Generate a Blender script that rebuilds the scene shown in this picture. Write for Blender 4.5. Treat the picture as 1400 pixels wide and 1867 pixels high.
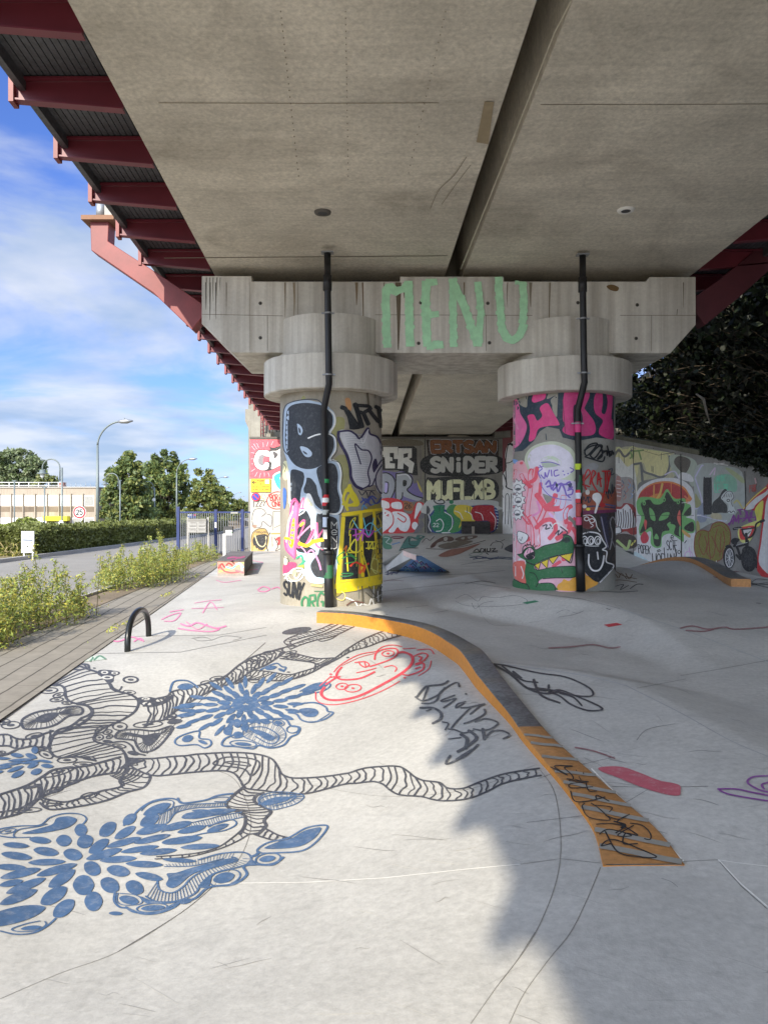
import bpy, bmesh, math, random
import numpy as np
from mathutils import Vector, Matrix
from mathutils.geometry import delaunay_2d_cdt
random.seed(7); rng = np.random.default_rng(11)
S = bpy.context.scene
for o in list(bpy.data.objects): bpy.data.objects.remove(o)
# ---------------------------------------------------------------- camera
E = 1.6; F = 1380.0; CX = 700.0; CY = 933.5          # eye height, focal length and centre in photo pixels
cam = bpy.data.cameras.new("camera"); co = bpy.data.objects.new("camera", cam); S.collection.objects.link(co)
co.location = (0, 0, E); co.rotation_euler = (math.radians(90), 0, 0)
cam.sensor_fit = 'VERTICAL'; cam.sensor_height = 36; cam.lens = 36*F/1867; cam.clip_end = 3000; cam.clip_start = 0.05
S.camera = co
# ---------------------------------------------------------------- light
SUN_EL = math.radians(31); SUN_AZ = math.atan2(-0.3486, -0.937)
sd = Vector((math.sin(SUN_AZ)*math.cos(SUN_EL), math.cos(SUN_AZ)*math.cos(SUN_EL), math.sin(SUN_EL)))
sl = bpy.data.lights.new("sun", 'SUN'); sl.energy = 3.8; sl.angle = math.radians(0.5); sl.color = (1.0, .91, .76)
so = bpy.data.objects.new("sun", sl); S.collection.objects.link(so); so.rotation_euler = sd.to_track_quat('Z', 'Y').to_euler()
S.view_settings.view_transform = 'Standard'; S.view_settings.look = 'None'; S.view_settings.gamma = 1
S.view_settings.exposure = .8
W = bpy.data.worlds.new("World"); S.world = W; W.use_nodes = True
nt = W.node_tree; nt.nodes.clear()
def N(nt, t, **k):
    n = nt.nodes.new(t)
    for a, b in k.items():
        if a == 'i':
            for kk, v in b.items(): n.inputs[kk].default_value = v
        else: setattr(n, a, b)
    return n
L = lambda nt, a, b: nt.links.new(a, b)
def ramp(nt, src, stops, interp='LINEAR'):
    r = N(nt, 'ShaderNodeValToRGB'); L(nt, src, r.inputs[0]); cr = r.color_ramp; cr.interpolation = interp
    while len(cr.elements) < len(stops): cr.elements.new(.5)
    for e, (p, c) in zip(cr.elements, stops):
        e.position = p; e.color = (c, c, c, 1) if not hasattr(c, '__len__') else (*c, 1)
    return r
sky = N(nt, 'ShaderNodeTexSky', sky_type='NISHITA', sun_disc=False, sun_elevation=SUN_EL, sun_rotation=SUN_AZ % (2*math.pi))
sky.air_density = 1.0; sky.dust_density = .6; sky.ozone_density = 2.5
tc = N(nt, 'ShaderNodeTexCoord'); sep = N(nt, 'ShaderNodeSeparateXYZ'); L(nt, tc.outputs['Generated'], sep.inputs[0])
# clouds live on a flat layer overhead: direction divided by its height
zc = N(nt, 'ShaderNodeMath', operation='MAXIMUM', i={1: .0}); L(nt, sep.outputs[2], zc.inputs[0])
za = N(nt, 'ShaderNodeMath', operation='ADD', i={1: .16}); L(nt, zc.outputs[0], za.inputs[0])
dx = N(nt, 'ShaderNodeMath', operation='DIVIDE'); L(nt, sep.outputs[0], dx.inputs[0]); L(nt, za.outputs[0], dx.inputs[1])
dy = N(nt, 'ShaderNodeMath', operation='DIVIDE'); L(nt, sep.outputs[1], dy.inputs[0]); L(nt, za.outputs[0], dy.inputs[1])
cb = N(nt, 'ShaderNodeCombineXYZ', i={2: 3.1}); L(nt, dx.outputs[0], cb.inputs[0]); L(nt, dy.outputs[0], cb.inputs[1])
mpw = N(nt, 'ShaderNodeMapping', i={'Location': (2.3, 1.2, 0), 'Scale': (.8, .8, 1)}); L(nt, cb.outputs[0], mpw.inputs[0])
n1 = N(nt, 'ShaderNodeTexNoise', i={'Scale': 1.1, 'Detail': 9, 'Roughness': .55, 'Distortion': .35}); L(nt, mpw.outputs[0], n1.inputs['Vector'])
# more cloud low down, clear blue high up
zr = ramp(nt, sep.outputs[2], [(0, .0), (.10, .0), (.27, .0), (.37, 0), (.44, 0)])
for e_, v_ in zip(zr.color_ramp.elements, (.20, .27, .33, .10, .0)): e_.color = (v_, v_, v_, 1)
ad = N(nt, 'ShaderNodeMath', operation='ADD'); L(nt, n1.outputs[0], ad.inputs[0]); L(nt, zr.outputs[0], ad.inputs[1])
cr = ramp(nt, ad.outputs[0], [(.66, 0), (.84, .85), (1., .95)])
cr.color_ramp.interpolation = 'EASE'
n2 = N(nt, 'ShaderNodeTexNoise', i={'Scale': 3.0, 'Detail': 5}); L(nt, mpw.outputs[0], n2.inputs['Vector'])
cc = ramp(nt, n2.outputs[0], [(.35, (1.75, 2.25, 3.0)), (.65, (3.3, 3.45, 3.7))])
mx = N(nt, 'ShaderNodeMixRGB'); L(nt, cr.outputs[0], mx.inputs[0]); skt = N(nt, 'ShaderNodeMixRGB', blend_type='MULTIPLY', i={0: 1, 2: (.40, .50, .84, 1)}); L(nt, sky.outputs[0], skt.inputs[1]); L(nt, skt.outputs[0], mx.inputs[1]); L(nt, cc.outputs[0], mx.inputs[2])
sdv = N(nt, 'ShaderNodeVectorMath', operation='DOT_PRODUCT', i={1: tuple(sd)}); L(nt, tc.outputs['Generated'], sdv.inputs[0])
glow = ramp(nt, sdv.outputs['Value'], [(0, 0), (.15, .0), (.75, .8), (1, 1)])
gz_ = N(nt, 'ShaderNodeMath', operation='GREATER_THAN', i={1: -.02}); L(nt, sep.outputs[2], gz_.inputs[0])
gm_ = N(nt, 'ShaderNodeMath', operation='MULTIPLY'); L(nt, glow.outputs[0], gm_.inputs[0]); L(nt, gz_.outputs[0], gm_.inputs[1])
mg = N(nt, 'ShaderNodeMixRGB', i={2: (9.0, 10.4, 12.9, 1)}); L(nt, gm_.outputs[0], mg.inputs[0]); L(nt, mx.outputs[0], mg.inputs[1]); mx = mg
bg = N(nt, 'ShaderNodeBackground', i={'Strength': .15}); L(nt, mx.outputs[0], bg.inputs[0])
wo = N(nt, 'ShaderNodeOutputWorld'); L(nt, bg.outputs[0], wo.inputs[0])

# ---------------------------------------------------------------- materials
def s2l(c):
    return tuple((v/255/12.92 if v/255 <= .04045 else ((v/255+.055)/1.055)**2.4) for v in c)
MATS = {}
def newmat(name):
    m = bpy.data.materials.new(name); m.use_nodes = True; t = m.node_tree; t.nodes.clear()
    b = N(t, 'ShaderNodeBsdfPrincipled'); o = N(t, 'ShaderNodeOutputMaterial'); L(t, b.outputs[0], o.inputs[0])
    c = N(t, 'ShaderNodeTexCoord'); return m, t, b, c.outputs['Object']
def plain(name, col, rough=.6, metal=0, var=.12, scale=6, bump=0):
    if name in MATS: return MATS[name]
    m, t, b, v = newmat(name)
    n = N(t, 'ShaderNodeTexNoise', i={'Scale': scale, 'Detail': 6, 'Roughness': .6}); L(t, v, n.inputs['Vector'])
    r = ramp(t, n.outputs[0], [(.3, tuple(x*(1-var) for x in col)), (.7, tuple(min(1, x*(1+var)) for x in col))])
    L(t, r.outputs[0], b.inputs['Base Color']); b.inputs['Roughness'].default_value = rough; b.inputs['Metallic'].default_value = metal
    if bump:
        bp = N(t, 'ShaderNodeBump', i={'Strength': bump, 'Distance': .01}); L(t, n.outputs[0], bp.inputs['Height']); L(t, bp.outputs[0], b.inputs['Normal'])
    MATS[name] = m; return m
def concrete(name, col, big=.10, fine=.06, streak=0., stain=0., board=0., scale=1., rough=.8, bump=.25, stain_col=(.10, .08, .06), speck=0.):
    if name in MATS: return MATS[name]
    m, t, b, v = newmat(name)
    def mul(a, bb):
        x = N(t, 'ShaderNodeMixRGB', blend_type='MULTIPLY', i={0: 1}); L(t, a, x.inputs[1]); L(t, bb, x.inputs[2]); return x.outputs[0]
    base = N(t, 'ShaderNodeRGB'); base.outputs[0].default_value = (*col, 1)
    a = N(t, 'ShaderNodeTexNoise', i={'Scale': .9*scale, 'Detail': 5, 'Roughness': .6, 'Distortion': .6}); L(t, v, a.inputs['Vector'])
    ra = ramp(t, a.outputs[0], [(.28, 1-big*1.6), (.72, 1+big*.6)])
    out = mul(base.outputs[0], ra.outputs[0])
    f = N(t, 'ShaderNodeTexNoise', i={'Scale': 26*scale, 'Detail': 6, 'Roughness': .7}); L(t, v, f.inputs['Vector'])
    rf = ramp(t, f.outputs[0], [(.3, 1-fine*2), (.7, 1+fine)])
    out = mul(out, rf.outputs[0])
    if speck:
        mm = N(t, 'ShaderNodeTexNoise', i={'Scale': 5*scale, 'Detail': 8, 'Roughness': .75, 'Distortion': 1.5}); L(t, v, mm.inputs['Vector'])
        rm = ramp(t, mm.outputs[0], [(.36, 1-speck), (.46, 1), (.6, 1), (.7, 1+speck*.25)]); out = mul(out, rm.outputs[0])
    if streak:
        mp = N(t, 'ShaderNodeMapping', i={'Scale': (5.5, 5.5, .22)}); L(t, v, mp.inputs[0])
        s = N(t, 'ShaderNodeTexNoise', i={'Scale': 1, 'Detail': 5, 'Roughness': .6}); L(t, mp.outputs[0], s.inputs['Vector'])
        rs = ramp(t, s.outputs[0], [(.40, 0), (.66, streak)])
        x = N(t, 'ShaderNodeMixRGB', i={2: (*stain_col, 1)}); L(t, rs.outputs[0], x.inputs[0]); L(t, out, x.inputs[1]); out = x.outputs[0]
    if stain:
        s = N(t, 'ShaderNodeTexNoise', i={'Scale': .55*scale, 'Detail': 7, 'Roughness': .65, 'Distortion': 1.2}); L(t, v, s.inputs['Vector'])
        rs = ramp(t, s.outputs[0], [(.52, 0), (.72, stain)])
        x = N(t, 'ShaderNodeMixRGB', i={2: (*stain_col, 1)}); L(t, rs.outputs[0], x.inputs[0]); L(t, out, x.inputs[1]); out = x.outputs[0]
    if board:      # shutter-board bands across the soffit
        mp = N(t, 'ShaderNodeMapping', i={'Scale': (.35, 9, 1)}); L(t, v, mp.inputs[0])
        s = N(t, 'ShaderNodeTexNoise', i={'Scale': 1, 'Detail': 4, 'Roughness': .7}); L(t, mp.outputs[0], s.inputs['Vector'])
        rs = ramp(t, s.outputs[0], [(.35, 1-board), (.65, 1+board*.6)]); out = mul(out, rs.outputs[0])
    L(t, out, b.inputs['Base Color']); b.inputs['Roughness'].default_value = rough
    if bump:
        bp = N(t, 'ShaderNodeBump', i={'Strength': bump, 'Distance': .006}); L(t, f.outputs[0], bp.inputs['Height']); L(t, bp.outputs[0], b.inputs['Normal'])
    MATS[name] = m; return m
def paint(rgb, name=None, rough=.55, var=.10, wear=0.):
    """spray or brush paint, colour given as it looks in sRGB"""
    key = 'paint_%d_%d_%d' % tuple(rgb) + ('w%d' % (wear*100) if wear else '')
    if key in MATS: return MATS[key]
    m, t, b, v = newmat(key); col = s2l(rgb)
    n = N(t, 'ShaderNodeTexNoise', i={'Scale': 7, 'Detail': 7, 'Roughness': .7}); L(t, v, n.inputs['Vector'])
    r = ramp(t, n.outputs[0], [(.3, tuple(x*(1-var*1.3) for x in col)), (.7, tuple(min(1, x*(1+var)+.006) for x in col))])
    out = r.outputs[0]
    if wear:       # rubbed through to the pale concrete
        w = N(t, 'ShaderNodeTexNoise', i={'Scale': 22, 'Detail': 6, 'Roughness': .8}); L(t, v, w.inputs['Vector'])
        rw = ramp(t, w.outputs[0], [(.5, 0), (.72, wear)])
        x = N(t, 'ShaderNodeMixRGB', i={2: (.5, .49, .46, 1)}); L(t, rw.outputs[0], x.inputs[0]); L(t, out, x.inputs[1]); out = x.outputs[0]
    L(t, out, b.inputs['Base Color']); b.inputs['Roughness'].default_value = rough
    MATS[key] = m; return m

# ---------------------------------------------------------------- mesh helpers
class MB:
    def __init__(s): s.v = []; s.f = []; s.mi = []; s.mats = []; s.sm = []
    def slot(s, m):
        if m not in s.mats: s.mats.append(m)
        return s.mats.index(m)
    def add(s, vs, fs, m, smooth=False):
        k = len(s.v); i = s.slot(m); s.v += [tuple(map(float, p)) for p in vs]
        for f in fs: s.f.append(tuple(k+a for a in f)); s.mi.append(i); s.sm.append(smooth)
    def box(s, a, b, m):
        (x0, y0, z0), (x1, y1, z1) = a, b
        s.hexa([(x0,y0,z0),(x1,y0,z0),(x1,y1,z0),(x0,y1,z0),(x0,y0,z1),(x1,y0,z1),(x1,y1,z1),(x0,y1,z1)], m)
    def hexa(s, p, m): s.add(p, [(0,3,2,1),(4,5,6,7),(0,1,5,4),(1,2,6,5),(2,3,7,6),(3,0,4,7)], m)
    def prism(s, poly, ax, t0, t1, m):
        """extrude polygon of (a,b) along axis ax from t0 to t1"""
        def P(a, b, t): return (a, t, b) if ax == 'y' else ((t, a, b) if ax == 'x' else (a, b, t))
        n = len(poly); vs = [P(a, b, t0) for a, b in poly] + [P(a, b, t1) for a, b in poly]
        s.add(vs, [tuple(range(n)), tuple(range(2*n-1, n-1, -1))] + [(i, n+i, n+(i+1) % n, (i+1) % n) for i in range(n)], m)
    def tube(s, pts, r, m, n=10, cap=True, smooth=True):
        pts = [Vector(p) for p in pts]; rs = r if hasattr(r, '__len__') else [r]*len(pts)
        vs = []; up = None
        for i, p in enumerate(pts):
            d = (pts[min(i+1, len(pts)-1)] - pts[max(i-1, 0)]).normalized()
            if up is None: up = Vector((1, 0, 0)) if abs(d.x) < .9 else Vector((0, 1, 0))
            a = (up - d*up.dot(d)).normalized(); b = d.cross(a); up = a
            vs += [p + (a*math.cos(2*math.pi*k/n) + b*math.sin(2*math.pi*k/n))*rs[i] for k in range(n)]
        fs = [(i*n+k, i*n+(k+1) % n, (i+1)*n+(k+1) % n, (i+1)*n+k) for i in range(len(pts)-1) for k in range(n)]
        if cap: fs += [tuple(range(n-1, -1, -1)), tuple((len(pts)-1)*n+k for k in range(n))]
        s.add(vs, fs, m, smooth)
    def lathe(s, c, prof, m, n=48, smooth=True):
        """prof: (radius, z) pairs round a vertical axis at c=(x,y)"""
        vs = [(c[0]+r*math.cos(2*math.pi*k/n), c[1]+r*math.sin(2*math.pi*k/n), z) for r, z in prof for k in range(n)]
        s.add(vs, [(i*n+k, i*n+(k+1) % n, (i+1)*n+(k+1) % n, (i+1)*n+k) for i in range(len(prof)-1) for k in range(n)], m, smooth)
    def build(s, name, parent=None, bevel=0):
        me = bpy.data.meshes.new(name); me.from_pydata(s.v, [], s.f)
        for m in s.mats: me.materials.append(m)
        me.polygons.foreach_set('material_index', s.mi); me.polygons.foreach_set('use_smooth', s.sm); me.update()
        o = bpy.data.objects.new(name, me); S.collection.objects.link(o)
        if bevel:
            bv = o.modifiers.new('bevel', 'BEVEL'); bv.width = bevel; bv.segments = 2; bv.limit_method = 'ANGLE'
        if parent: o.parent = parent; o.matrix_parent_inverse = Matrix.Translation(-parent.location)
        return o
def empty(name, loc, label, cat, group=None):
    o = bpy.data.objects.new(name, None); S.collection.objects.link(o); o.location = loc; o.empty_display_size = .2
    return tag(o, label, cat, group)
def tag(o, label, cat, group=None, kind=None):
    o['label'] = label; o['category'] = cat
    if group: o['group'] = group
    if kind: o['kind'] = kind
    return o
def struct(o): o['kind'] = 'structure'; return o
def leaves(name, C, size, mats, parent=None, flat=.0, aspect=.55, seed=1, up=0.3):
    """leaf-shaped faces at points C (n,3)"""
    r = np.random.default_rng(seed); n = len(C); sz = size*(.6+.8*r.random(n))[:, None]
    a = r.normal(size=(n, 3)); a[:, 2] *= (1-flat); a /= np.linalg.norm(a, axis=1)[:, None]
    h = r.normal(size=(n, 3)); h[:, 2] += up
    b = np.cross(a, h); b /= np.linalg.norm(b, axis=1)[:, None] + 1e-9
    V = np.stack([C-a*sz, C-b*sz*aspect+a*sz*.1, C+a*sz, C+b*sz*aspect+a*sz*.1], 1).reshape(-1, 3)
    me = bpy.data.meshes.new(name); me.vertices.add(4*n); me.vertices.foreach_set('co', V.ravel())
    me.loops.add(4*n); me.loops.foreach_set('vertex_index', np.arange(4*n)); me.polygons.add(n)
    me.polygons.foreach_set('loop_start', np.arange(0, 4*n, 4)); me.polygons.foreach_set('loop_total', np.full(n, 4))
    if not isinstance(mats, (list, tuple)): mats = [mats]
    for m in mats: me.materials.append(m)
    me.polygons.foreach_set('material_index', r.integers(0, len(mats), n)); me.update(); me.validate()
    o = bpy.data.objects.new(name, me); S.collection.objects.link(o)
    if parent: o.parent = parent; o.matrix_parent_inverse = Matrix.Translation(-parent.location)
    return o
def leafmat(name, c, var=.35, scale=1.2, trans=.25):
    if name in MATS: return MATS[name]
    m, t, b, v = newmat(name)
    n = N(t, 'ShaderNodeTexNoise', i={'Scale': scale, 'Detail': 5, 'Roughness': .7}); L(t, v, n.inputs['Vector'])
    r = ramp(t, n.outputs[0], [(.3, tuple(x*(1-var) for x in c)), (.7, tuple(x*(1+var) for x in c))])
    L(t, r.outputs[0], b.inputs['Base Color']); b.inputs['Roughness'].default_value = .55
    tr = N(t, 'ShaderNodeBsdfTranslucent'); L(t, r.outputs[0], tr.inputs[0]); ms = N(t, 'ShaderNodeMixShader', i={0: trans})
    L(t, b.outputs[0], ms.inputs[1]); L(t, tr.outputs[0], ms.inputs[2]); L(t, ms.outputs[0], t.nodes['Material Output'].inputs[0])
    MATS[name] = m; return m

# ---------------------------------------------------------------- ground height of the skate park
def sm(x, a, b):
    t = np.clip((x-a)/(b-a), 0, 1); return t*t*(3-2*t)
def g(x, y):
    x = np.asarray(x, float); y = np.asarray(y, float)
    dx = x+2.0; dy = y-4.3; s = .62+.14*sm(-x, .5, 2.2)
    r = np.hypot(dx, np.where(dy > 0, dy*s, dy*.95))
    z = -.25+.30*sm(r, 1.2, 3.2) - .05*sm(r, 3.4, 6)
    z = z*sm(x+3.19+.116*(y-6.3), .05, 1.5)
    z = z + .13*sm(y, 9.5, 11.2)*(1-sm(y, 14, 18))*sm(x, -3.6, -2)*(1-sm(x, .5, 2))
    # raised platform under the right column with its bank, crest and the roll-over beside the ledge
    xc = np.interp(y, [4, 9.6, 10.6, 11.8, 14, 20], [3.3, 3.3, 3.0, 1.9, 1.7, 1.7]); xf = xc-np.interp(y, [6, 8.4, 10, 12], [.35, .45, .9, 1.1])
    z = z + .36*sm(y, 6.4, 11.2)*(1-sm(y, 14.5, 18.5))*np.clip((x-xf)/(xc-xf), 0, 1)*(1-.5*sm(x, 6.5, 9))
    s2 = x-np.interp(y, [2.4, 4.64, 6.54, 7.5, 8.2], [2.7, 2.35, 2.08, 1.2, .9])
    z = z + .11*np.where(s2 < 0, np.clip(1+s2/1.15, 0, 1), np.clip(1-s2/.8, 0, 1))*sm(y, 2.4, 4.6)*(1-sm(y, 6.9, 8.2))
    z = z + .26*np.exp(-((x-4.15)/.5)**2-((y-13.5)/.8)**2)
    z = z + .30*np.exp(-((x-5.9)/1.0)**2-((y-15.6)/1.9)**2)
    z = z + .72*sm(y, 23.5, 30.3)*sm(x, -2.6, -.4)
    return z
def gn(x, y):
    e = .02; a = (g(x+e, y)-g(x-e, y))/(2*e); b = (g(x, y+e)-g(x, y-e))/(2*e)
    n = np.stack([-a, -b, np.ones_like(a)], -1); return n/np.linalg.norm(n, axis=-1, keepdims=True)
TG = np.geomspace(1.2, 60, 500)
def pj_ground(P, hf=None, lift=0):
    """photo pixels (n,2) -> points and normals on the ground surface"""
    hf = hf or g
    P = np.asarray(P, float); d = np.stack([(P[:, 0]-CX)/F, np.ones(len(P)), (CY-P[:, 1])/F], 1)
    X = d[:, 0, None]*TG; Y = np.broadcast_to(TG, X.shape); Z = E+d[:, 2, None]*TG
    below = Z < hf(X, Y)+lift; k = np.argmax(below, 1); k = np.where(below.any(1), np.maximum(k, 1), len(TG)-1)
    a = TG[k-1]; b = TG[k]
    for _ in range(22):
        m = (a+b)/2; bl = E+d[:, 2]*m < hf(d[:, 0]*m, m)+lift; b = np.where(bl, m, b); a = np.where(bl, a, m)
    x = d[:, 0]*b; return np.stack([x, b, hf(x, b)+lift], 1), gn(x, b)
def pj_cyl(c, R):
    def f(P):
        P = np.asarray(P, float); dx = (P[:, 0]-CX)/F; dz = (CY-P[:, 1])/F
        A = dx*dx+1; B = -2*(dx*c[0]+c[1]); Cc = c[0]**2+c[1]**2-R*R
        D = B*B-4*A*Cc; t = np.where(D > 0, (-B-np.sqrt(np.maximum(D, 0)))/(2*A), -B/(2*A))
        p = np.stack([dx*t, t, E+dz*t], 1); n = np.stack([(p[:, 0]-c[0]), (p[:, 1]-c[1]), 0*t], 1); n /= np.linalg.norm(n, axis=1)[:, None]
        p[:, 0] = c[0]+n[:, 0]*R; p[:, 1] = c[1]+n[:, 1]*R
        return p, n
    return f
def pj_plane(o, n):
    o = np.array(o, float); n = np.array(n, float); n /= np.linalg.norm(n)
    def f(P):
        P = np.asarray(P, float); d = np.stack([(P[:, 0]-CX)/F, np.ones(len(P)), (CY-P[:, 1])/F], 1)
        t = ((o-np.array([0, 0, E]))@n)/(d@n); p = np.array([0, 0, E])+d*t[:, None]
        return p, np.broadcast_to(n, p.shape)
    return f
def smooth_line(pts, closed=False, sub=6):
    P = np.asarray(pts, float); n = len(P)
    if n < 3: return P
    out = []
    rngi = range(n if closed else n-1)
    for i in rngi:
        if closed: p0, p1, p2, p3 = P[(i-1) % n], P[i], P[(i+1) % n], P[(i+2) % n]
        else: p0, p1, p2, p3 = P[max(i-1, 0)], P[i], P[i+1], P[min(i+2, n-1)]
        for k in range(sub):
            t = k/sub
            out.append(.5*((2*p1)+(-p0+p2)*t+(2*p0-5*p1+4*p2-p3)*t*t+(-p0+3*p1-3*p2+p3)*t**3))
    if not closed: out.append(P[-1])
    return np.array(out)
def dens(P, step):
    out = [P[0]]
    for a, b in zip(P[:-1], P[1:]):
        k = max(1, int(np.ceil(np.linalg.norm(b-a)/step)))
        out += [a+(b-a)*(i/k) for i in range(1, k+1)]
    return np.array(out)
class Art:
    """paint on a surface: outlines given in photo pixels, laid on the real surface as thin coats"""
    def __init__(s, mb, pj, off=.003, inc=.00006, step=6, ky=1., gx=8, gy=8, grid=True):
        s.mb = mb; s.pj = pj; s.off = off; s.inc = inc; s.step = step; s.ky = ky; s.gx = gx; s.gy = gy; s.grid = grid
        s.ox = s.oy = 0; s.sc = 1.; s.wear = 0
    def at(s, ox, oy, sc=1.): s.ox, s.oy, s.sc = ox, oy, sc; return s
    def T(s, pts): return np.asarray(pts, float)/s.sc+np.array([s.ox, s.oy])
    gain = 1.
    def M(s, c):
        if not isinstance(c, tuple): return c
        if s.gain != 1:
            l = [min(.80, v*s.gain) for v in s2l(c)]; c = tuple(int(round(255*(1.055*v**(1/2.4)-.055 if v > .0031 else v*12.92))) for v in l)
        return paint(c, wear=s.wear)
    finc = 0
    def put(s, V, fs, c, ramp_=None):
        p, n = s.pj(V); s.off += s.inc + (s.finc if ramp_ is None else 0)
        o = s.off + (0 if ramp_ is None else ramp_*s.inc*.9)
        q = p+n*(o if np.isscalar(o) else o[:, None]); s.mb.add(q, fs, s.M(c), False)
    def fill(s, pts, c, smooth=True, raw=False):
        P = np.asarray(pts, float) if raw else s.T(pts)
        if smooth: P = smooth_line(P, True, 5)
        n = len(P); P = dens(np.vstack([P, P[:1]]), s.step*1.3)[:-1]
        keep = [0]
        for i in range(1, len(P)):
            if np.abs(P[i]-P[keep[-1]]).max() > .15: keep.append(i)
        P = P[keep]; n = len(P)
        if n < 3: return
        V = [Vector(p) for p in P]
        if s.grid:
            x0, y0 = P.min(0); x1, y1 = P.max(0)
            gx = np.arange(x0+s.gx*.5, x1, s.gx); gy = np.arange(y0+s.gy*.5, y1, s.gy)
            V += [Vector((a, b)) for a in gx for b in gy]
        r = delaunay_2d_cdt(V, [], [list(range(n))], 1, 1e-4)
        if not r[2]: return
        vv = np.array([tuple(v) for v in r[0]]); fs = []
        for f in r[2]:
            a, b, cc_ = vv[f[0]], vv[f[1]], vv[f[2]]
            fs.append(tuple(f) if (b[0]-a[0])*(cc_[1]-a[1])-(b[1]-a[1])*(cc_[0]-a[0]) < 0 else tuple(f[::-1]))
        s.put(vv, fs, c)
    def stroke(s, pts, w, c, smooth=True, closed=False, taper=None, raw=False, cap=True):
        P = np.asarray(pts, float) if raw else s.T(pts)
        if smooth and len(P) > 2: P = smooth_line(P, closed, 6)
        if closed: P = np.vstack([P, P[:1]])
        P = dens(P, s.step)
        k = [0]
        for i in range(1, len(P)):
            if np.abs(P[i]-P[k[-1]]).max() > .05: k.append(i)
        P = P[k]
        if len(P) < 2: return
        D = np.gradient(P, axis=0)
        if closed: D[0] = D[-1] = (P[1]-P[-2])
        D /= np.linalg.norm(D, axis=1)[:, None]+1e-9
        Nn = np.stack([D[:, 1], -D[:, 0]], 1)
        u = np.linspace(0, 1, len(P)); ww = np.full(len(P), w/2.)
        if taper == 'both': ww = ww*(.15+.85*np.sin(np.pi*u)**.6)
        elif taper == 'end': ww = ww*(1-.85*u)
        elif hasattr(w, '__len__'): pass
        if not closed and cap and taper is None:      # rounded ends
            a = P[0]-D[0]*w*.28; b = P[-1]+D[-1]*w*.28
            P = np.vstack([a, P, b]); Nn = np.vstack([Nn[:1], Nn, Nn[-1:]]); ww = np.concatenate([[w*.3], ww, [w*.3]]); u = np.linspace(0, 1, len(P))
        O = Nn*ww[:, None]; O[:, 1] *= s.ky
        V = np.vstack([P+O, P-O]); n = len(P)
        fs = [(i, i+1, n+i+1, n+i) for i in range(n-1)]
        s.put(V, fs, c, np.concatenate([u, u]))
    def poly(s, pts, w, c): s.stroke(pts, w, c, smooth=False)
    def ell(s, cx, cy, rx, ry, rot=0, n=14):
        a = np.arange(n)*2*np.pi/n; r = math.radians(rot)
        x = rx*np.cos(a); y = ry*np.sin(a)
        return np.stack([cx+x*math.cos(r)-y*math.sin(r), cy+x*math.sin(r)+y*math.cos(r)], 1)
    def text(s, txt, quad, w, c, out=None, ow=0, gap=.2, smooth=False):
        """stroke lettering inside a quad (tl, tr, br, bl)"""
        tl, tr, br, bl = [np.array(q, float) for q in quad]; n = len(txt); adv = 1+gap
        tot = n*adv-gap; ls = []
        for i, ch in enumerate(txt):
            for st in FONT.get(ch, []):
                u = (i*adv+np.array([p[0] for p in st]))/tot; v = np.array([p[1] for p in st])
                p = ((1-u)*(1-v))[:, None]*tl+(u*(1-v))[:, None]*tr+(u*v)[:, None]*br+((1-u)*v)[:, None]*bl
                ls.append((p, smooth or len(st) > 5))
        if out is not None:
            for p, q in ls: s.stroke(p, w+ow*2, out, smooth=q)
        for p, q in ls: s.stroke(p, w, c, smooth=q)
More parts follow.
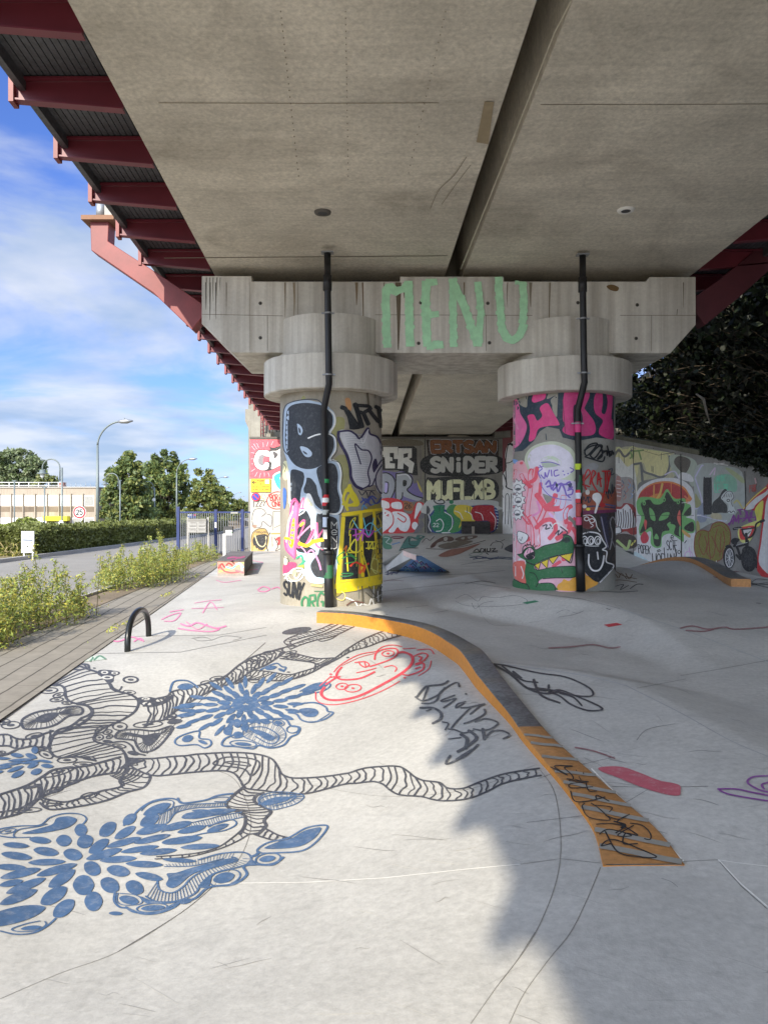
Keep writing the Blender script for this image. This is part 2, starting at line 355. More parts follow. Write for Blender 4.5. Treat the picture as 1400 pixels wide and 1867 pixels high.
FONT = {
 'A': [[(0,1),(.5,0),(1,1)],[(.2,.65),(.8,.65)]], 'B': [[(0,1),(0,0),(.7,.08),(.75,.4),(0,.48),(.9,.6),(.85,.92),(0,1)]],
 'C': [[(.95,.15),(.5,0),(.05,.3),(.05,.7),(.5,1),(.95,.85)]], 'D': [[(0,0),(0,1),(.6,.95),(1,.5),(.6,.05),(0,0)]],
 'E': [[(1,0),(0,0),(0,1),(1,1)],[(0,.5),(.8,.5)]], 'F': [[(1,0),(0,0),(0,1)],[(0,.48),(.8,.48)]],
 'G': [[(.95,.15),(.5,0),(.05,.3),(.05,.75),(.5,1),(.95,.85)],[(.95,.9),(.95,.55),(.6,.55)]], 'H': [[(0,0),(0,1)],[(1,0),(1,1)],[(0,.5),(1,.5)]],
 'I': [[(.5,0),(.5,1)]], 'K': [[(0,0),(0,1)],[(1,0),(0,.55)],[(.3,.4),(1,1)]], 'L': [[(0,0),(0,1),(.9,1)]],
 'M': [[(0,1),(0,0),(.5,.6),(1,0),(1,1)]], 'N': [[(0,1),(0,0),(1,1),(1,0)]], 'O': [[(.5,0),(.95,.25),(.95,.75),(.5,1),(.05,.75),(.05,.25),(.5,0)]],
 'P': [[(0,1),(0,0),(.9,.05),(.9,.45),(0,.5)]], 'R': [[(0,1),(0,0),(.85,.05),(.85,.42),(0,.5)],[(.35,.5),(1,1)]],
 'S': [[(.95,.1),(.5,0),(.05,.2),(.3,.45),(.8,.58),(.95,.82),(.5,1),(.02,.9)]], 'T': [[(0,0),(1,0)],[(.5,0),(.5,1)]],
 'U': [[(0,0),(.05,.8),(.5,1),(.95,.8),(1,0)]], 'V': [[(0,0),(.5,1),(1,0)]], 'W': [[(0,0),(.25,1),(.5,.4),(.75,1),(1,0)]],
 'X': [[(0,0),(1,1)],[(1,0),(0,1)]], 'Y': [[(0,0),(.5,.5),(1,0)],[(.5,.5),(.4,1)]], 'Z': [[(0,0),(1,0),(0,1),(1,1)]],
 'i': [[(.5,.38),(.5,1)],[(.5,.02),(.5,.12)]], 'n': [[(0,1),(0,.2)],[(0,.35),(.4,.1),(.9,.2),(1,.5),(1,1)]], 'e': [[(.05,.6),(.9,.55),(.85,.25),(.4,.1),(.05,.5),(.3,.95),(.95,.85)]],
 '2': [[(0,.2),(.4,0),(.9,.15),(.8,.45),(0,1),(1,1)]], '5': [[(.9,0),(.15,0),(.1,.45),(.6,.38),(1,.68),(.6,1),(0,.9)]], '6': [[(.9,.05),(.3,.25),(.05,.7),(.5,1),(.95,.75),(.6,.5),(.1,.65)]],
 '4': [[(.7,1),(.7,0),(0,.65),(1,.65)]], '!': [[(.5,0),(.5,.65)],[(.5,.92),(.5,1)]], '/': [[(1,0),(0,1)]], '<': [[(1,0),(.1,.5),(1,1)],[(.1,.5),(2.2,.5)]], '+': [[(.5,.2),(.5,.8)],[(.2,.5),(.8,.5)]],
 'a': [[(.9,.4),(.5,.3),(.05,.65),(.5,1),(.9,.7)],[(.9,.3),(.9,1)]], 'g': [[(.9,.4),(.4,.3),(.1,.6),(.5,.9),(.9,.6)],[(.9,.3),(.9,1.2),(.2,1.2)]], 'o': [[(.5,.3),(.9,.5),(.9,.8),(.5,1),(.1,.8),(.1,.5),(.5,.3)]],
 ' ': [],
}
def px(x, y, d): return Vector(((x-CX)/F*d, d, E+(CY-y)/F*d))      # pixel at a known distance
def pz(x, y, z=0.): 
    d = (E-z)*F/(y-CY); return Vector(((x-CX)/F*d, d, z))
# ================================================================ THE SETTING
floor_c = concrete('floor_concrete', (.55, .535, .49), big=.12, fine=.09, scale=1., stain=.35, stain_col=(.36, .36, .35), speck=.10, rough=.72, bump=.35)
asph = concrete('asphalt', (.27, .25, .215), big=.08, fine=.14, rough=.9)
kerbm = concrete('kerb_concrete', (.42, .40, .36), big=.12)
soil = concrete('dry_soil', (.26, .20, .13), big=.25, fine=.2, rough=.95, bump=.6, speck=.2)
# ground sheet to the horizon, sunk below the skate park
def bnd(y): return -3.19-.116*(y-6.3)                # left edge of the park slab
mb = MB()
xs = sorted(set([-1500,-600,-250,-120,-60,-40,-30,-20,-16,-14] + list(np.arange(-13, 12, .5)) + [14, 20, 40, 120, 600, 1500]))
ys = sorted(set([-600,-100,-30] + list(np.arange(-12, 36, 1.)) + [40, 50, 60, 80, 100, 150, 300, 800, 2500]))
def gz(x, y):
    z = -.03
    if -5 < x < 9.2 and -9 < y < 30.5 and x > bnd(y)+.35: z = -.5
    if y > 62 and x < -14: z -= min(1.9, (y-62)*.05)
    if y > 32: z += 0
    return z
nx = len(xs); vs = [(x, y, gz(x, y)) for y in ys for x in xs]
mb.add(vs, [(j*nx+i, j*nx+i+1, (j+1)*nx+i+1, (j+1)*nx+i) for j in range(len(ys)-1) for i in range(nx-1)], soil)
struct(mb.build('ground'))
# road, pavers, verge
def strip(name, L_, R_, z, m):
    b = MB(); n = len(L_)
    b.add([(x, y, z) for x, y in L_]+[(x, y, z) for x, y in R_], [(i, n+i, n+i+1, i+1) for i in range(n-1)], m); return struct(b.build(name))
ry = [-20, 0, 20, 34, 45, 60, 80, 110, 160, 260, 500]
def rx(y): return 0 if y < 45 else -.00165*(y-45)**2 if y < 110 else -6.97-.2145*(y-110)
strip('road', [(-12.0+rx(y), y) for y in ry], [(-5.2-.03*min(y, 30)+rx(y), y) for y in ry], .0, asph)
pave, t, b, v = newmat('pavers')
sx = N(t, 'ShaderNodeSeparateXYZ'); L(t, v, sx.inputs[0])
def math_(t, op, a, b_=None, val=None):
    n = N(t, 'ShaderNodeMath', operation=op)
    L(t, a, n.inputs[0]) if not isinstance(a, (int, float)) else setattr(n.inputs[0], 'default_value', a)
    if b_ is not None: L(t, b_, n.inputs[1])
    if val is not None: n.inputs[1].default_value = val
    return n.outputs[0]
u = math_(t, 'ADD', sx.outputs[0], math_(t, 'MULTIPLY', sx.outputs[1], val=.112))
nz = N(t, 'ShaderNodeTexNoise', i={'Scale': .8, 'Detail': 4}); L(t, v, nz.inputs['Vector'])
u = math_(t, 'ADD', u, math_(t, 'MULTIPLY', nz.outputs[0], val=.10))
fu = math_(t, 'FRACT', math_(t, 'MULTIPLY', u, val=4.3)); l1 = math_(t, 'LESS_THAN', fu, val=.085)
row = math_(t, 'FLOOR', math_(t, 'MULTIPLY', u, val=4.3))
wv = math_(t, 'FRACT', math_(t, 'ADD', math_(t, 'MULTIPLY', sx.outputs[1], val=1.6), math_(t, 'MULTIPLY', row, val=.37))); l2 = math_(t, 'LESS_THAN', wv, val=.02)
l2 = math_(t, 'MULTIPLY', l2, val=.45)
ln = math_(t, 'MAXIMUM', l1, l2)
nn = N(t, 'ShaderNodeTexNoise', i={'Scale': 3, 'Detail': 8, 'Roughness': .75}); L(t, v, nn.inputs['Vector'])
rr = ramp(t, nn.outputs[0], [(.3, (.205, .185, .15)), (.7, (.305, .275, .225))])
xx = N(t, 'ShaderNodeMixRGB', i={2: (.07, .06, .045, 1)}); L(t, ln, xx.inputs[0]); L(t, rr.outputs[0], xx.inputs[1]); L(t, xx.outputs[0], b.inputs['Base Color']); b.inputs['Roughness'].default_value = .9
yy = [-4, 2, 6, 10, 14, 18, 22, 26, 30]
strip('path', [(-4.55-.07*(y-9), y) for y in yy], [(bnd(y)+.2, y) for y in yy], .012, pave)
strip('verge', [(-5.25-.05*(y-9), y) for y in yy], [(-4.55-.07*(y-9), y) for y in yy], .02, soil)
# kerb along the near side of the road
def kerb(name, pts, w, h, m, label):
    b = MB()
    for (x0, y0), (x1, y1) in zip(pts[:-1], pts[1:]):
        b.hexa([(x0, y0, -.02), (x0+w, y0, -.02), (x1+w, y1, -.02), (x1, y1, -.02), (x0, y0, h), (x0+w, y0, h), (x1+w, y1, h), (x1, y1, h)], m)
    return struct(b.build(name))
kerb('road_kerb', [(-12.15+rx(y), y) for y in ry], .15, .12, kerbm, '')
kerb('verge_kerb', [(-5.33-.05*(y-9), y) for y in yy], .08, .07, kerbm, '')
# dry lawn and land beyond the road
drylawn = concrete('dry_grass_soil', (.30, .25, .13), big=.3, fine=.25, bump=.8)
b = MB(); b.add([(-60, 10, .05), (-12.2, 10, .05), (-12.2, 58, .05), (-60, 58, .05)], [(0, 1, 2, 3)], drylawn); struct(b.build('lawn'))

# skate park floor: one relief mesh, fine near the camera, with its markings on top
FL = MB()
gy_ = np.concatenate([np.arange(-3, 1, .25), np.arange(1, 7, .06), np.arange(7, 20, .11), np.arange(20, 31.01, .25)])
gu = np.linspace(0, 1, 190)
X = np.array([[bnd(y)+(9.25-bnd(y))*u for u in gu] for y in gy_]); Y = np.repeat(gy_[:, None], len(gu), 1)
Z = g(X, Y); nc = len(gu)
V = np.stack([X, Y, Z], -1).reshape(-1, 3)
FL.add(V, [(j*nc+i, j*nc+i+1, (j+1)*nc+i+1, (j+1)*nc+i) for j in range(len(gy_)-1) for i in range(nc-1)], floor_c, True)
# vertical slab edge on the left
FL.add([(X[j, 0], Y[j, 0], Z[j, 0]) for j in range(len(gy_))]+[(X[j, 0], Y[j, 0], -.5) for j in range(len(gy_))], [(j, j+1, len(gy_)+j+1, len(gy_)+j) for j in range(len(gy_)-1)], floor_c)
# ================================================================ THE VIADUCT
BX, BZ = -.036, -.0377
def BF(x0, d, z): return (x0+BX*d, d, E+z+BZ*d)
soff = concrete('soffit_concrete', (.69, .635, .52), big=.16, fine=.13, board=.08, scale=.8, stain=.42, speck=.10, stain_col=(.16, .13, .09), rough=.85)
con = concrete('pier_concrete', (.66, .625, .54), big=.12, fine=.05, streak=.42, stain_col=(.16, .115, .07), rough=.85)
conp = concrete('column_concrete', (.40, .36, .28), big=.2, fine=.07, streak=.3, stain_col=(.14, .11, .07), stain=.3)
seam = plain('dark_seam', (.10, .09, .075)); black = plain('black_pipe', (.012, .012, .013), .45, var=.3)
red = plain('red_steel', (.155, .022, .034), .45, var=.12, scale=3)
redl = plain('lighter_red_steel', (.20, .034, .032), .5, var=.22, scale=2.2)  # lighter red for the left bracket and the end plates
gratm = plain('grating_steel', (.085, .085, .09), .55, .3, var=.3, scale=20)
steel = plain('galvanised_steel', (.30, .31, .32), .45, .6)
dgrey = plain('dark_grey', (.05, .05, .052), .6)
Y0, Y1 = -9., 32.3
def deck(name, xa, xb, label, tabs=()):
    e = empty(name, BF((xa+xb)/2, 12, 4.36), label, 'bridge deck', 'parallel concrete decks of the viaduct')
    b = MB(); zt = 5.85
    p = [BF(xa+.03, Y0, 4.36), BF(xb-.03, Y0, 4.36), BF(xb-.03, Y1, 4.36), BF(xa+.03, Y1, 4.36), BF(xa, Y0, zt), BF(xb, Y0, zt), BF(xb, Y1, zt), BF(xa, Y1, zt)]
    b.hexa(p, soff)
    # chamfered lower arrises and pour joints
    return e, b
eL, bL = deck('bridge_deck', -2.36, 1.48, 'left concrete deck, the one beside the red footbridge brackets')
eR, bR = deck('bridge_deck', 1.71, 5.52, 'right concrete deck, the one nearer the dark wooded bank')
pjs = pj_plane(BF(0, 10, 4.36), (0, -BZ*1.0*-1, -1)) 
nS = np.array([0, BZ, -1.]); nS /= np.linalg.norm(nS); pjs = pj_plane(BF(0, 10, 4.36), nS)
A = Art(bL, pjs, grid=False, off=.004); jc = (112, 104, 88)
A.stroke([(290, 187), (560, 188), (800, 187)], 1.0, (140, 126, 102), smooth=False)
A.stroke([(300, 470), (560, 468), (815, 466)], 1.2, jc, smooth=False)
A.stroke([(805, 372), (835, 330), (858, 300)], 1.0, (132, 122, 100))
for k in range(26): A.fill(A.ell(512+k*1.3, 20+k*12, 1.3, 1.6), (132, 122, 100))
for k in range(26): A.fill(A.ell(630+k*.2, 20+k*12, 1.1, 1.4), (134, 124, 102))
for k in range(22): A.fill(A.ell(812-k*3.2, 20+k*14, 1.1, 1.4), (134, 124, 102))
A.fill([(883, 184), (900, 184), (890, 262), (868, 258)], (156, 140, 110), False); A.stroke([(784, 380), (800, 345), (826, 320), (850, 285)], 1.1, (128, 118, 98))
A2 = Art(bR, pjs, grid=False, off=.004)
A2.stroke([(1040,2),(1010,60),(975,150),(930,265),(880,390),(840,490)], 2.2, (196,188,166), smooth=False); A2.stroke([(985, 190), (1200, 190), (1400, 189)], .9, (112, 102, 84), smooth=False)  # first stroke: pale line painted on for the lit lower edge of the deck
bL.build('box_girder', eL); bR.build('box_girder', eR)
b = MB(); b.hexa([BF(1.3, Y0, 5.86), BF(1.9, Y0, 5.86), BF(1.9, Y1, 5.86), BF(1.3, Y1, 5.86), BF(1.3, Y0, 5.95), BF(1.9, Y0, 5.95), BF(1.9, Y1, 5.95), BF(1.3, Y1, 5.95)], seam); b.build('gap_light_blocker', eR)  # strip added over the deck gap to stop light from above
b = MB(); b.hexa([BF(5.3, Y0, 5.86), BF(5.5, Y0, 5.86), BF(5.5, Y1, 5.86), BF(5.3, Y1, 5.86), BF(5.3, Y0, 9.4), BF(5.5, Y0, 9.4), BF(5.5, Y1, 9.4), BF(5.3, Y1, 9.4)], con); b.build('unseen_sun_blocker', eR)  # added wall out of view, keeps sun off the retaining wall and bank
rim = plain('pale_mortar', (.8, .78, .72), .8)
for (cx, cy, e) in ((588, 386, eL), (1140, 382, eR)):
    d = 4.36*F/(985-cy); c = Vector(BF((cx-650)/F*d, d, 4.36)); b = MB(); r = .085
    b.lathe((c.x, c.y), [(r*.72, c.z-.02), (r*1.25, c.z-.02), (r*1.35, c.z+.002)], rim if e is eR else seam, 20)
    b.lathe((c.x, c.y), [(.0, c.z-.018), (r*.75, c.z-.018)], dgrey, 20)
    b.build('drain_hole', e)

# ---- pier
C1 = (-.866, 12.4); C2 = (2.985, 12.6); R = .825
pier = empty('bridge_pier', (1.0, 12.9, 0), 'concrete pier of two graffitied round columns under a crosshead painted MENU', 'bridge pier')
YF, YB = 12.02, 13.88
def hx(x): return (x-CX)/F*YF
def hz(y): return E+(CY-y)/F*YF
mb = MB()
prof = [(hx(368), hz(503)), (hx(459), hz(503)), (hx(459.5), hz(513)), (hx(729), hz(513)), (hx(729.5), hz(504)), (hx(918), hz(504)), (hx(918.5), hz(513)),
        (hx(1178), hz(513)), (hx(1184), hz(504.5)), (hx(1268), hz(504.5)), (hx(1268), hz(592)), (hx(1222), hz(644)), (hx(423), hz(643)), (hx(368), hz(590))]
mb.prism(prof, 'y', YF, YB, con)
A = Art(mb, pj_plane((0, YF, 0), (0, -1, 0)), grid=False, off=.002)
sc_ = (108, 100, 84); dk = (70, 64, 54)
A.stroke([(369, 573), (516, 576)], .9, sc_, False); A.stroke([(684, 574), (970, 575)], .9, sc_, False); A.stroke([(1130, 575), (1267, 575)], .9, sc_, False)
for x in (488, 886, 1187): A.stroke([(x, 575), (x, 640)], .8, sc_, False)
A.stroke([(543, 514), (543, 573)], .7, sc_, False)
A.stroke([(456, 514), (456, 640)], .5, (128, 120, 102), False)
for x, y in ((475, 553), (475, 616), (767, 552), (763, 626), (889, 553), (892, 625), (1161, 556), (1159, 617), (1053, 552)):
    A.fill(A.ell(x, y, 3.3, 3.3), (88, 82, 70)); A.fill(A.ell(x+.3, y+.3, 1.9, 1.9), (38, 35, 30))
# rust and damp runs with their own shapes
rs = np.random.default_rng(4)
for x, w, c in ((394, 2, dk), (383, 3, dk), (376, 3, (60, 58, 52)), (413, 1.5, sc_), (520, 3, (128, 112, 88)), (536, 4, (140, 124, 98)), (650, 6, (128, 108, 80)), (661, 3, (120, 100, 74)), (726, 11, (96, 82, 60)), (737, 5, (110, 94, 70)), (700, 2, (128, 112, 88)), (846, 2.5, (124, 110, 86)), (925, 2, (118, 104, 82)), (967, 6, (128, 118, 98)), (1002, 3, (132, 120, 98)), (1245, 2, (110, 102, 86))):
    y1 = 513 + (rs.random()*50+22); y1 = 638 if x in (726, 661, 1002) else y1
    A.stroke([(x, 515), (x+rs.normal()*.6, (515+y1)/2), (x, y1)], w, c, taper='end')
A.fill([(1105, 522), (1115, 519), (1127, 524), (1124, 531), (1112, 529)], (112, 84, 40)); A.stroke([(1234, 564), (1233, 574)], 1, (60, 55, 45))
for x_, y_ in ((377, 545), (383, 560), (389, 550), (396, 540), (402, 530)): A.stroke([(x_, 506), (x_-.6, (506+y_)/2), (x_, y_)], 2.2, (134, 129, 116), taper='end')
# MENU in pale green roller paint
gm = paint((172, 222, 176), var=.12)
def roller(pts, w):
    r = np.random.default_rng(int(pts[0][0]*7)); A.stroke(pts, w, gm, False, cap=False)
    P = dens(np.array(pts, float), 7); 
    for a, b in zip(P[:-1], P[1:]):
        n = np.array([-(b-a)[1], (b-a)[0]]); n /= np.linalg.norm(n)+1e-9; q = (w/2-.6+r.random()*1.8)*r.choice([-1, 1])
        A.stroke([a+n*q, b+n*q], 1.2+r.random()*1.4, gm, False, cap=False)
roller([(703, 526), (704, 580), (706, 634)], 14); roller([(745, 518), (746, 580), (747, 632)], 14.5)
A.fill([(697, 526), (703, 518), (716, 516), (723, 523), (731, 522), (738, 512), (752, 512), (752, 532), (732, 534), (722, 540), (712, 536), (700, 534)], gm, False)
roller([(776, 512), (776, 570), (779, 632)], 15); roller([(776, 517), (797, 514)], 12); roller([(778, 574), (800, 573)], 11); roller([(777, 632), (808, 628)], 13)
roller([(825, 508), (826, 570), (826, 633)], 12.5); roller([(823, 509), (846, 560), (871, 630)], 14); roller([(871, 514), (876, 570), (872, 632)], 12)
roller([(908, 505), (911, 560), (914, 600)], 13); roller([(914, 598), (922, 617), (935, 621), (947, 612), (954, 590)], 14); roller([(952, 590), (955, 550), (952, 516)], 13)
roller([(938, 516), (958, 517)], 6)
# underside pour marks
mb.build('crosshead', pier, bevel=.012)
def column(c, zb, label=None):
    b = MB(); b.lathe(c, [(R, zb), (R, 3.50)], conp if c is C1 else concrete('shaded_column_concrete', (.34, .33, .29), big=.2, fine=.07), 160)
    a = Art(b, pj_cyl(c, R), off=.0022, inc=.00004, step=3, gx=2.2, gy=9); a.finc = .0003; return b, a
def collar(c):
    b = MB(); b.lathe(c, [(R*.9, 3.461), (1.07, 3.46), (1.085, 3.475), (1.085, 3.985), (1.07, 4.0), (R, 4.0), (R, 4.65), (R*.98, 4.652), (0, 4.652)], con, 96, smooth=False)
    for i in range(96*3, len(b.sm)): pass
    for k in range(len(b.sm)): b.sm[k] = True
    o = b.build('collar', pier); m = o.modifiers.new('es', 'EDGE_SPLIT'); m.split_angle = math.radians(35)
    return o
collar(C1); collar(C2)
# deck bearings in the shadow gap
for x0, x1 in ((hx(530), hx(565)), (hx(640), hx(675)), (hx(770), hx(800)), (hx(860), hx(890)), (hx(1000), hx(1035)), (hx(1100), hx(1135))):
    b = MB(); b.box((x0, 12.7, 5.1), (x1, 13.2, 5.50-.0), dgrey); b.build('bearing', pier)

# ---- downpipes
def downpipe(C, pts, base, thick, label, joints, stickers):
    e = empty('downpipe', base, label, 'drainpipe', 'black drainpipes on the two columns')
    b = MB(); b.tube(pts, .05, black, 14); pp_ = b.build('pipe', e)
    b = MB(); b.tube(thick, .072, black, 14); b.tube([thick[0]-Vector((0, 0, .0)), thick[0]+Vector((0, 0, .05))], .082, black, 14); b.build('lower_sleeve', e)
    b = MB(); b.tube([pts[0]-Vector((0, 0, .33)), pts[0]-Vector((0, 0, .55))], .066, black, 14); b.build('socket', e)
    b = MB(); b.box((pts[0].x-.09, pts[0].y-.06, pts[0].z+.0), (pts[0].x+.09, pts[0].y+.06, pts[0].z+.02), steel); b.build('flange', e)
    for p, r in joints:
        b = MB(); b.tube([p-Vector((0, 0, .012)), p+Vector((0, 0, .012))], r, steel, 14)
        b.box((p.x-.095, p.y-.01, p.z-.01), (p.x+.095, p.y+.02, p.z+.01), steel); b.build('clamp', pp_)
    for p, h, r, col in stickers:
        b = MB(); b.tube([p-Vector((0, 0, h/2)), p+Vector((0, 0, h/2))], r, paint(col), 14, cap=False); b.build('sticker', pp_)
def onc(c, xp, y, off=.088):   # point in front of a column surface at a pixel
    P, n = pj_cyl(c, R+off)(np.array([[xp, y]])); return Vector(P[0])
dF = 11.22
p1 = [px(597, 462, dF), px(597.5, 520, dF), px(599, 640, dF), px(600, 700, dF), onc(C1, 590, 748), onc(C1, 593, 900), onc(C1, 598, 1012)]
downpipe(C1, p1, onc(C1, 601, 1110), [onc(C1, 598, 1010), onc(C1, 601, 1113)], 'black drainpipe down the left column, bending in below the collar',
  [(px(598, 571, dF), .062), (px(599.5, 683, dF), .062), (onc(C1, 594, 1000), .056)],
  [(onc(C1, 593.5, 912), .17, .0512, (196, 30, 40)), (onc(C1, 593.5, 912), .07, .0518, (225, 225, 220)), (onc(C1, 594.2, 934), .075, .0512, (170, 175, 170)), (onc(C1, 594.6, 952), .15, .0512, (190, 200, 215)),
   (onc(C1, 595, 974), .14, .0512, (215, 205, 195)), (onc(C1, 594, 877), .06, .0512, (40, 150, 80)), (onc(C1, 599.3, 1042), .2, .0732, (40, 95, 60))])
dG = 11.42
p2 = [px(1061.5, 466, dG), px(1062, 520, dG), px(1063.5, 640, dG), px(1065, 697, dG), onc(C2, 1052.5, 748), onc(C2, 1055, 900), onc(C2, 1056, 1000)]
downpipe(C2, p2, onc(C2, 1058, 1076), [onc(C2, 1056, 998), onc(C2, 1058.5, 1078)], 'black drainpipe down the right column, banded pink and green with stickers',
  [(px(1062.5, 581, dG), .062), (px(1064, 680, dG), .062), (onc(C2, 1052.5, 772), .056)],
  [(onc(C2, 1053, 779), .16, .0512, (205, 55, 120)), (onc(C2, 1055, 882), .26, .0512, (32, 80, 50)), (onc(C2, 1054.5, 905), .2, .0514, (200, 40, 50)), (onc(C2, 1054.5, 904), .09, .052, (210, 215, 225)),
   (onc(C2, 1055, 930), .2, .0512, (170, 60, 55)), (onc(C2, 1055.2, 950), .12, .0514, (190, 70, 110)), (onc(C2, 1053.8, 851), .09, .0514, (190, 210, 40))])

# ---- footbridges of red steel brackets
def footbridge(sgn, x_in, name, label, d0, d1, grp):
    e = empty(name, BF(x_in, 12, 4.4), label, 'footbridge', grp)
    xo = x_in+sgn*1.09; n = 0; ds = np.arange(d0, d1, 1.13)
    for d in ds:
        b = MB()
        def bar(x0, x1, z0a, z1a, z0b, z1b, y0, y1, m):
            q = [BF(x0, d+y0, z0a), BF(x1, d+y0, z0b), BF(x1, d+y1, z0b), BF(x0, d+y1, z0a), BF(x0, d+y0, z1a), BF(x1, d+y0, z1b), BF(x1, d+y1, z1b), BF(x0, d+y1, z1a)]
            b.hexa(q, m)
        bar(x_in-sgn*.0, xo, 4.375, 4.65, 4.47, 4.65, -.006, .006, red)       # web, tapering outward
        bar(x_in, xo, 4.655, 4.675, 4.655, 4.675, -.06, .06, red)               # top flange
        bar(x_in, xo, 4.355, 4.373, 4.45, 4.468, -.05, .05, red)
        cb_ = b.build('cross_beam', e)
        b = MB()                                                                 # end plate catching the light
        b.hexa([BF(xo, d-.07, 4.42), BF(xo+sgn*.05, d-.07, 4.42), BF(xo+sgn*.05, d+.07, 4.42), BF(xo, d+.07, 4.42), BF(xo, d-.07, 4.78), BF(xo+sgn*.05, d-.07, 4.78), BF(xo+sgn*.05, d+.07, 4.78), BF(xo, d+.07, 4.78)], redl)
        b.build('end_plate', cb_)
    b = MB(); x = x_in+sgn*.02
    while abs(x-x_in) < 1.0:                                                      # ribbed planks with slits
        x2 = x+sgn*.060
        lo, hi = (x, x2) if sgn > 0 else (x2, x)
        b.hexa([BF(lo, d0-.8, 4.69), BF(hi, d0-.8, 4.69), BF(hi, d1, 4.69), BF(lo, d1, 4.69), BF(lo, d0-.8, 4.72), BF(hi, d0-.8, 4.72), BF(hi, d1, 4.72), BF(lo, d1, 4.72)], gratm)
        b.hexa([BF(lo+.002, d0-.8, 4.725), BF(hi+.012, d0-.8, 4.725), BF(hi+.012, d1, 4.725), BF(lo+.002, d1, 4.725), BF(lo+.002, d0-.8, 4.73), BF(hi+.012, d0-.8, 4.73), BF(hi+.012, d1, 4.73), BF(lo+.002, d1, 4.73)], gratm)
        x += sgn*.070
    b.build('grating', e)
    b = MB(); lo, hi = sorted((xo-sgn*.03, xo-sgn*.10))
    b.hexa([BF(lo, d0-.8, 4.56), BF(hi, d0-.8, 4.56), BF(hi, d1, 4.56), BF(lo, d1, 4.56), BF(lo, d0-.8, 4.76), BF(hi, d0-.8, 4.76), BF(hi, d1, 4.76), BF(lo, d1, 4.76)], gratm)
    b.build('edge_channel', e)
    b = MB()                                                                      # railing above
    for d in ds[::2]: b.tube([BF(xo, d, 4.75), BF(xo, d, 5.75)], .025, red, 6)
    for z in (5.1, 5.4, 5.75): b.tube([BF(xo, d0-.8, z), BF(xo, d1, z)], .02, red, 6)
    b.build('railing', e)
    return e
fbL = footbridge(-1, -2.36, 'footbridge', 'red steel footbridge with grated floor along the open left side of the deck', 6.55-1.13*13, 31, 'red cantilevered footbridges')
fbR = footbridge(1, 5.52, 'footbridge', 'dark red footbridge in the shade along the wooded right side of the deck', 6.55-1.13*8, 31, 'red cantilevered footbridges')
# ---- red box brackets from the crosshead
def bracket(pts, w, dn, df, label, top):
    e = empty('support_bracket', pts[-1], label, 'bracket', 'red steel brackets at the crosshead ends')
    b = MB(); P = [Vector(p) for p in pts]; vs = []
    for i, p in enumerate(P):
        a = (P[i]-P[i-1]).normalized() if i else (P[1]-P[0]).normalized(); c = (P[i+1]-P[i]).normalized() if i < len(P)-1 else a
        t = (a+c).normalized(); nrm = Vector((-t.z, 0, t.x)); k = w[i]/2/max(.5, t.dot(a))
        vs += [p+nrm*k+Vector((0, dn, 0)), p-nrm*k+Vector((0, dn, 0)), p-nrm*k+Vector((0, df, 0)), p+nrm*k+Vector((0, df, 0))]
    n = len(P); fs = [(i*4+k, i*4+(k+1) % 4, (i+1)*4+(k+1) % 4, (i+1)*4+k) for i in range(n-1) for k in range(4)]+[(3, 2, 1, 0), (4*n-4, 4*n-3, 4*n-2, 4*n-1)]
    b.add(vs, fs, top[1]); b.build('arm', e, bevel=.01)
    x, y, z = P[0]
    b = MB(); b.box((x-.26, y+dn-.1, z+.0), (x+.26, y+df+.1, z+.07), plain('rust_plate', (.23, .12, .07), .8)); b.build('base_plate', e)
    b = MB(); b.lathe((x-.02, y+.1), [(0, z+.07), (.07, z+.07), (.07, z+.36), (0, z+.36)], steel, 16); b.box((x+.1, y-.06, z+.07), (x+.24, y+.2, z+.33), kerbm); b.build('bearing', e)
    return e
dB = 12.15
bracket([px(182, 404, dB), px(182, 448, dB), px(290, 520, dB), px(366, 582, dB)], [.30, .27, .30, .44], 0, .30, 'pink-red steel bracket rising from the left end of the crosshead', (0, redl))
bracket([px(1440, 405, dB), px(1440, 430, dB), px(1330, 525, dB), px(1269, 572, dB)], [.30, .36, .42, .46], 0, .30, 'dark red steel bracket rising from the right end of the crosshead', (0, plain('shaded_red_steel', (.085, .014, .02), .6)))  # right arm: darker copy of the red steel, shade put into the colour

# ---- abutment
YA = 31.0
abc = concrete('abutment_concrete', (.30, .285, .24), big=.2, fine=.08, streak=.3, stain=.3)
AB = MB(); xa, xb = -5.49, 4.86; zt = 4.62
AB.box((xa, YA, -.1), (xb, YA+1.4, zt), abc)
eA = empty('abutment', (0, 31.5, 0), 'graffiti covered concrete abutment wall closing the far end under the decks', 'wall')
b = MB(); b.box((-5.8, 32.4, -.1), (10, 33, 7.2), abc); b.build('back_wall', eA)
b = MB()
b.prism([(px(445, 0, 31)[0], 5.85), (px(445, 0, 31)[0], 5.35), (px(457, 0, 31)[0], 4.75), (px(457, 0, 31)[0], zt+.002), (px(492, 0, 31)[0], zt+.002), (px(492, 0, 31)[0], 5.85)], 'y', 31.25, 32.1, abc)
b.build('corbel', eA)
for i in range(7):
    b = MB(); x = px(484+i*5.0, 0, 31.2)[0]; b.box((x, 31.15, 4.9), (x+.055, 31.2, 5.25), dgrey); b.build('louvre_bar', eA)
# ladder-like red frame beside the corbel
b = MB()
for x in (476, 481): b.tube([px(x, 752, 31.1), px(x, 803, 31.1)], .02, red, 6)
for y in range(756, 803, 7): b.tube([px(476, y, 31.1), px(481, y, 31.1)], .015, red, 6)
b.build('ladder', eA)
b = MB(); b.box((xa, YA-.04, zt-.02), (xb, YA+.6, zt+.06), seam); b.build('bearing_shelf', eA)
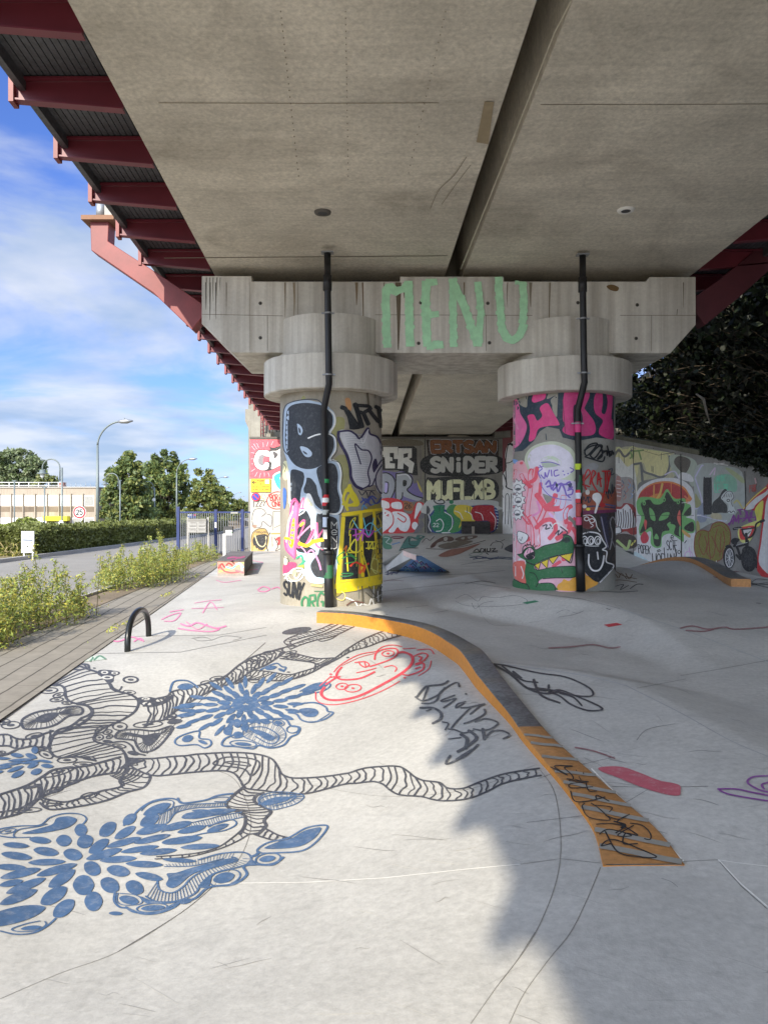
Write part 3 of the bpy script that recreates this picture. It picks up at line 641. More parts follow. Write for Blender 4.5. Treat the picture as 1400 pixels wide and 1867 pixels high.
# wing wall seen between abutment and right column
WG = MB()
wx0, wx1 = Vector((4.87, 31.0, 0)), Vector((8.4, 27.2, 0))
WG.hexa([(4.87, 30.98, -.3), (8.42, 27.2, -.3), (8.9, 27.6, -.3), (5.3, 31.6, -.3), (4.87, 30.98, 5.6), (8.42, 27.2, 4.6), (8.9, 27.6, 4.6), (5.3, 31.6, 5.6)], abc)
b = MB(); b.box((4.5, 30.7, 4.63), (7.5, 32.39, 6.2), abc); b.build('pier_block', eA)
# right retaining wall
RW = MB()
rw_a, rw_b = (8.25, 27.25), (9.4, 13.0)
def rwp(t): return (rw_a[0]+(rw_b[0]-rw_a[0])*t, rw_a[1]+(rw_b[1]-rw_a[1])*t)
zt_a, zt_b = 4.25, 1.80
rwc = concrete('retaining_wall_concrete', (.36, .355, .33), big=.2, fine=.08, stain=.35)
n_ = (0.9968, .0804)
RW.hexa([(rw_a[0], rw_a[1], -.5), (rw_b[0], rw_b[1], -.5), (rw_b[0]+.4, rw_b[1], -.5), (rw_a[0]+.4, rw_a[1], -.5), (rw_a[0], rw_a[1], zt_a), (rw_b[0], rw_b[1], zt_b), (rw_b[0]+.4, rw_b[1], zt_b), (rw_a[0]+.4, rw_a[1], zt_a)], rwc)
eRW = empty('retaining_wall', (8.8, 20, 0), 'long graffitied retaining wall with sloping top below the dark bank', 'wall')
b = MB(); b.hexa([(rw_a[0]-.04, rw_a[1], zt_a+.002), (rw_b[0]-.04, rw_b[1], zt_b+.002), (rw_b[0]+.45, rw_b[1], zt_b+.002), (rw_a[0]+.45, rw_a[1], zt_a+.002), (rw_a[0]-.04, rw_a[1], zt_a+.14), (rw_b[0]-.04, rw_b[1], zt_b+.14), (rw_b[0]+.45, rw_b[1], zt_b+.14), (rw_a[0]+.45, rw_a[1], zt_a+.14)], concrete('mossy_coping', (.16, .155, .10), big=.3, fine=.2, speck=.25)); b.build('coping', eRW)
# ================================================================ SKATE PARK THINGS
orange = concrete('orange_paint', (.60, .225, .02), big=.10, fine=.10, stain=.15, stain_col=(.35, .13, .03), rough=.5, bump=.2)
oranged = concrete('worn_orange_paint', (.50, .24, .08), big=.15, fine=.15, stain=.25, stain_col=(.2, .12, .06), rough=.6, bump=.2)
coping = concrete('worn_dark_coping', (.20, .20, .20), big=.3, fine=.3, stain=.6, stain_col=(.36, .27, .15), speck=.4, rough=.5)
def spl(P, n):
    """resample rows of (x, y, ...) smoothly to n rows"""
    Q = smooth_line(P, False, 14); L0 = np.concatenate([[0], np.cumsum(np.linalg.norm(np.diff(Q[:, :2], axis=0), axis=1))])
    t = np.linspace(0, L0[-1], n); return np.stack([np.interp(t, L0, Q[:, k]) for k in range(Q.shape[1])], 1)
# base line of the left face, top height over the slab, width of the top
LP = [(577,1136,.150,.22),(638,1141,.160,.22),(710,1154,.165,.23),(764,1169,.17,.23),(812,1196,.165,.235),(848,1229,.145,.23),(890,1280,.10,.20),(926,1319,.07,.18),(950,1352,.055,.19),(980,1388,.045,.21),(1016,1430,.04,.235),(1052,1478,.03,.275),(1079,1520,.02,.32),(1094,1580,.012,.37)]
gp, _ = pj_ground(np.array([p[:2] for p in LP]))
rows = spl(np.array([[a[0], a[1], p[2], p[3]] for a, p in zip(gp, LP)]), 90)
T = np.gradient(rows[:, :2], axis=0); T /= np.linalg.norm(T, axis=1)[:, None]; NR = np.stack([-T[:, 1], T[:, 0]], 1)      # to the right of travel towards the camera = away from bowl
if NR[40, 0] < 0: NR = -NR
k = len(rows)
NR2 = NR.copy()
w = np.clip((np.arange(k)/k-.86)/.14, 0, 1); NR2 = NR*(1-w[:, None])+np.array([1, .03])*w[:, None]; NR2 /= np.linalg.norm(NR2, axis=1)[:, None]
bl = rows[:, :2]; zb = g(bl[:, 0], bl[:, 1]); zt_ = zb+rows[:, 2]; br = bl+NR2*rows[:, 3][:, None]; 
tl = bl+NR*.012
LEDGE = dict(tl=tl, br=br, z=zt_)
ld = empty('curved_ledge', (1.0, 6, 0), 'long curved orange kerb ledge snaking along the rim of the painted bowl', 'skate ledge')
kd = int(np.argmin(np.abs(rows[:, 1]-5.25)))
mb = MB(); zbb = g(br[:, 0], br[:, 1])
mb.add([(p[0], p[1], z-.06) for p, z in zip(bl, zb)]+[(p[0], p[1], z-.006) for p, z in zip(tl, zt_)], [(i, k+i, k+i+1, i+1) for i in range(k-1)], orange)
mb.add([(p[0], p[1], z-.06) for p, z in zip(br, zbb)]+[(p[0], p[1], z-.006) for p, z in zip(br, zt_)], [(i, i+1, k+i+1, k+i) for i in range(k-1)], concrete('ledge_side', (.33, .33, .32)))
for i in (0, k-1):
    mb.add([(bl[i][0], bl[i][1], zb[i]-.06), (tl[i][0], tl[i][1], zt_[i]-.006), (br[i][0], br[i][1], zt_[i]-.006), (br[i][0], br[i][1], zbb[i]-.06)], [(0, 1, 2, 3)], orange)
mb.build('side_faces', ld)
def topstrip(i0, i1, m, name):
    b = MB(); nn = i1-i0
    cols = [0, .06, .5, .94, 1]
    V = []
    for i in range(i0, i1):
        for c in cols:
            q = tl[i]*(1-c)+br[i]*c; V.append((q[0], q[1], zt_[i]-(.006 if c in (0, 1) else 0)))
    b.add(V, [(j*5+c, j*5+c+1, (j+1)*5+c+1, (j+1)*5+c) for j in range(nn-1) for c in range(4)], m, True); return b
topstrip(0, kd+1, coping, 'metal_coping').build('metal_coping', ld)
LT = topstrip(kd, k, oranged, 'striped_top')
def pj_ledge(P):
    P = np.asarray(P, float); m = rows[:, 1] < 5.4; yy_ = rows[m, 1][::-1]; zz = zt_[m][::-1]
    return pj_ground(P, lambda x, y: np.interp(y, yy_, zz))
# ---- second ledge at the right
LP2 = [(1186,1039,.04,.2),(1210,1033,.10,.2),(1240,1029,.12,.2),(1268,1034,.12,.2),(1295,1048,.12,.2),(1320,1067,.12,.2),(1338,1086,.12,.2),(1350,1110,.12,.2)]
W2 = np.array([(5.3,16.9,.01,.14),(5.6,16.5,.05,.2),(5.85,15.9,.07,.25),(5.98,15.2,.08,.28),(6.0,14.4,.09,.3),(5.92,13.6,.10,.3),(5.78,12.9,.11,.3),(5.68,12.4,.13,.3)])
r2 = spl(W2, 60); T2 = np.gradient(r2[:, :2], axis=0); T2 /= np.linalg.norm(T2, axis=1)[:, None]; N2_ = np.stack([-T2[:, 1], T2[:, 0]], 1)
if N2_[40, 0] < 0: N2_ = -N2_
b2 = r2[:, :2]; t2 = b2+N2_*r2[:, 3][:, None]; z2 = g(b2[:, 0], b2[:, 1]); zz2 = z2+r2[:, 2]; zr2 = g(t2[:, 0], t2[:, 1])-.1
l2 = empty('curved_ledge', (6, 14, 0), 'orange edged dark curved ledge arching over the mound by the retaining wall', 'skate ledge')
kk = len(r2); mb = MB()
mb.add([(p[0], p[1], z-.05) for p, z in zip(b2, z2)]+[(p[0], p[1], z) for p, z in zip(b2, zz2)], [(i, kk+i, kk+i+1, i+1) for i in range(kk-1)], oranged)
mb.add([(b2[-1][0], b2[-1][1], z2[-1]-.05), (b2[-1][0], b2[-1][1], zz2[-1]), (t2[-1][0], t2[-1][1], zz2[-1]), (t2[-1][0], t2[-1][1], zr2[-1])], [(0, 1, 2, 3)], oranged)
mb.build('orange_face', l2)
mb = MB(); mb.add([(p[0], p[1], z+.001) for p, z in zip(b2, zz2)]+[(p[0], p[1], z+.001) for p, z in zip(t2, zz2)], [(i, kk+i, kk+i+1, i+1) for i in range(kk-1)], coping, True)
mb.add([(p[0], p[1], z) for p, z in zip(t2, zr2)]+[(p[0], p[1], z) for p, z in zip(t2, zz2)], [(i, i+1, kk+i+1, kk+i) for i in range(kk-1)], coping)
mb.build('dark_top', l2)
# ---- black hoop rail
fa, _ = pj_ground(np.array([[233, 1188], [271.5, 1160]])); fa, fb = Vector(fa[0]), Vector(fa[1])
mb = MB(); hp = []
for i in range(25):
    t = i/24; a = math.pi*t; q = fa.lerp(fb, .5-.5*math.cos(a)); hp.append(Vector((q.x, q.y, q.z-.03+.43*math.sin(a)**.62)))
mb.tube(hp, .035, plain('black_steel', (.018, .02, .02), .3, .4), 16)
tag(mb.build('hoop_rail'), 'small black steel hoop rail set into the sunny slab above the mural', 'skate rail')
# ---- low box ledge with painted end
q = [pz(397, 1050, 0), pz(445.5, 1050, 0), pz(459.5, 1032, 0), pz(424, 1030, 0)]
c0, c1 = q[0], q[1]; dirv = (pz(459, 1031, 0)-c1); dirv.z = 0; dirv = dirv.normalized()*4.4
p0, p1_, p2_, p3 = c0, c1, c1+dirv, c0+dirv; h = .36
boxm = concrete('ledge_concrete', (.36, .34, .31), big=.2, fine=.1); boxt = concrete('ledge_dark_top_shaded_side', (.17, .155, .15), big=.3, fine=.2, speck=.3)
mb = MB(); z = .005
mb.add([(a.x, a.y, -.1) for a in (p0, p1_, p2_, p3)]+[(a.x, a.y, h) for a in (p0, p1_, p2_, p3)], [(0, 1, 5, 4), (2, 3, 7, 6), (3, 0, 4, 7)], boxm)
mb.add([(a.x, a.y, -.1) for a in (p1_, p2_)]+[(a.x, a.y, h) for a in (p1_, p2_)], [(0, 1, 3, 2)], boxt)  # right side takes the dark top colour, its shade painted in
a = Art(mb, pj_plane(p0, (0, -1, 0)), grid=False, off=.002, step=2)
a.fill([(397.5, 1024), (445, 1025), (445, 1046), (397.5, 1046)], (228, 150, 130), False)
for pts, c in (([(399,1036),(405,1028),(410,1034),(417,1027),(424,1031)], (235, 60, 60)), ([(400,1042),(412,1039),(424,1036),(436,1030),(444,1026)], (240, 200, 110)), ([(412,1033),(424,1036),(436,1027),(444,1034)], (120, 200, 220)), ([(400,1030),(408,1040),(420,1044),(436,1043)], (240, 90, 90)), ([(428,1030),(438,1028),(442,1040)], (250, 230, 220)), ([(430,1040),(444,1044)], (235, 110, 120))): a.stroke(pts, 3, c)
le = empty('box_ledge', (p0.x, p0.y, 0), 'low concrete box ledge with a red sprayed end near the blue gate', 'skate ledge'); mb.build('body', le)
mb = MB(); o_ = .015
mb.hexa([(p0.x-o_, p0.y-o_, h), (p1_.x+o_, p1_.y-o_, h), (p2_.x+o_, p2_.y, h), (p3.x-o_, p3.y, h), (p0.x-o_, p0.y-o_, h+.03), (p1_.x+o_, p1_.y-o_, h+.03), (p2_.x+o_, p2_.y, h+.03), (p3.x-o_, p3.y, h+.03)], boxt)
a = Art(mb, pj_plane((0, 0, h+.03), (0, 0, 1)), grid=False, off=.002, step=2)
a.stroke([(415,1018),(425,1016),(436,1017),(446,1015)], 3, (170, 70, 110)); a.stroke([(420,1022),(432,1019)], 2, (160, 70, 110))
mb.build('top_slab', le)
# ---- painted pyramid wedge under the deck
wd = empty('skate_wedge', pz(745, 1045, .2), 'low hipped skate wedge with blue graffiti and a pale block on its crest', 'skate ramp')
gA, _ = pj_ground(np.array([[704, 1040], [822, 1043], [752, 1051], [700, 1028]]))
ap = px(760, 1012, 17.9); ap0 = px(736, 1004, 19.0); 
mb = MB(); Pn = [Vector(p)-Vector((0, 0, .02)) for p in gA]
wm = concrete('wedge_concrete', (.46, .45, .42), big=.15)
back = Vector((ap0.x-.6, ap0.y+3, .1)); rb_ = Vector((ap.x+.75, ap.y+3.4, .1))
mb.add([Pn[0], Pn[1], ap, ap0, Pn[3], rb_, back], [(0, 1, 2), (0, 2, 3), (4, 0, 3), (4, 3, 6), (2, 1, 5), (3, 2, 5, 6)], wm)
nF = (Pn[1]-Pn[0]).cross(ap-Pn[0]).normalized(); nF = -nF if nF.y > 0 else nF
a = Art(mb, pj_plane(Pn[0], nF), grid=False, off=.003, step=2); a.gain = 1.9
a.fill([(727,1040),(745,1024),(757,1014),(768,1013),(790,1026),(815,1041),(790,1043),(760,1045),(740,1044)], (92, 128, 170), False)
r = np.random.default_rng(8)
for i in range(22):
    x = 735+r.random()*65; y0 = 1016+abs(x-762)*.55; y = y0+4+r.random()*max(2, 1040-y0-4); w = 4+r.random()*9
    a.stroke([(x, y), (x+w*.5, y-3), (x+w, y+2)], 1.6, [(28, 36, 66), (140, 176, 206), (90, 60, 110), (170, 110, 140)][i % 4])
mb.build('slab', wd)
mb = MB(); A0, A1_ = px(735, 1003.5, 19.0), px(758.5, 1013, 17.9); dn_ = Vector((0, .25, 0)); dz = Vector((0, 0, .13))
mb.hexa([A0-dz, A1_-dz, A1_-dz+dn_, A0-dz+dn_, A0, A1_, A1_+dn_, A0+dn_], concrete('pale_pink_block', (.62, .46, .40), big=.2)); mb.build('crest_block', wd, bevel=.02)
# ---- dark wooden crate at the abutment
mb = MB(); wood = plain('dark_plywood', (.045, .038, .035), .7, var=.5, scale=9)
x0 = px(842, 0, 30.6)[0]; x1 = px(891, 0, 30.6)[0]; zb_ = .70; zt2 = px(0, 950.5, 30.6)[2]
mb.box((x0, 30.3, zb_), (x1, 30.9, zt2), wood)
for i in range(4): mb.box((x0-.02, 30.27, zb_+.1*i+.02), (x1+.02, 30.298, zb_+.1*i+.085), wood)
mb.box((px(858, 0, 30.6)[0], 30.22, zb_), (px(863, 0, 30.6)[0], 30.268, zt2-.2), plain('pale_batten', (.35, .3, .24)))
tag(mb.build('wooden_box', bevel=.005), 'dark wooden box of boards lying at the foot of the far wall', 'crate')

# ================================================================ STREET THINGS
blue = plain('blue_steel', (.025, .04, .13), .45, .2); greyst = plain('grey_bars', (.16, .17, .19), .5, .3); silver = plain('silver_panel', (.32, .31, .29), .45, .1); white = plain('white_panel', (.78, .78, .76), .5, var=.05)
DG = 28.0
gt = empty('metal_gate', px(383, 0, DG)*1, 'blue metal gate and fence of thin grey bars across the street end', 'gate'); gt.location.z = 0
def gp_(x, z): p = px(x, CY, DG); return Vector((p.x, DG, z))
for x, t in ((325.5, 925), (394, 930), (442.5, 930)):
    b = MB(); p = gp_(x, 0); zt0 = px(0, t, DG)[2]; b.box((p.x-.055, DG-.055, -.02), (p.x+.055, DG+.055, zt0), blue); b.box((p.x-.06, DG-.06, zt0), (p.x+.06, DG+.06, zt0+.02), blue); b.build('post', gt, bevel=.008)
def panel(xa, xb, m, n):
    b = MB(); a, c = gp_(xa, 0).x, gp_(xb, 0).x; zt0 = px(0, 932.5, DG)[2]
    b.box((a, DG-.02, zt0-.06), (c, DG+.02, zt0), m); b.box((a, DG-.02, .08), (c, DG+.02, .14), greyst)
    for i in range(n):
        x = a+(c-a)*(i+.5)/n; b.box((x-.011, DG-.011, .141), (x+.011, DG+.011, zt0-.061), greyst)
    b.build('barred_panel', gt)
panel(328.5, 391, blue, 16); panel(397, 440, blue, 10); panel(445, 457, blue, 3)
b = MB(); p = gp_(394.5, 0); b.box((p.x-.03, DG-.09, 1.02), (p.x+.03, DG-.056, 1.22), white); b.build('lock_box', gt)
b = MB(); p = gp_(428, 0); b.box((p.x-.13, DG-.05, 1.54), (p.x+.13, DG-.021, 1.60), silver); b.build('door_closer', gt)
# mailboxes
D2 = 27.2
mbx = empty('mailbox_cabinet', px(361, CY, D2)*1, 'grey cabinet of six mailboxes on two posts in front of the blue gate', 'mailbox'); mbx.location.z = 0
X_ = lambda x, d=D2: px(x, CY, d).x
Zz = lambda y, d=D2: px(0, y, d).z
for x in (343, 380):
    b = MB(); b.box((X_(x)-.035, D2-.03, -.02), (X_(x)+.035, D2+.03, Zz(943)), silver); b.build('post', mbx)
b = MB(); b.box((X_(345), D2-.14, Zz(971.5)), (X_(378), D2+.14, Zz(946.5)), silver); b.box((X_(344.7), D2-.16, Zz(950)), (X_(378.3), D2+.15, Zz(946)), plain('grey_lid', (.22, .21, .19))); cab_ = b.build('cabinet', mbx, bevel=.006)
for i in range(2):
    for j in range(3):
        b = MB(); x0 = X_(347+i*16.3); x1 = X_(361.2+i*16.3); z1 = Zz(952+j*6.4); z0 = Zz(957.2+j*6.4)
        b.box((x0, D2-.158, z0), (x1, D2-.1395, z1), silver); b.box((x0+.03, D2-.162, z1-.03), (x1-.03, D2-.1585, z1-.015), dgrey); b.build('mailbox_door', cab_)
# second post with meter box
mt = empty('meter_post', Vector((X_(411), D2, 0)), 'white post carrying a dark box and a white notice by the gate', 'meter post')
b = MB(); b.box((X_(407.5), D2-.05, -.02), (X_(412), D2+.05, Zz(973)), white); b.build('post', mt)
b = MB(); b.box((X_(408), D2-.06, Zz(972.5)), (X_(425), D2+.1, Zz(960)), dgrey); b.build('dark_box', mt, bevel=.006)
b = MB(); b.box((X_(412.5), D2-.09, Zz(975.5)), (X_(424.5), D2-.065, Zz(966.5)), white)
a = Art(b, pj_plane((0, D2-.09, 0), (0, -1, 0)), grid=False, off=.002, step=2)
a.stroke([(414, 969), (423, 969)], .6, (90, 95, 100)); a.stroke([(420, 972), (423, 971), (422, 973)], 1.2, (90, 160, 110)); b.build('notice', mt)
# small blue board behind
mb = MB(); mb.box((X_(341.5, 29), 28.98, Zz(945, 29)), (X_(358.5, 29), 29.02, Zz(937.5, 29)), plain('navy_board', (.02, .035, .12)))
a = Art(mb, pj_plane((0, 28.98, 0), (0, -1, 0)), grid=False, off=.002, step=2); a.stroke([(343, 939), (350, 939)], 1, (220, 225, 230)); a.stroke([(353, 939), (357.5, 939)], 1.4, (200, 40, 50)); a.stroke([(343, 942.5), (350, 942.5)], .8, (90, 130, 200))
mb.box((X_(343.5, 29), 29.02, -.02), (X_(344.3, 29), 29.05, Zz(938, 29)), greyst); mb.box((X_(356, 29), 29.02, -.02), (X_(356.8, 29), 29.05, Zz(938, 29)), greyst)
tag(mb.build('notice_board'), 'small navy blue notice board with a red tab behind the mailboxes', 'sign')
# white estate board by the hedge
D3 = 25.6
sg = empty('notice_board', Vector((X_(51, D3), D3, 0)), 'white notice board on two short legs at the left end of the hedge', 'sign')
b = MB(); b.box((X_(40, D3), D3-.02, Zz(1008, D3)), (X_(63, D3), D3+.02, Zz(968.5, D3)), white)
a = Art(b, pj_plane((0, D3-.02, 0), (0, -1, 0)), grid=False, off=.002, step=2); tx = (120, 125, 135)
a.stroke([(49, 974.5), (53, 974.5)], 1.8, tx); a.stroke([(45, 978), (58, 978)], 1.8, tx); a.stroke([(43, 984.5), (60, 985)], 3, (95, 105, 122)); a.stroke([(50, 994), (50.5, 998), (53, 995), (49, 996)], 1.5, tx); a.stroke([(48, 1001), (54, 1001)], .7, tx)
b.build('panel', sg, bevel=.004)
for x in (43.5, 59.5):
    b = MB(); b.box((X_(x, D3)-.02, D3+.021, -.02), (X_(x, D3)+.02, D3+.06, Zz(1005, D3)), white); b.build('leg', sg)
# speed limit sign
D4 = 40.
sp = empty('speed_limit_sign', Vector((X_(146, D4), D4, 0)), 'round red rimmed speed limit sign reading 25 above the hedge', 'road sign')
def disc(b, x, y, d, r, m, yo, n=36):
    c = px(x, y, d); vs = [(c.x+r*math.cos(2*math.pi*k/n), d+yo, c.z+r*math.sin(2*math.pi*k/n)) for k in range(n)]
    vs += [(p[0], d+yo+.02, p[2]) for p in vs]; b.add(vs, [tuple(range(n)), tuple(range(2*n-1, n-1, -1))]+[(k, n+k, n+(k+1) % n, (k+1) % n) for k in range(n)], m)
b = MB(); k_ = D4/F; disc(b, 145.5, 934, D4, 12*k_, white, 0); disc(b, 145.5, 934, D4, 11.3*k_, paint((200, 28, 44)), -.006); disc(b, 145.5, 934, D4, 8.3*k_, white, -.012)
a = Art(b, pj_plane((0, D4-.012, 0), (0, -1, 0)), grid=False, off=.003, step=2)
a.text('25', [(140.2, 929.6), (151, 929.6), (151, 938.4), (140.2, 938.4)], 2.1, (6, 7, 10), gap=.45); b.build('disc', sp)
b = MB(); b.tube([(X_(147, D4), D4+.05, -.03), (X_(147, D4), D4+.05, 1.9)], .03, steel, 8); b.build('post', sp)
# ---- street lamps
lampst = plain('lamp_post_grey', (.16, .19, .19), .5, .3)
def tall_lamp(xb, xt, ytop, d, label):
    e = empty('street_lamp', Vector((X_(xb, d), d, 0)), label, 'street lamp', 'tall street lamps with curved arms')
    z1 = Zz(ytop, d); xA = X_(xb, d); xB = X_(xt, d); r = .022*d/12
    r = .13 if d < 60 else .12
    zk = z1-(z1-E)*.26; pts = [Vector((xA, d, -.05)), Vector((xA, d, 3)), Vector((xA, d, zk))]
    for i in range(1, 13):
        t = i/12; pts.append(Vector((xA+(xB-xA)*(1-math.cos(t*math.pi/2))**.9, d, zk+(z1-zk)*math.sin(t*math.pi/2))))
    b = MB(); b.tube(pts[:3], [r, r*.85, r*.6], lampst, 10); b.build('post', e)
    b = MB(); b.tube(pts[2:], [r*.6]+[r*.5]*11+[r*.42], lampst, 8); b.build('arm', e)
    b = MB(); p = pts[-1]; s_ = (xB-xA)/abs(xB-xA); q = Vector((s_*.85, 0, .04)); b.tube([p-q*.25, p, p+q*.5, p+q], [.06, .14, .17, .04], steel, 10); b.tube([p+q*.3+Vector((0, 0, .1)), p+q*.3+Vector((0, 0, .24))], .04, lampst, 6); b.build('lamp_head', e)
for xb, xt, yt, d, lb in ((178.5, 221, 768.5, 53, 'nearest tall curved street lamp, in front of the low building'), (322.5, 347, 837, 90, 'tall curved street lamp behind the left blue gate post'), (384.5, 409, 870, 136, 'tall curved street lamp rising behind the mailboxes'),
      (398.5, 413, 889, 190, 'tall curved street lamp just right of the third one, behind the gate'), (427, 436, 898, 235, 'short looking curved street lamp, second farthest of the row'), (434, 442, 905, 300, 'farthest and smallest of the tall curved street lamps')):
    tall_lamp(xb, xt, yt, d, lb)
def crook_lamp(xp, ytop, xl, yl, yarc, d, label, discs=()):
    e = empty('arched_lamp', Vector((X_(xp, d), d, 0)), label, 'street lamp', 'lamps with a crook arm over the car park')
    r = .055 if d < 60 else .06; p = lambda x, y: px(x, y, d)
    b = MB(); b.tube([Vector((X_(xp, d), d, -1.5)), p(xp, ytop)], r*1.15, lampst, 8); b.build('post', e)
    xa_ = xp-(xp-xl)*.11; pts = [p(xa_, ytop+(CY-ytop)*.3)]
    cy_ = yarc+(xa_-xl)/2; 
    for i in range(13):
        t = math.pi*i/12; pts.append(p((xa_+xl)/2+(xa_-xl)/2*math.cos(t), cy_-(xa_-xl)/2*math.sin(t)))
    pts.append(p(xl, yl-2)); b = MB(); b.tube(pts, r*.8, lampst, 8)
    for y in (ytop+4, ytop+(CY-ytop)*.25): b.tube([p(xa_, y), p(xp, y)], r*.6, lampst, 6)
    b.build('crook_arm', e)
    c = p(xl, yl); b = MB(); b.lathe((c.x, c.y), [(.02, c.z+.22), (.16, c.z+.18), (.2, c.z+.02), (.34, c.z-.04), (.34, c.z-.08), (.1, c.z-.08)], lampst, 20); b.build('lamp_shade', e)
    b = MB(); b.lathe((c.x, c.y), [(.15, c.z-.08), (.13, c.z-.25), (.02, c.z-.36)], plain('lamp_glass', (.6, .65, .68), .15), 16); b.build('lamp_glass', e)
    for x, y, rr_ in discs:
        b = MB(); disc(b, x, y, d, rr_*d/F, white, -.2, 20); b.build('round_plate', e)
crook_lamp(113.8, 852.5, 78, 862, 837, 50, 'crook armed lamp in front of the yellow canopy, nearest of its row', [(114.5, 953, 4.5)])
crook_lamp(219.5, 875, 192, 882, 863, 75, 'crook armed lamp right of the building, before the tall conical tree', [])
crook_lamp(282.5, 889, 260, 895, 878, 92, 'crook armed lamp with two white discs on its post', [(282, 911, 3), (282.5, 951.5, 3.2)])
crook_lamp(320, 898, 306, 905, 896.5, 128, 'crook armed lamp half hidden behind the second tall lamp', [])
crook_lamp(346.5, 905.5, 336, 911, 904, 165, 'crook armed lamp farthest along the row, above the gate', [])
# ---- low building
DB = 100.
bmat = concrete('building_panels', (.40, .345, .275), big=.12, fine=.05, scale=.3, streak=.3, stain_col=(.16, .12, .08), rough=.9); shutter = plain('white_shutter', (.80, .80, .78), .5, var=.03)
bl_ = empty('office_building', Vector((X_(60, DB), DB, -2)), 'low two storey beige office building with white shutters beyond the hedge', 'building')
P_ = lambda x, y, d=DB: (X_(x, d), Zz(y, d))
b = MB(); x0, z1 = P_(-120, 889.5); x1, _ = P_(175.5, 0); b.box((x0, DB, -2.4), (x1, DB+16, z1), bmat); b.build('wall', bl_)
b = MB(); b.box((x0-.1, DB-.15, z1), (x1+.12, DB+16, z1+.16), plain('roof_edge', (.35, .33, .30))); b.build('roof', bl_)
for i in range(-5, 8):
    xw = 2+i*21.75
    for row, (ya, yb) in enumerate(((903, 922.5), (944, 966))):
        if i == 5 and row: continue
        b = MB(); xa_, zz1 = P_(xw, ya); xb_, zz0 = P_(xw+17.8, yb); last = (i == 7) or (row and i >= 6)
        b.box((xa_, DB-.02, zz0), (xb_, DB-.001, zz1), white); wn_ = b.build('window', bl_)
        b = MB(); b.box((xa_+.09, DB-.04, zz0+.05), (xb_-.09, DB-.021, zz1-.12), plain('grey_blind', (.30, .30, .28)) if last else shutter); b.build('shutter', wn_)
    b = MB(); xa_, zz1 = P_(xw-2.6, 900); xb_, zz0 = P_(xw-.9, 972); b.box((xa_, DB-.22, zz0), (xb_, DB-.001, zz1), bmat); b.build('pilaster', bl_)
    if i < 8:
        b = MB(); xa_, zz1 = P_(xw, 924); xb_, zz0 = P_(xw+17.8, 933); b.box((xa_, DB-.03, zz0), (xb_, DB-.001, zz1), concrete('stained_spandrel', (.22, .17, .12), big=.3, scale=.4)); b.build('spandrel', bl_)
b = MB(); xa_, zz1 = P_(86, 941); xb_, zz0 = P_(129.5, 949.5); b.box((xa_, DB-1.2, zz0), (xb_, DB-.23, zz1), plain('yellow_canopy', (.80, .75, .02), .5, var=.03)); b.build('canopy', bl_)
b = MB(); xa_, zz1 = P_(90, 950); xb_, zz0 = P_(126, 968); b.box((xa_, DB-.26, zz0), (xb_, DB-.225, zz1), dgrey); xa_, _ = P_(102, 0); xb_, _ = P_(109, 0); b.box((xa_, DB-.3, zz0), (xb_, DB-.27, zz1-.1), white); b.build('entrance', bl_)
b = MB(); 
for y in (879.5, 885): b.tube([(X_(-120, DB), DB+.2, Zz(y, DB)), (X_(113, DB), DB+.2, Zz(y, DB))], .05, white, 6)
for x in range(-110, 114, 18): b.tube([(X_(x, DB), DB+.2, Zz(890, DB)), (X_(x, DB), DB+.2, Zz(879, DB))], .05, white, 6)
b.tube([(X_(113, DB), DB+.2, Zz(884.5, DB)), (X_(175, DB), DB+.2, Zz(884.5, DB))], .025, steel, 6)
for x in range(120, 176, 9): b.tube([(X_(x, DB), DB+.2, Zz(890, DB)), (X_(x, DB), DB+.2, Zz(879+(x % 2)*2, DB))], .03, steel, 6)
b.build('roof_railing', bl_)
b = MB(); xa_, zz1 = P_(82.5, 880); xb_, zz0 = P_(93, 889); b.box((xa_, DB+4, zz0-.4), (xb_, DB+5, zz1+.2), plain('brick_red', (.28, .12, .09))); b.build('chimney', bl_)
for x in (27, 82): 
    b = MB(); b.tube([(X_(x, 70), 70, -1.9), (X_(x, 70), 70, Zz(877 if x == 27 else 889, 70))], .07, lampst, 6); b.tube([(X_(x, 70)-.2, 70, Zz(877 if x == 27 else 889, 70)), (X_(x, 70)+.2, 70, Zz(877 if x == 27 else 889, 70))], .06, lampst, 6)
    tag(b.build('lamp_pole'), 'thin grey pole without arm before the %s windows of the low building' % ('leftmost' if x == 27 else 'middle'), 'pole')
# ---- parked cars glimpsed over the hedge
def car(x, y, d, w, col, label):
    e = empty('parked_car', Vector((X_(x, d), d, -.9)), label, 'car'); m = plain('car_paint_%d' % int(col[0]*100), col, .25, .1, var=.02); gl = plain('car_glass', (.02, .025, .03), .1)
    z1 = Zz(y, d); x0 = X_(x, d)-w/2; x1 = X_(x, d)+w/2; b = MB()
    pr = [(x0, z1-1.2), (x0, z1-.62), (x0+.7, z1-.52), (x0+1.25, z1-.02), (x1-1.0, z1), (x1-.35, z1-.5), (x1, z1-.6), (x1, z1-1.2)]
    b.prism(pr, 'y', d-.8, d+.8, m); b.build('body', e, bevel=.05)
    b = MB(); b.prism([(x0+.85, z1-.5), (x0+1.3, z1-.08), (x1-1.05, z1-.07), (x1-.5, z1-.5)], 'y', d-.81, d-.801, gl); b.build('side_window', e)
    for xx_ in (x0+.7, x1-.7):
        b = MB(); b.tube([(xx_, d-.82, z1-1.15), (xx_, d-.6, z1-1.15)], .32, dgrey, 18); b.build('wheel', e)
car(188, 954.5, 75, 4.2, (.75, .75, .75), 'white parked car beside the low building, only its roof above the hedge')
car(302, 953, 85, 4.4, (.6, .63, .66), 'silver parked car roof just left of the second tall lamp')
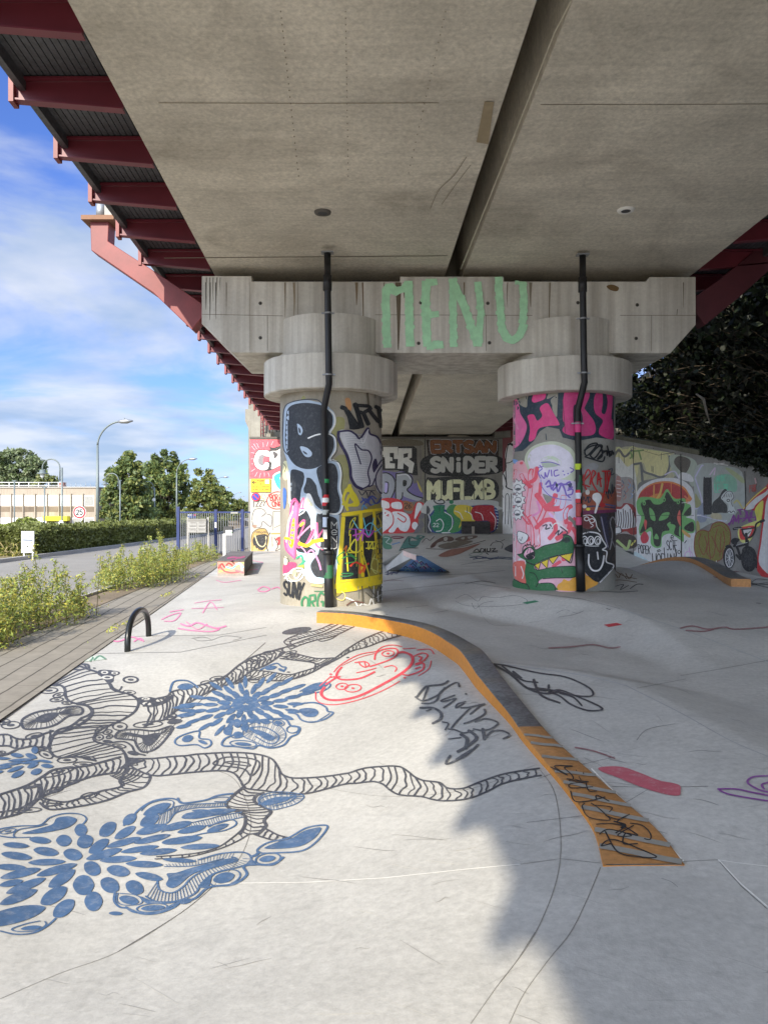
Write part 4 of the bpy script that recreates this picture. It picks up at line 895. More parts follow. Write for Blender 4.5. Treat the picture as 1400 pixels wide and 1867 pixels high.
car(243, 953.5, 95, 4.2, (.03, .035, .04), 'dark parked car under the trees behind the hedge')
# ================================================================ VEGETATION
L1 = leafmat('linden_leaves', (.11, .155, .05), .5, .35); L2 = leafmat('yellow_green_leaves', (.19, .205, .05), .4, .35); L3 = leafmat('pale_leaves', (.19, .23, .12), .35, .3)
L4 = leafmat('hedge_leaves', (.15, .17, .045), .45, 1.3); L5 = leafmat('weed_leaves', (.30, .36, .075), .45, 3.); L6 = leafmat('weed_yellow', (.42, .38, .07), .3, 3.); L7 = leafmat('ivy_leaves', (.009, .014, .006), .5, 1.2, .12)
L8 = leafmat('straw', (.34, .27, .12), .3, 3.); bark = plain('bark', (.06, .05, .038), .9, var=.4, scale=3)
def crown_points(c, rad, n, seed, shape='round', clumps=60):
    r = np.random.default_rng(seed); out = []
    cc_ = []
    while len(cc_) < clumps:
        p = r.uniform(-1, 1, 3)
        if shape == 'cone': lim = (1-(p[2]+1)/2)**.62*1.02+.08
        else: lim = math.sqrt(max(0, 1-p[2]**2))*(1.0 if p[2] > 0 else .9+.1)
        q = math.hypot(p[0], p[1])
        if q < lim and q > lim*r.random()*.55: cc_.append(p)
    cc_ = np.array(cc_)
    k = n//clumps
    for p in cc_:
        s = .15+.13*r.random(); d = r.normal(size=(k, 3)); d /= np.linalg.norm(d, axis=1)[:, None]; d *= (r.random(k)**.4)[:, None]*s
        d[:, 2] *= .7; out.append(p+d)
    P = np.vstack(out); return P*np.array(rad)+np.array(c), cc_*np.array(rad)+np.array(c)
def tree(x, ytop, halfw, d, zb, shape, mats, label, seed, n=5200, clumps=70, size=.2, name='tree', hfrac=.82):
    X0 = X_(x, d); zt0 = Zz(ytop, d); H = zt0-zb; rad = (halfw*d/F, halfw*d/F*.9, H*hfrac/2); c = (X0, d, zt0-rad[2])
    e = empty(name, Vector((X0, d, zb)), label, 'tree', 'trees along the street')
    P, cl = crown_points(c, rad, n, seed, shape, clumps)
    leaves('crown', P, size, mats, e, seed=seed)
    b = MB(); b.tube([(X0, d, zb-.1), (X0+.05, d, zb+H*.3), (X0-.05, d, zb+H*.6), (X0, d, zb+H*.88)], [.28, .2, .12, .04], bark, 8)
    for q in cl[::4]:
        t = .25+.5*random.random(); s0 = Vector((X0, d, zb+H*t*.9)); b.tube([s0, s0.lerp(Vector(q), .5)+Vector((0, 0, -.1)), q], [.08, .05, .02], bark, 5)
    b.build('trunk', e); return e
tree(232, 803, 45, 88, -1.5, 'cone', [L1, L1, L2], 'tall conical linden right of the low building', 21, 9000, 120, .26)
tree(300, 826, 41, 104, -1.5, 'round', [L1, L1, L1, L2], 'dense rounded green tree behind the second tall lamp', 22, 9000, 110, .28)
tree(372, 852, 38, 128, -1.5, 'cone', [L2, L2, L1], 'yellowish tree rising over the mailboxes', 23, 6000, 90, .3)
tree(402, 885, 28, 150, -1, 'round', [L2, L1], 'yellow green tree between the third and fourth tall lamps', 24, 4000, 70, .34)
tree(437, 908, 17, 190, -1, 'round', [L1, L2], 'small far tree beside the edge of the red wall', 25, 2500, 50, .34)
tree(258, 870, 26, 96, -1.5, 'round', [L1], 'dark lower tree filling the gap between conical and rounded ones', 26, 3500, 60, .26)
tree(32, 820, 50, 135, -2, 'round', [L3, L3, L1], 'large pale green tree behind the left roof of the building', 27, 7000, 90, .34, hfrac=.6)
tree(-10, 835, 45, 138, -2, 'round', [L3, L3, L1], 'pale tree behind the building at the left edge of the photo', 30, 4000, 70, .34, hfrac=.7)
tree(88, 862, 26, 128, -2, 'round', [L3, L2], 'small pale tree behind the roof railing and chimney', 28, 3000, 50, .3, hfrac=.6)
tree(188, 893, 22, 112, -2, 'round', [L1], 'dark tree at the right end wall of the building', 29, 3000, 50, .28)
# far wood line
r = np.random.default_rng(5); n = 9000
P = np.stack([r.uniform(-150, 40, n), r.uniform(205, 225, n), -1+r.random(n)**.7*(5.2+1.2*np.sin(np.arange(n)*.0)) ], 1); P[:, 2] *= (.75+.3*np.sin(P[:, 0]*.21)*np.sin(P[:, 0]*.063+1))
tag(leaves('far_trees', P, .8, [L1, L2], seed=6), 'distant line of trees closing the street beyond the lamps', 'trees', kind='stuff')
# clipped hedge: one long row of bushes read as a hedge
def hedge(y0, y1, x_at, w, h, n, label, seed, mats, jag=.08):
    r = np.random.default_rng(seed); t = r.random(n)**1.35; y = y0+(y1-y0)*t; f = r.integers(0, 5, n)
    u = r.random(n)*w; v = .02+r.random(n)*h
    u = np.where(f < 2, w+r.normal(size=n)*jag*.5, np.where(f == 4, r.random(n)*w, u)); v = np.where((f >= 2) & (f < 4), h+r.normal(size=n)*jag+.08*np.sin(y*1.7)*np.sin(y*.63), v)
    x = x_at(y)-w+u; m = (f == 4) & (r.random(n) < .35); y = np.where(m, y0+r.random(n)*.3, y)
    return tag(leaves('hedge', np.stack([x, y, v], 1), .1, mats, seed=seed, up=.6), label, 'hedge')
hx_ = lambda y: -12.35+np.where(y < 45, 0, -.00165*(y-45)**2)-.0*y
hb = MB(); 
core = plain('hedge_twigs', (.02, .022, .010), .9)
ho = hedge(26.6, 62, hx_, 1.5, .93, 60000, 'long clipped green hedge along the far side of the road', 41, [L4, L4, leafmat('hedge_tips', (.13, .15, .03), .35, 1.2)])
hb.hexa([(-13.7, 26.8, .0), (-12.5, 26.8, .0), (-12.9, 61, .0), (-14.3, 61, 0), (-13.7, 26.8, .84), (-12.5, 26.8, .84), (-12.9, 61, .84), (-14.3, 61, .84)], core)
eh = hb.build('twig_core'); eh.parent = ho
r = np.random.default_rng(9)
def bush(x, y, d, wpx, hpx, n, size, mats, label, seed, cat='bush', name='bush'):
    r = np.random.default_rng(seed); s = d/F; q = r.normal(size=(n, 3)); q /= np.linalg.norm(q, axis=1)[:, None]; q *= (r.random(n)**.35)[:, None]; q *= .8+.25*np.sin(q[:, :1]*7+seed)*np.cos(q[:, 2:]*6)
    P = np.stack([X_(x, d)+q[:, 0]*wpx*s/2, d+q[:, 1]*wpx*s/2, Zz(y, d)+q[:, 2]*hpx*s/2], 1)
    return tag(leaves(name, P, size, mats, seed=seed), label, cat)
bush(20, 967, 33, 70, 24, 5000, .12, [L4, L5], 'dark bush behind the dry grass at the left edge', 51)
bush(50, 954, 38, 44, 20, 2500, .12, [L5, L4], 'light green bush rising over the left end of the hedge', 52)
bush(60, 962, 34, 60, 22, 3500, .12, [L4, L5], 'rough green bush between the notice board and the hedge', 53)
# dry grass by the notice board
n = 9000; P = np.stack([r.uniform(-19, -12.5, n), r.uniform(25.6, 33, n), .03+r.random(n)**1.5*.55], 1)
tag(leaves('dry_grass', P, .1, [L8, L8, L6], seed=3, aspect=.12, up=2), 'dry straw coloured grass around the notice board', 'grass', kind='stuff')
# ---- weeds on the verge: stems with leaves and seed heads
def weed(cx, cy, rx_, ry_, hmax, stems, label, seed, spikes=()):
    r = np.random.default_rng(seed); e = empty('weed_clump', Vector((cx, cy, 0)), label, 'weeds', 'weeds along the verge'); LP_, YP, SP = [], [], []; b = MB(); st = plain('weed_stem', (.13, .12, .04), .8)
    S_ = []
    for i in range(stems):
        a = r.random()*2*math.pi; q = r.random()**.5; x = cx+rx_*q*math.cos(a); y = cy+ry_*q*math.sin(a); h = hmax*(1-.5*q*q)*(.5+.75*r.random()**1.5); S_.append((x, y, h, False))
    for sx_, sy_, h in spikes: S_.append((sx_, sy_, h, True))
    for x, y, h, spk in S_:
        ln_ = r.normal(size=2)*.11*h; top = np.array([x+ln_[0], y+ln_[1], h])
        if spk or r.random() < .5: b.tube([(x, y, 0), (x+ln_[0]*.4, y+ln_[1]*.4, h*.5), tuple(top)], [.006, .005, .002], st, 4, cap=False)
        m = int(62*h/.8)+12; t = r.random(m)**.75; base = np.stack([x+ln_[0]*t, y+ln_[1]*t, h*t], 1); sp_ = .10*(1.1-t)+.015
        off_ = r.normal(size=(m, 3))*sp_[:, None]; off_[:, 2] *= .5; LP_.append(base+off_)
        m2 = int(14+44*h) if not spk else int(120*h); t = 1-r.random(m2)**1.5*(.30 if not spk else .5); YP.append(np.stack([x+ln_[0]*t, y+ln_[1]*t, h*t], 1)+r.normal(size=(m2, 3))*(.022 if not spk else .03))
    leaves('foliage', np.vstack(LP_), .027, [L5, L5, L6, leafmat('weed_dark', (.11, .16, .04), .4, 4.)], e, seed=seed, aspect=.32)
    leaves('seed_heads', np.vstack(YP), .016, [L6, L5, leafmat('seed_pale', (.26, .27, .12), .3, 4.)], e, seed=seed+1, aspect=.5)
    kind_ = b.build('stems', e); kind_['kind'] = 'stuff'; return e
weed(-4.95, 8.9, .6, .8, .78, 105, 'weeds at the left edge of the photo, lowest clump of the verge', 61)
weed(-4.95, 10.8, .6, 1.15, .80, 135, 'weeds with two tall spikes, second clump along the verge', 62, [(-4.75, 10.6, 1.12), (-4.4, 11.6, .92)])
#weed(-5.3, 13.6, .35, .9, .35, 40, 'sparse low weeds linking the near clumps to the big yellow one', 65)
weed(-5.35, 17.2, .8, 2.3, .86, 230, 'widest yellow green clump of weeds in the middle of the verge', 63, [(-5.25, 18.1, 1.15), (-5.35, 17.9, 1.0), (-5.5, 19.5, .85)])
weed(-6.0, 24.5, .55, 1.9, .62, 90, 'low green weeds at the feet of the mailbox cabinet', 64)
n = 900; P = np.stack([r.uniform(-1, 1, n)*.06, 9+r.random(n)*16, .02+r.random(n)*.05], 1); P[:, 0] += bnd(P[:, 1])+.03; P = P[np.sin(P[:, 1]*2.3)*np.sin(P[:, 1]*.9+1) > .25]
tag(leaves('joint_weeds', P, .016, [L5, L6], seed=12), 'tiny weeds in the joint between pavers and slab', 'weeds', kind='stuff')

# ---- dark wooded bank on the right
def bank(x, y):
    t = np.clip((27.3-y)/14.3, -.3, 1.4); xw = 8.25+1.15*t; zw = 4.2-2.4*t
    d = x-xw-.4; return zw-.08+np.clip(d, 0, 30)*.62
xs_ = np.array([0., .3, .8, 1.5, 2.5, 4, 6, 9, 13, 20, 34]); ys_ = np.linspace(-9, 60, 50)
b = MB(); V = []
for y in ys_:
    t = min(max((27.3-y)/14.3, -.3), 1.4); xw = 8.25+1.15*t+.4
    for q in xs_: V.append((xw+q, y, float(bank(xw+q, y))+.12*math.sin(y*2.1+q)*min(1, q)))
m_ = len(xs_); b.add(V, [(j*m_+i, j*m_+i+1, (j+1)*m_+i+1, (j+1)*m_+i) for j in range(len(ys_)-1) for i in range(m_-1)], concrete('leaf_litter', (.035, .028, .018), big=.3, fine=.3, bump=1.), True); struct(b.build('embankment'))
r = np.random.default_rng(17)
n = 46000; y = r.uniform(11, 34, n); xo = r.random(n)**1.2*7; t = np.clip((27.3-y)/14.3, -.3, 1.4); x = 8.3+1.15*t+xo
P = np.stack([x, y, bank(x, y)+r.random(n)**1.8*.55], 1)
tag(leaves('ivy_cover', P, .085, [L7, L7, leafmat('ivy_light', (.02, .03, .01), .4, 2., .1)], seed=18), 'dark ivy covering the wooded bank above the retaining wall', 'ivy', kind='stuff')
# ivy spilling over the wall top
n = 2600; tt = np.clip(.46+.54*r.random(n)**1.0, 0, 1); hang = r.random(n)**2*(.15+1.3*np.clip(tt-.52, 0, 1)*np.abs(np.sin(tt*40)))
P = np.stack([8.25+1.15*tt-.06-r.random(n)*.12, 27.25-14.25*tt, 4.25-2.45*tt+.2-hang*1.1], 1)
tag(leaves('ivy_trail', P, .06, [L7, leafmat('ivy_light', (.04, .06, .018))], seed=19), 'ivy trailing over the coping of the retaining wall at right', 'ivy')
def bank_tree(x, y, H, spread, label, seed, n=16000, size=.11, low=.2):
    z0 = float(bank(x, y)); e = empty('bank_tree', Vector((x, y, z0)), label, 'tree', 'trees on the dark bank'); r = np.random.default_rng(seed); b = MB()
    tips = []
    tr = [Vector((x, y, z0-.3)), Vector((x-.3, y-.2, z0+H*.3)), Vector((x-.2, y, z0+H*.62)), Vector((x, y, z0+H*.95))]; b.tube(tr, [.24, .18, .11, .03], bark, 9)
    for i in range(26):
        t = low+(.95-low)*r.random(); a = r.random()*2*math.pi; ln_ = spread*(1-.45*t)*(.6+.5*r.random()); s0 = tr[0].lerp(tr[3], t); s0.x -= .2
        q = s0+Vector((math.cos(a)*ln_, math.sin(a)*ln_, ln_*(.25+.4*r.random())-.6*(t < .4))); md = s0.lerp(q, .5)+Vector((0, 0, .25)); b.tube([s0, md, q], [.055, .035, .01], bark, 5)
        tips += [q, md.lerp(q, .5)]
        for j in range(4):
            w_ = md.lerp(q, r.random())+Vector(r.normal(size=3)*.1); e2 = w_+Vector(r.normal(size=3)*.8); b.tube([w_, w_.lerp(e2, .5)+Vector((0, 0, .1)), e2], [.014, .01, .004], bark, 4, cap=False); tips.append(e2)
    b.build('trunk', e); T_ = np.array([tuple(q) for q in tips]); k = r.integers(0, len(T_), n); d = r.normal(size=(n, 3))*.42; P = T_[k]+d
    xin = 5.75+BX*P[:, 1]; P = P[(P[:, 0] > xin+1.25) | (P[:, 2] > 7.4)]
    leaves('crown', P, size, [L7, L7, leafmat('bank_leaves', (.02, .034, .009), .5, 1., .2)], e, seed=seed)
    return e
bank_tree(9.9, 24.5, 8, 3.2, 'leafy tree on the bank just right of the crosshead', 71, 26000)
bank_tree(10.8, 19.5, 9, 3.6, 'ivy clad tree on the bank above the painted bicycle wall', 72, 26000)
bank_tree(10.9, 15.3, 9, 3.4, 'tree on the bank at the right edge, leaning over the red bracket', 73, 24000)
bank_tree(11.6, 29.5, 9, 3.6, 'farthest tree on the bank, behind the wing wall', 74, 22000)
bank_tree(10.6, 9.5, 10, 4.2, 'tree on the bank beside the deck, just outside the right edge', 75, 20000, .14)
bank_tree(10.4, 3.5, 10, 4.2, 'tree on the bank level with the camera', 76, 16000, .16)
bank_tree(13.8, 22.5, 11, 4.2, 'taller tree high on the bank behind the others', 77, 22000, .14)
bank_tree(14.5, 14.5, 11, 4.2, 'tall tree at the top of the bank, rightmost', 78, 20000, .15)
# bare twigs and a pale dead branch
b = MB(); r = np.random.default_rng(33); tw = plain('pale_twig', (.13, .10, .065), .8)
for i in range(420):
    d = r.uniform(15, 25); x_, y_ = r.uniform(1190, 1400), r.uniform(560, 830); p = px(x_, y_, d)
    if p.x < 8.2 or p.z < bank(p.x, p.y)-.0: continue
    a = r.uniform(-.5, .25)+(math.pi if r.random() < .5 else 0); L_ = r.uniform(.5, 1.6); q = p+Vector((math.cos(a)*L_, r.normal()*.3, math.sin(a)*L_*.8)); md = p.lerp(q, .5)+Vector((0, 0, r.normal()*.12))
    b.tube([p, md, q], [.008, .006, .003], tw, 4, cap=False)
tag(b.build('bare_twigs'), 'tangle of bare twigs hanging in front of the dark bank', 'twigs', kind='stuff')
b = MB(); d = 17.5; b.tube([px(1268, 718, d), px(1282, 728, d), px(1287, 750, d), px(1294, 773, d)], [.02, .035, .03, .01], plain('dead_wood', (.20, .18, .15), .8), 6)
tag(b.build('dead_branch'), 'pale dead branch hanging in the dark bank', 'branch')
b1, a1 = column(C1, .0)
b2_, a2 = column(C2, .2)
# ================================================================ PAINT ON THE SLAB
GA = Art(FL, pj_ground, off=.0014, inc=.000002, step=7, ky=.62, gx=14, gy=9)
INK = (72, 74, 80); BLU = paint((72, 100, 134), var=.22, wear=.3); INKM = paint(INK, var=.12, wear=.25)
def cv(pts, ox, oy, sc): return [(ox+x/sc, oy+y/sc) for x, y in pts]
ZA = (0, 1180, 4.); ZB = (280, 1120, 10/3); ZC = (0, 1360, 1400/340); ZD = (230, 1340, 1400/390); ZE = (560, 1120, 3.5); ZF = (880, 1280, 1400/520); Z5 = (0, 1100, 2.); ZG = (700, 1180, 2.)
def resamp(P, n):
    P = smooth_line(np.array(P, float), False, 8); d = np.concatenate([[0], np.cumsum(np.linalg.norm(np.diff(P, axis=0), axis=1))]); t = np.linspace(0, d[-1], n)
    return np.stack([np.interp(t, d, P[:, 0]), np.interp(t, d, P[:, 1])], 1)
def branch(LE, RE, n, bulge=.03, we=4, ws=2.4, seed=0, jit=.25, t0=.01, t1=.99, edges=True, wave=.02):
    n = int(round(n*.8)); r = np.random.default_rng(seed+n); A_ = resamp(LE, 201); B_ = resamp(RE, 201)
    if edges:
        GA.stroke(A_[::4], we*1.1, INKM, raw=True); GA.stroke(B_[::4], we*1.1, INKM, raw=True)
    for i in range(n):
        t = t0+(t1-t0)*(i+.5)/n+(r.random()-.5)*jit/n
        pts = []
        for k, v in enumerate((0, .2, .4, .6, .8, 1)):
            tt = min(1, max(0, t+bulge*math.sin(math.pi*v)+(r.random()-.5)*wave*(0 < v < 1))); j = int(tt*200)
            pts.append(A_[j]*(1-v)+B_[j]*v)
        GA.stroke(pts, ws*1.15*(.8+.5*r.random()), INKM, raw=True, cap=False)
def cell(outer, inner, z, n=30, wo=4, col=None, wl=1.1, band=.12):
    c_ = col or INKM; O = np.array(cv(outer, *z)); I = np.array(cv(inner, *z)); GA.stroke(O, wo, c_, closed=True, raw=True); GA.fill(I, c_, raw=True)
    Os = smooth_line(O, True, 8); Is = smooth_line(I, True, 8)
    for i in range(n):
        p = Os[int(i/n*len(Os))]; q = Is[np.argmin(((Is-p)**2).sum(1))]; GA.stroke([p, q], wl, c_, False, raw=True, cap=False)
def ring(x, y, rx, ry, rot, z, w=2.6, dot=True, col=None):
    c_ = col or INKM; s = z[2]; e = GA.ell(z[0]+x/s, z[1]+y/s, rx/s, ry/s, rot); GA.stroke(e, w, c_, closed=True, raw=True)
    if dot: GA.fill(GA.ell(z[0]+x/s, z[1]+y/s, rx/s*.42, ry/s*.36, rot, 10), c_, raw=True)
def petal(x, y, rx, ry, rot, z, c_=None, pw=.75):
    s = z[2]; a = np.linspace(0, 2*np.pi, 17)[:-1]; r_ = math.radians(rot); u = rx/s*np.sign(np.cos(a))*np.abs(np.cos(a))**.9; v = ry/s*np.sign(np.sin(a))*np.abs(np.sin(a))**(1/pw)
    GA.fill(np.stack([z[0]+x/s+u*math.cos(r_)-v*math.sin(r_), z[1]+y/s+u*math.sin(r_)+v*math.cos(r_)], 1), c_ or BLU, raw=True)
def ladder(a, b, n, w, c_, z):
    A_ = resamp(cv(a, *z), 101); B_ = resamp(cv(b, *z), 101)
    for i in range(n):
        j = int((i+.5)/n*100); GA.stroke([A_[j], B_[j]], w, c_, False, raw=True, cap=False)
def line(pts, z, w, c_=None, closed=False, taper=None, smooth=True): GA.stroke(cv(pts, *z), w*(1.25 if z is not ONE else 1), c_ or INKM, closed=closed, raw=True, taper=taper, smooth=smooth)
def blob(pts, z, c_=None): GA.fill(cv(pts, *z), c_ or INKM, raw=True)
ONE = (0, 0, 1.)
GA.off += .00012
# -- slab joints and cracks, under everything
jn = paint((128, 126, 120)); jd = paint((92, 90, 86)); jl = paint((236, 234, 226))
line([(0,1822),(110,1775),(215,1736),(330,1665),(400,1606),(440,1560),(458,1500),(440,1440),(420,1415),(390,1404)], ONE, 1.2, jn)
line([(215,1736),(330,1665),(392,1614)], ONE, 1.5, jd)
line([(858,1867),(905,1800),(968,1715),(1010,1620),(1022,1540),(1012,1450),(985,1405)], ONE, 1.3, jn); line([(905,1800),(940,1755),(975,1700)], ONE, .9, jd)
line([(1094,1582),(1070,1640),(1040,1700),(1000,1750),(955,1812),(928,1867)], ONE, 1.4, jn)
line([(395,1611),(560,1609),(700,1601),(860,1584),(948,1576)], ONE, 1.6, jl, smooth=False)
line([(948,1576),(1022,1566),(1094,1574)], ONE, 1.1, jn, smooth=False)
line([(484,1172),(420,1228),(310,1330),(268,1375)], ONE, 1.5, jd, smooth=False)
line([(1245,1571),(1309,1568)], ONE, 1.2, jn, False); line([(1309,1568),(1340,1573),(1400,1580)], ONE, 1.6, jl, smooth=False); line([(1309,1568),(1350,1612),(1400,1655)], ONE, 3.2, jl, smooth=False); line([(1311,1572),(1350,1616),(1398,1658)], ONE, 1.2, jd, smooth=False)
line([(1245,1570),(1180,1500),(1130,1455),(1078,1402)], ONE, 3.0, jl, smooth=False)
line([(1115,1434),(1180,1436),(1290,1434)], ONE, 1.1, jd, smooth=False); line([(1240,1232),(1300,1222),(1400,1204)], ONE, 1.3, jn, smooth=False)
line([(1160,1255),(1250,1238)], ONE, 1.1, jn, smooth=False); line([(905,1210),(1000,1222),(1080,1235),(1140,1250)], ONE, 1.6, paint((160,162,164)))
line([(1140,1250),(1240,1300),(1330,1350),(1400,1380)], ONE, 1.4, paint((150,152,154))); line([(1130,1110),(1250,1150),(1400,1207)], ONE, 1.5, paint((165,168,168)), smooth=False)
line([(700,1078),(850,1062),(930,1073)], ONE, 1.2, jn, smooth=False); line([(985,1083),(1060,1092),(1130,1110)], ONE, 1.2, jn, smooth=False)
line([(100,1197),(160,1192),(330,1189),(486,1158)], ONE, 1.4, jn, smooth=False); line([(160,1168),(260,1160),(400,1158),(486,1144)], ONE, 1.1, jn, smooth=False)
line([(0,1300),(60,1240),(110,1196),(205,1164),(262,1140)], ONE, 1.2, paint((196,194,184)), smooth=False)
line([(560,1430),(700,1452),(850,1440),(975,1395)], ONE, .6, jn)
line([(870,1100),(900,1140),(1000,1130)], ONE, .7, jn)
GA.off += .00012
r_s = np.random.default_rng(77); sc1, sc2, sc3 = paint((150, 148, 143)), paint((196, 193, 184)), paint((128, 127, 124))
for i in range(170):      # wheel scuffs and trowel marks
    x, y = r_s.uniform(0, 1400), 1080+r_s.random()**1.2*780; l_ = (20+90*r_s.random())*(.3+(y-1000)/800); a_ = r_s.normal()*.35+(.1 if x < 900 else .3)
    P_s = [(x+l_*t_*math.cos(a_), y+l_*t_*math.sin(a_)*.6+r_s.normal()*1.2) for t_ in (0, .35, .7, 1)]
    if x < 600 and 1120 < y < 1700 and i % 3: continue
    line(P_s, ONE, .5+r_s.random()*1.0, [sc1, sc2, sc3, sc1][i % 4], taper='both')
# -- thin black drawings on the shaded slab
thin = paint((84, 86, 90))
for pts in ([(830,1092),(850,1084),(870,1096),(880,1088),(905,1090),(938,1086),(960,1094),(950,1102),(900,1106),(850,1104),(830,1096)], [(860,1100),(866,1110),(880,1100),(900,1096)], [(1014,1118),(1030,1112),(1050,1118),(1064,1114)], [(1012,1126),(1040,1122),(1060,1116)], [(740,1108),(780,1104)],
            [(960,1500),(1100,1480),(1180,1440)], [(1160,1350),(1180,1330),(1230,1320)], [(1205,1602),(1222,1608),(1235,1618)], [(1195,1515),(1215,1520)], [(980,1420),(1040,1400),(1120,1380)], [(840,1030),(900,1020),(960,1012)], [(700,1060),(760,1050),(860,1046),(920,1040)]): line(pts, ONE, .8, thin)
GA.off += .00012
# -- big trunk
L_ = lambda p, z: cv(p, *z)
branch(L_([(400,120),(500,112),(640,160),(720,190),(795,262),(830,312),(960,350),(1012,400),(985,470),(905,525)], ZA), L_([(165,300),(250,318),(390,275),(468,295),(485,372),(540,408),(625,420),(672,470),(640,500),(600,515)], ZA), 21, -.02, 5, 2.6, 1)
branch(L_([(905,525),(830,560),(740,600),(690,650),(700,690),(800,715),(885,745),(925,800)], ZA), L_([(600,515),(520,575),(420,610),(372,690),(368,760),(430,806),(560,800),(700,830)], ZA), 17, .0, 5, 2.6, 2)
branch(L_([(150,300),(200,240),(280,180),(380,128),(440,112)], ZA), L_([(170,315),(240,290),(330,240),(410,190),(520,172)], ZA), 9, .0, 4, 2.2, 3, edges=True)
line([(60,385),(150,380),(200,335),(270,310),(330,290)], ZA, 4); line([(110,330),(180,335),(230,318)], ZA, 2.5); line([(80,355),(160,352),(200,345)], ZA, 2)
blob([(720,172),(770,165),(870,180),(868,200),(835,215),(830,250),(800,262),(760,225),(715,200)], ZA)
GA.off += .00012
for x, y, rx, ry in ((765, 185, 27, 12), (838, 190, 25, 10), (785, 222, 42, 14)):
    s = 4.; GA.fill(GA.ell(x/s, 1180+y/s, rx/s, ry/s), paint((205, 202, 192)), raw=True); GA.fill(GA.ell(x/s, 1180+y/s, rx/s*.5, ry/s*.5), INKM, raw=True)
GA.off += .00012
blob([(1010,370),(1100,365),(1180,380),(1260,350),(1240,392),(1180,420),(1100,440),(1040,425),(1005,400)], ZA)
GA.off += .00012
for x, y, rx, ry in ((1065, 378, 30, 10), (1165, 391, 26, 10), (1075, 413, 34, 12)):
    s = 4.; GA.fill(GA.ell(x/s, 1180+y/s, rx/s, ry/s), paint((205, 202, 192)), raw=True); GA.fill(GA.ell(x/s, 1180+y/s, rx/s*.5, ry/s*.5), INKM, raw=True)
line([(420,135),(520,125),(600,125),(630,150),(590,165),(500,160)], ZA, 3); line([(560,125),(640,128),(650,160)], ZA, 4)
line([(810,270),(830,300),(870,315),(890,290)], ZA, 3); ring(945, 330, 45, 14, 5, ZA, 2.2)
ring(955, 238, 52, 22, 0, ZA, 4.2); ring(690, 154, 8, 3, 0, ZA, 1.5, False)
# left cell and right cell
cell([(170,525),(270,475),(400,455),(540,432),(602,450),(590,490),(500,505),(420,560),(330,590),(200,600),(165,578)], [(262,520),(340,485),(430,480),(400,520),(340,550),(270,548)], ZA, 40, 5)
line([(560,415),(640,430),(675,465),(650,520),(540,590),(430,625),(380,650)], ZA, 5)
cell([(842,660),(880,612),(1000,602),(1130,612),(1250,577),(1245,620),(1185,700),(1120,752),(1040,766),(1000,722),(978,682),(900,672)], [(930,622),(1050,642),(1130,628),(1175,635),(1125,700),(1082,722),(1045,700),(1030,664),(940,648)], ZA, 44, 5)
line([(800,700),(900,690),(960,720),(990,770),(1060,790)], ZA, 3.5); line([(1270,590),(1240,640)], ZA, 3)
for a in ((740,600,48,22,-28),(785,620,32,15,-15),(725,660,30,19,-10),(875,580,52,28,0),(490,408,36,11,0),(430,350,42,14,-15),(415,385,48,14,-5),(360,318,62,20,-5),(250,648,62,18,-12),(405,275,30,9,0),(310,738,32,12,0),(335,785,52,24,20),(490,825,70,20,-3),(610,855,74,16,0),(650,812,44,12,5),(1255,510,36,18,-20),(870,722,48,13,8),(1080,565,105,22,-4),(80,570,68,26,-5),(15,545,60,22,0),(430,912,115,22,-16),(400,1045,62,18,-14),(650,1085,60,20,-12),(515,990,62,14,-12),(800,655,24,12,-20)): ring(*a, ZA, 3)
for a in ((975,775,46,16,8),(1280,540,52,15,-3),(785,690,38,12,5),(1330,510,16,7,0),(370,608,12,4,0),(430,443,14,5,0),(250,350,14,6,0)): petal(*a, ZA, INKM)
branch(L_([(0,640),(60,640),(120,668),(200,672),(300,640),(390,612)], ZA), L_([(0,722),(60,722),(130,742),(230,725),(320,738),(372,740)], ZA), 10, .02, 4.5, 2.8, 4)
line([(0,795),(60,780),(130,745)], ZA, 4.5); ring(10, 770, 30, 10, -5, ZA, 2.5)
# knot and the long right limb
blob([(890,740),(930,800),(1010,822),(1060,830),(960,860),(930,890),(880,880),(915,840)], ZA)
UP = L_([(925,812),(1100,815),(1250,800),(1400,790)], ZA)+L_([(720,551),(850,545),(945,553),(1000,575),(1040,632),(1150,636),(1280,618)], Z5)+L_([(350,986),(500,972),(600,978),(690,1042),(740,1062),(850,1078),(900,1112),(1000,1112),(1100,1072),(1250,1022),(1400,996),(1480,985)], ZE)
LO = L_([(930,820),(960,870),(1020,905),(1140,940),(1400,915)], ZA)+L_([(820,612),(868,632),(890,672),(960,684),(1100,697),(1250,662)], Z5)+L_([(300,1082),(450,1072),(540,1132),(600,1156),(730,1166),(830,1190),(950,1190),(1050,1172),(1150,1132),(1250,1082),(1400,1046),(1490,1030)], ZE)
branch(UP, LO, 66, .012, 4.2, 2.6, 5, wave=.006)
line([(570,190),(640,150),(760,150),(860,170),(870,215),(820,270),(770,225),(640,205)], ZD, 3, closed=True); line([(650,182),(700,175),(790,185),(810,205),(740,198)], ZD, 2.6, closed=True)
# hanging stem and its two twigs
branch(L_([(775,340),(700,400),(655,455),(690,490),(770,525),(782,570),(770,610),(745,650)], ZD), L_([(900,382),(850,402),(842,440),(900,475),(948,505),(905,560),(915,600),(860,655)], ZD), 17, .05, 6, 2.8, 6)
branch(L_([(760,620),(700,672),(600,738),(450,778),(200,800)], ZD), L_([(800,655),(720,702),(600,752),(400,802),(190,815)], ZD), 12, .0, 3, 1.8, 7)
branch(L_([(880,600),(930,625),(1000,660),(1085,680)], ZD), L_([(830,650),(880,668),(970,692),(1085,697)], ZD), 7, .0, 4, 3, 8)
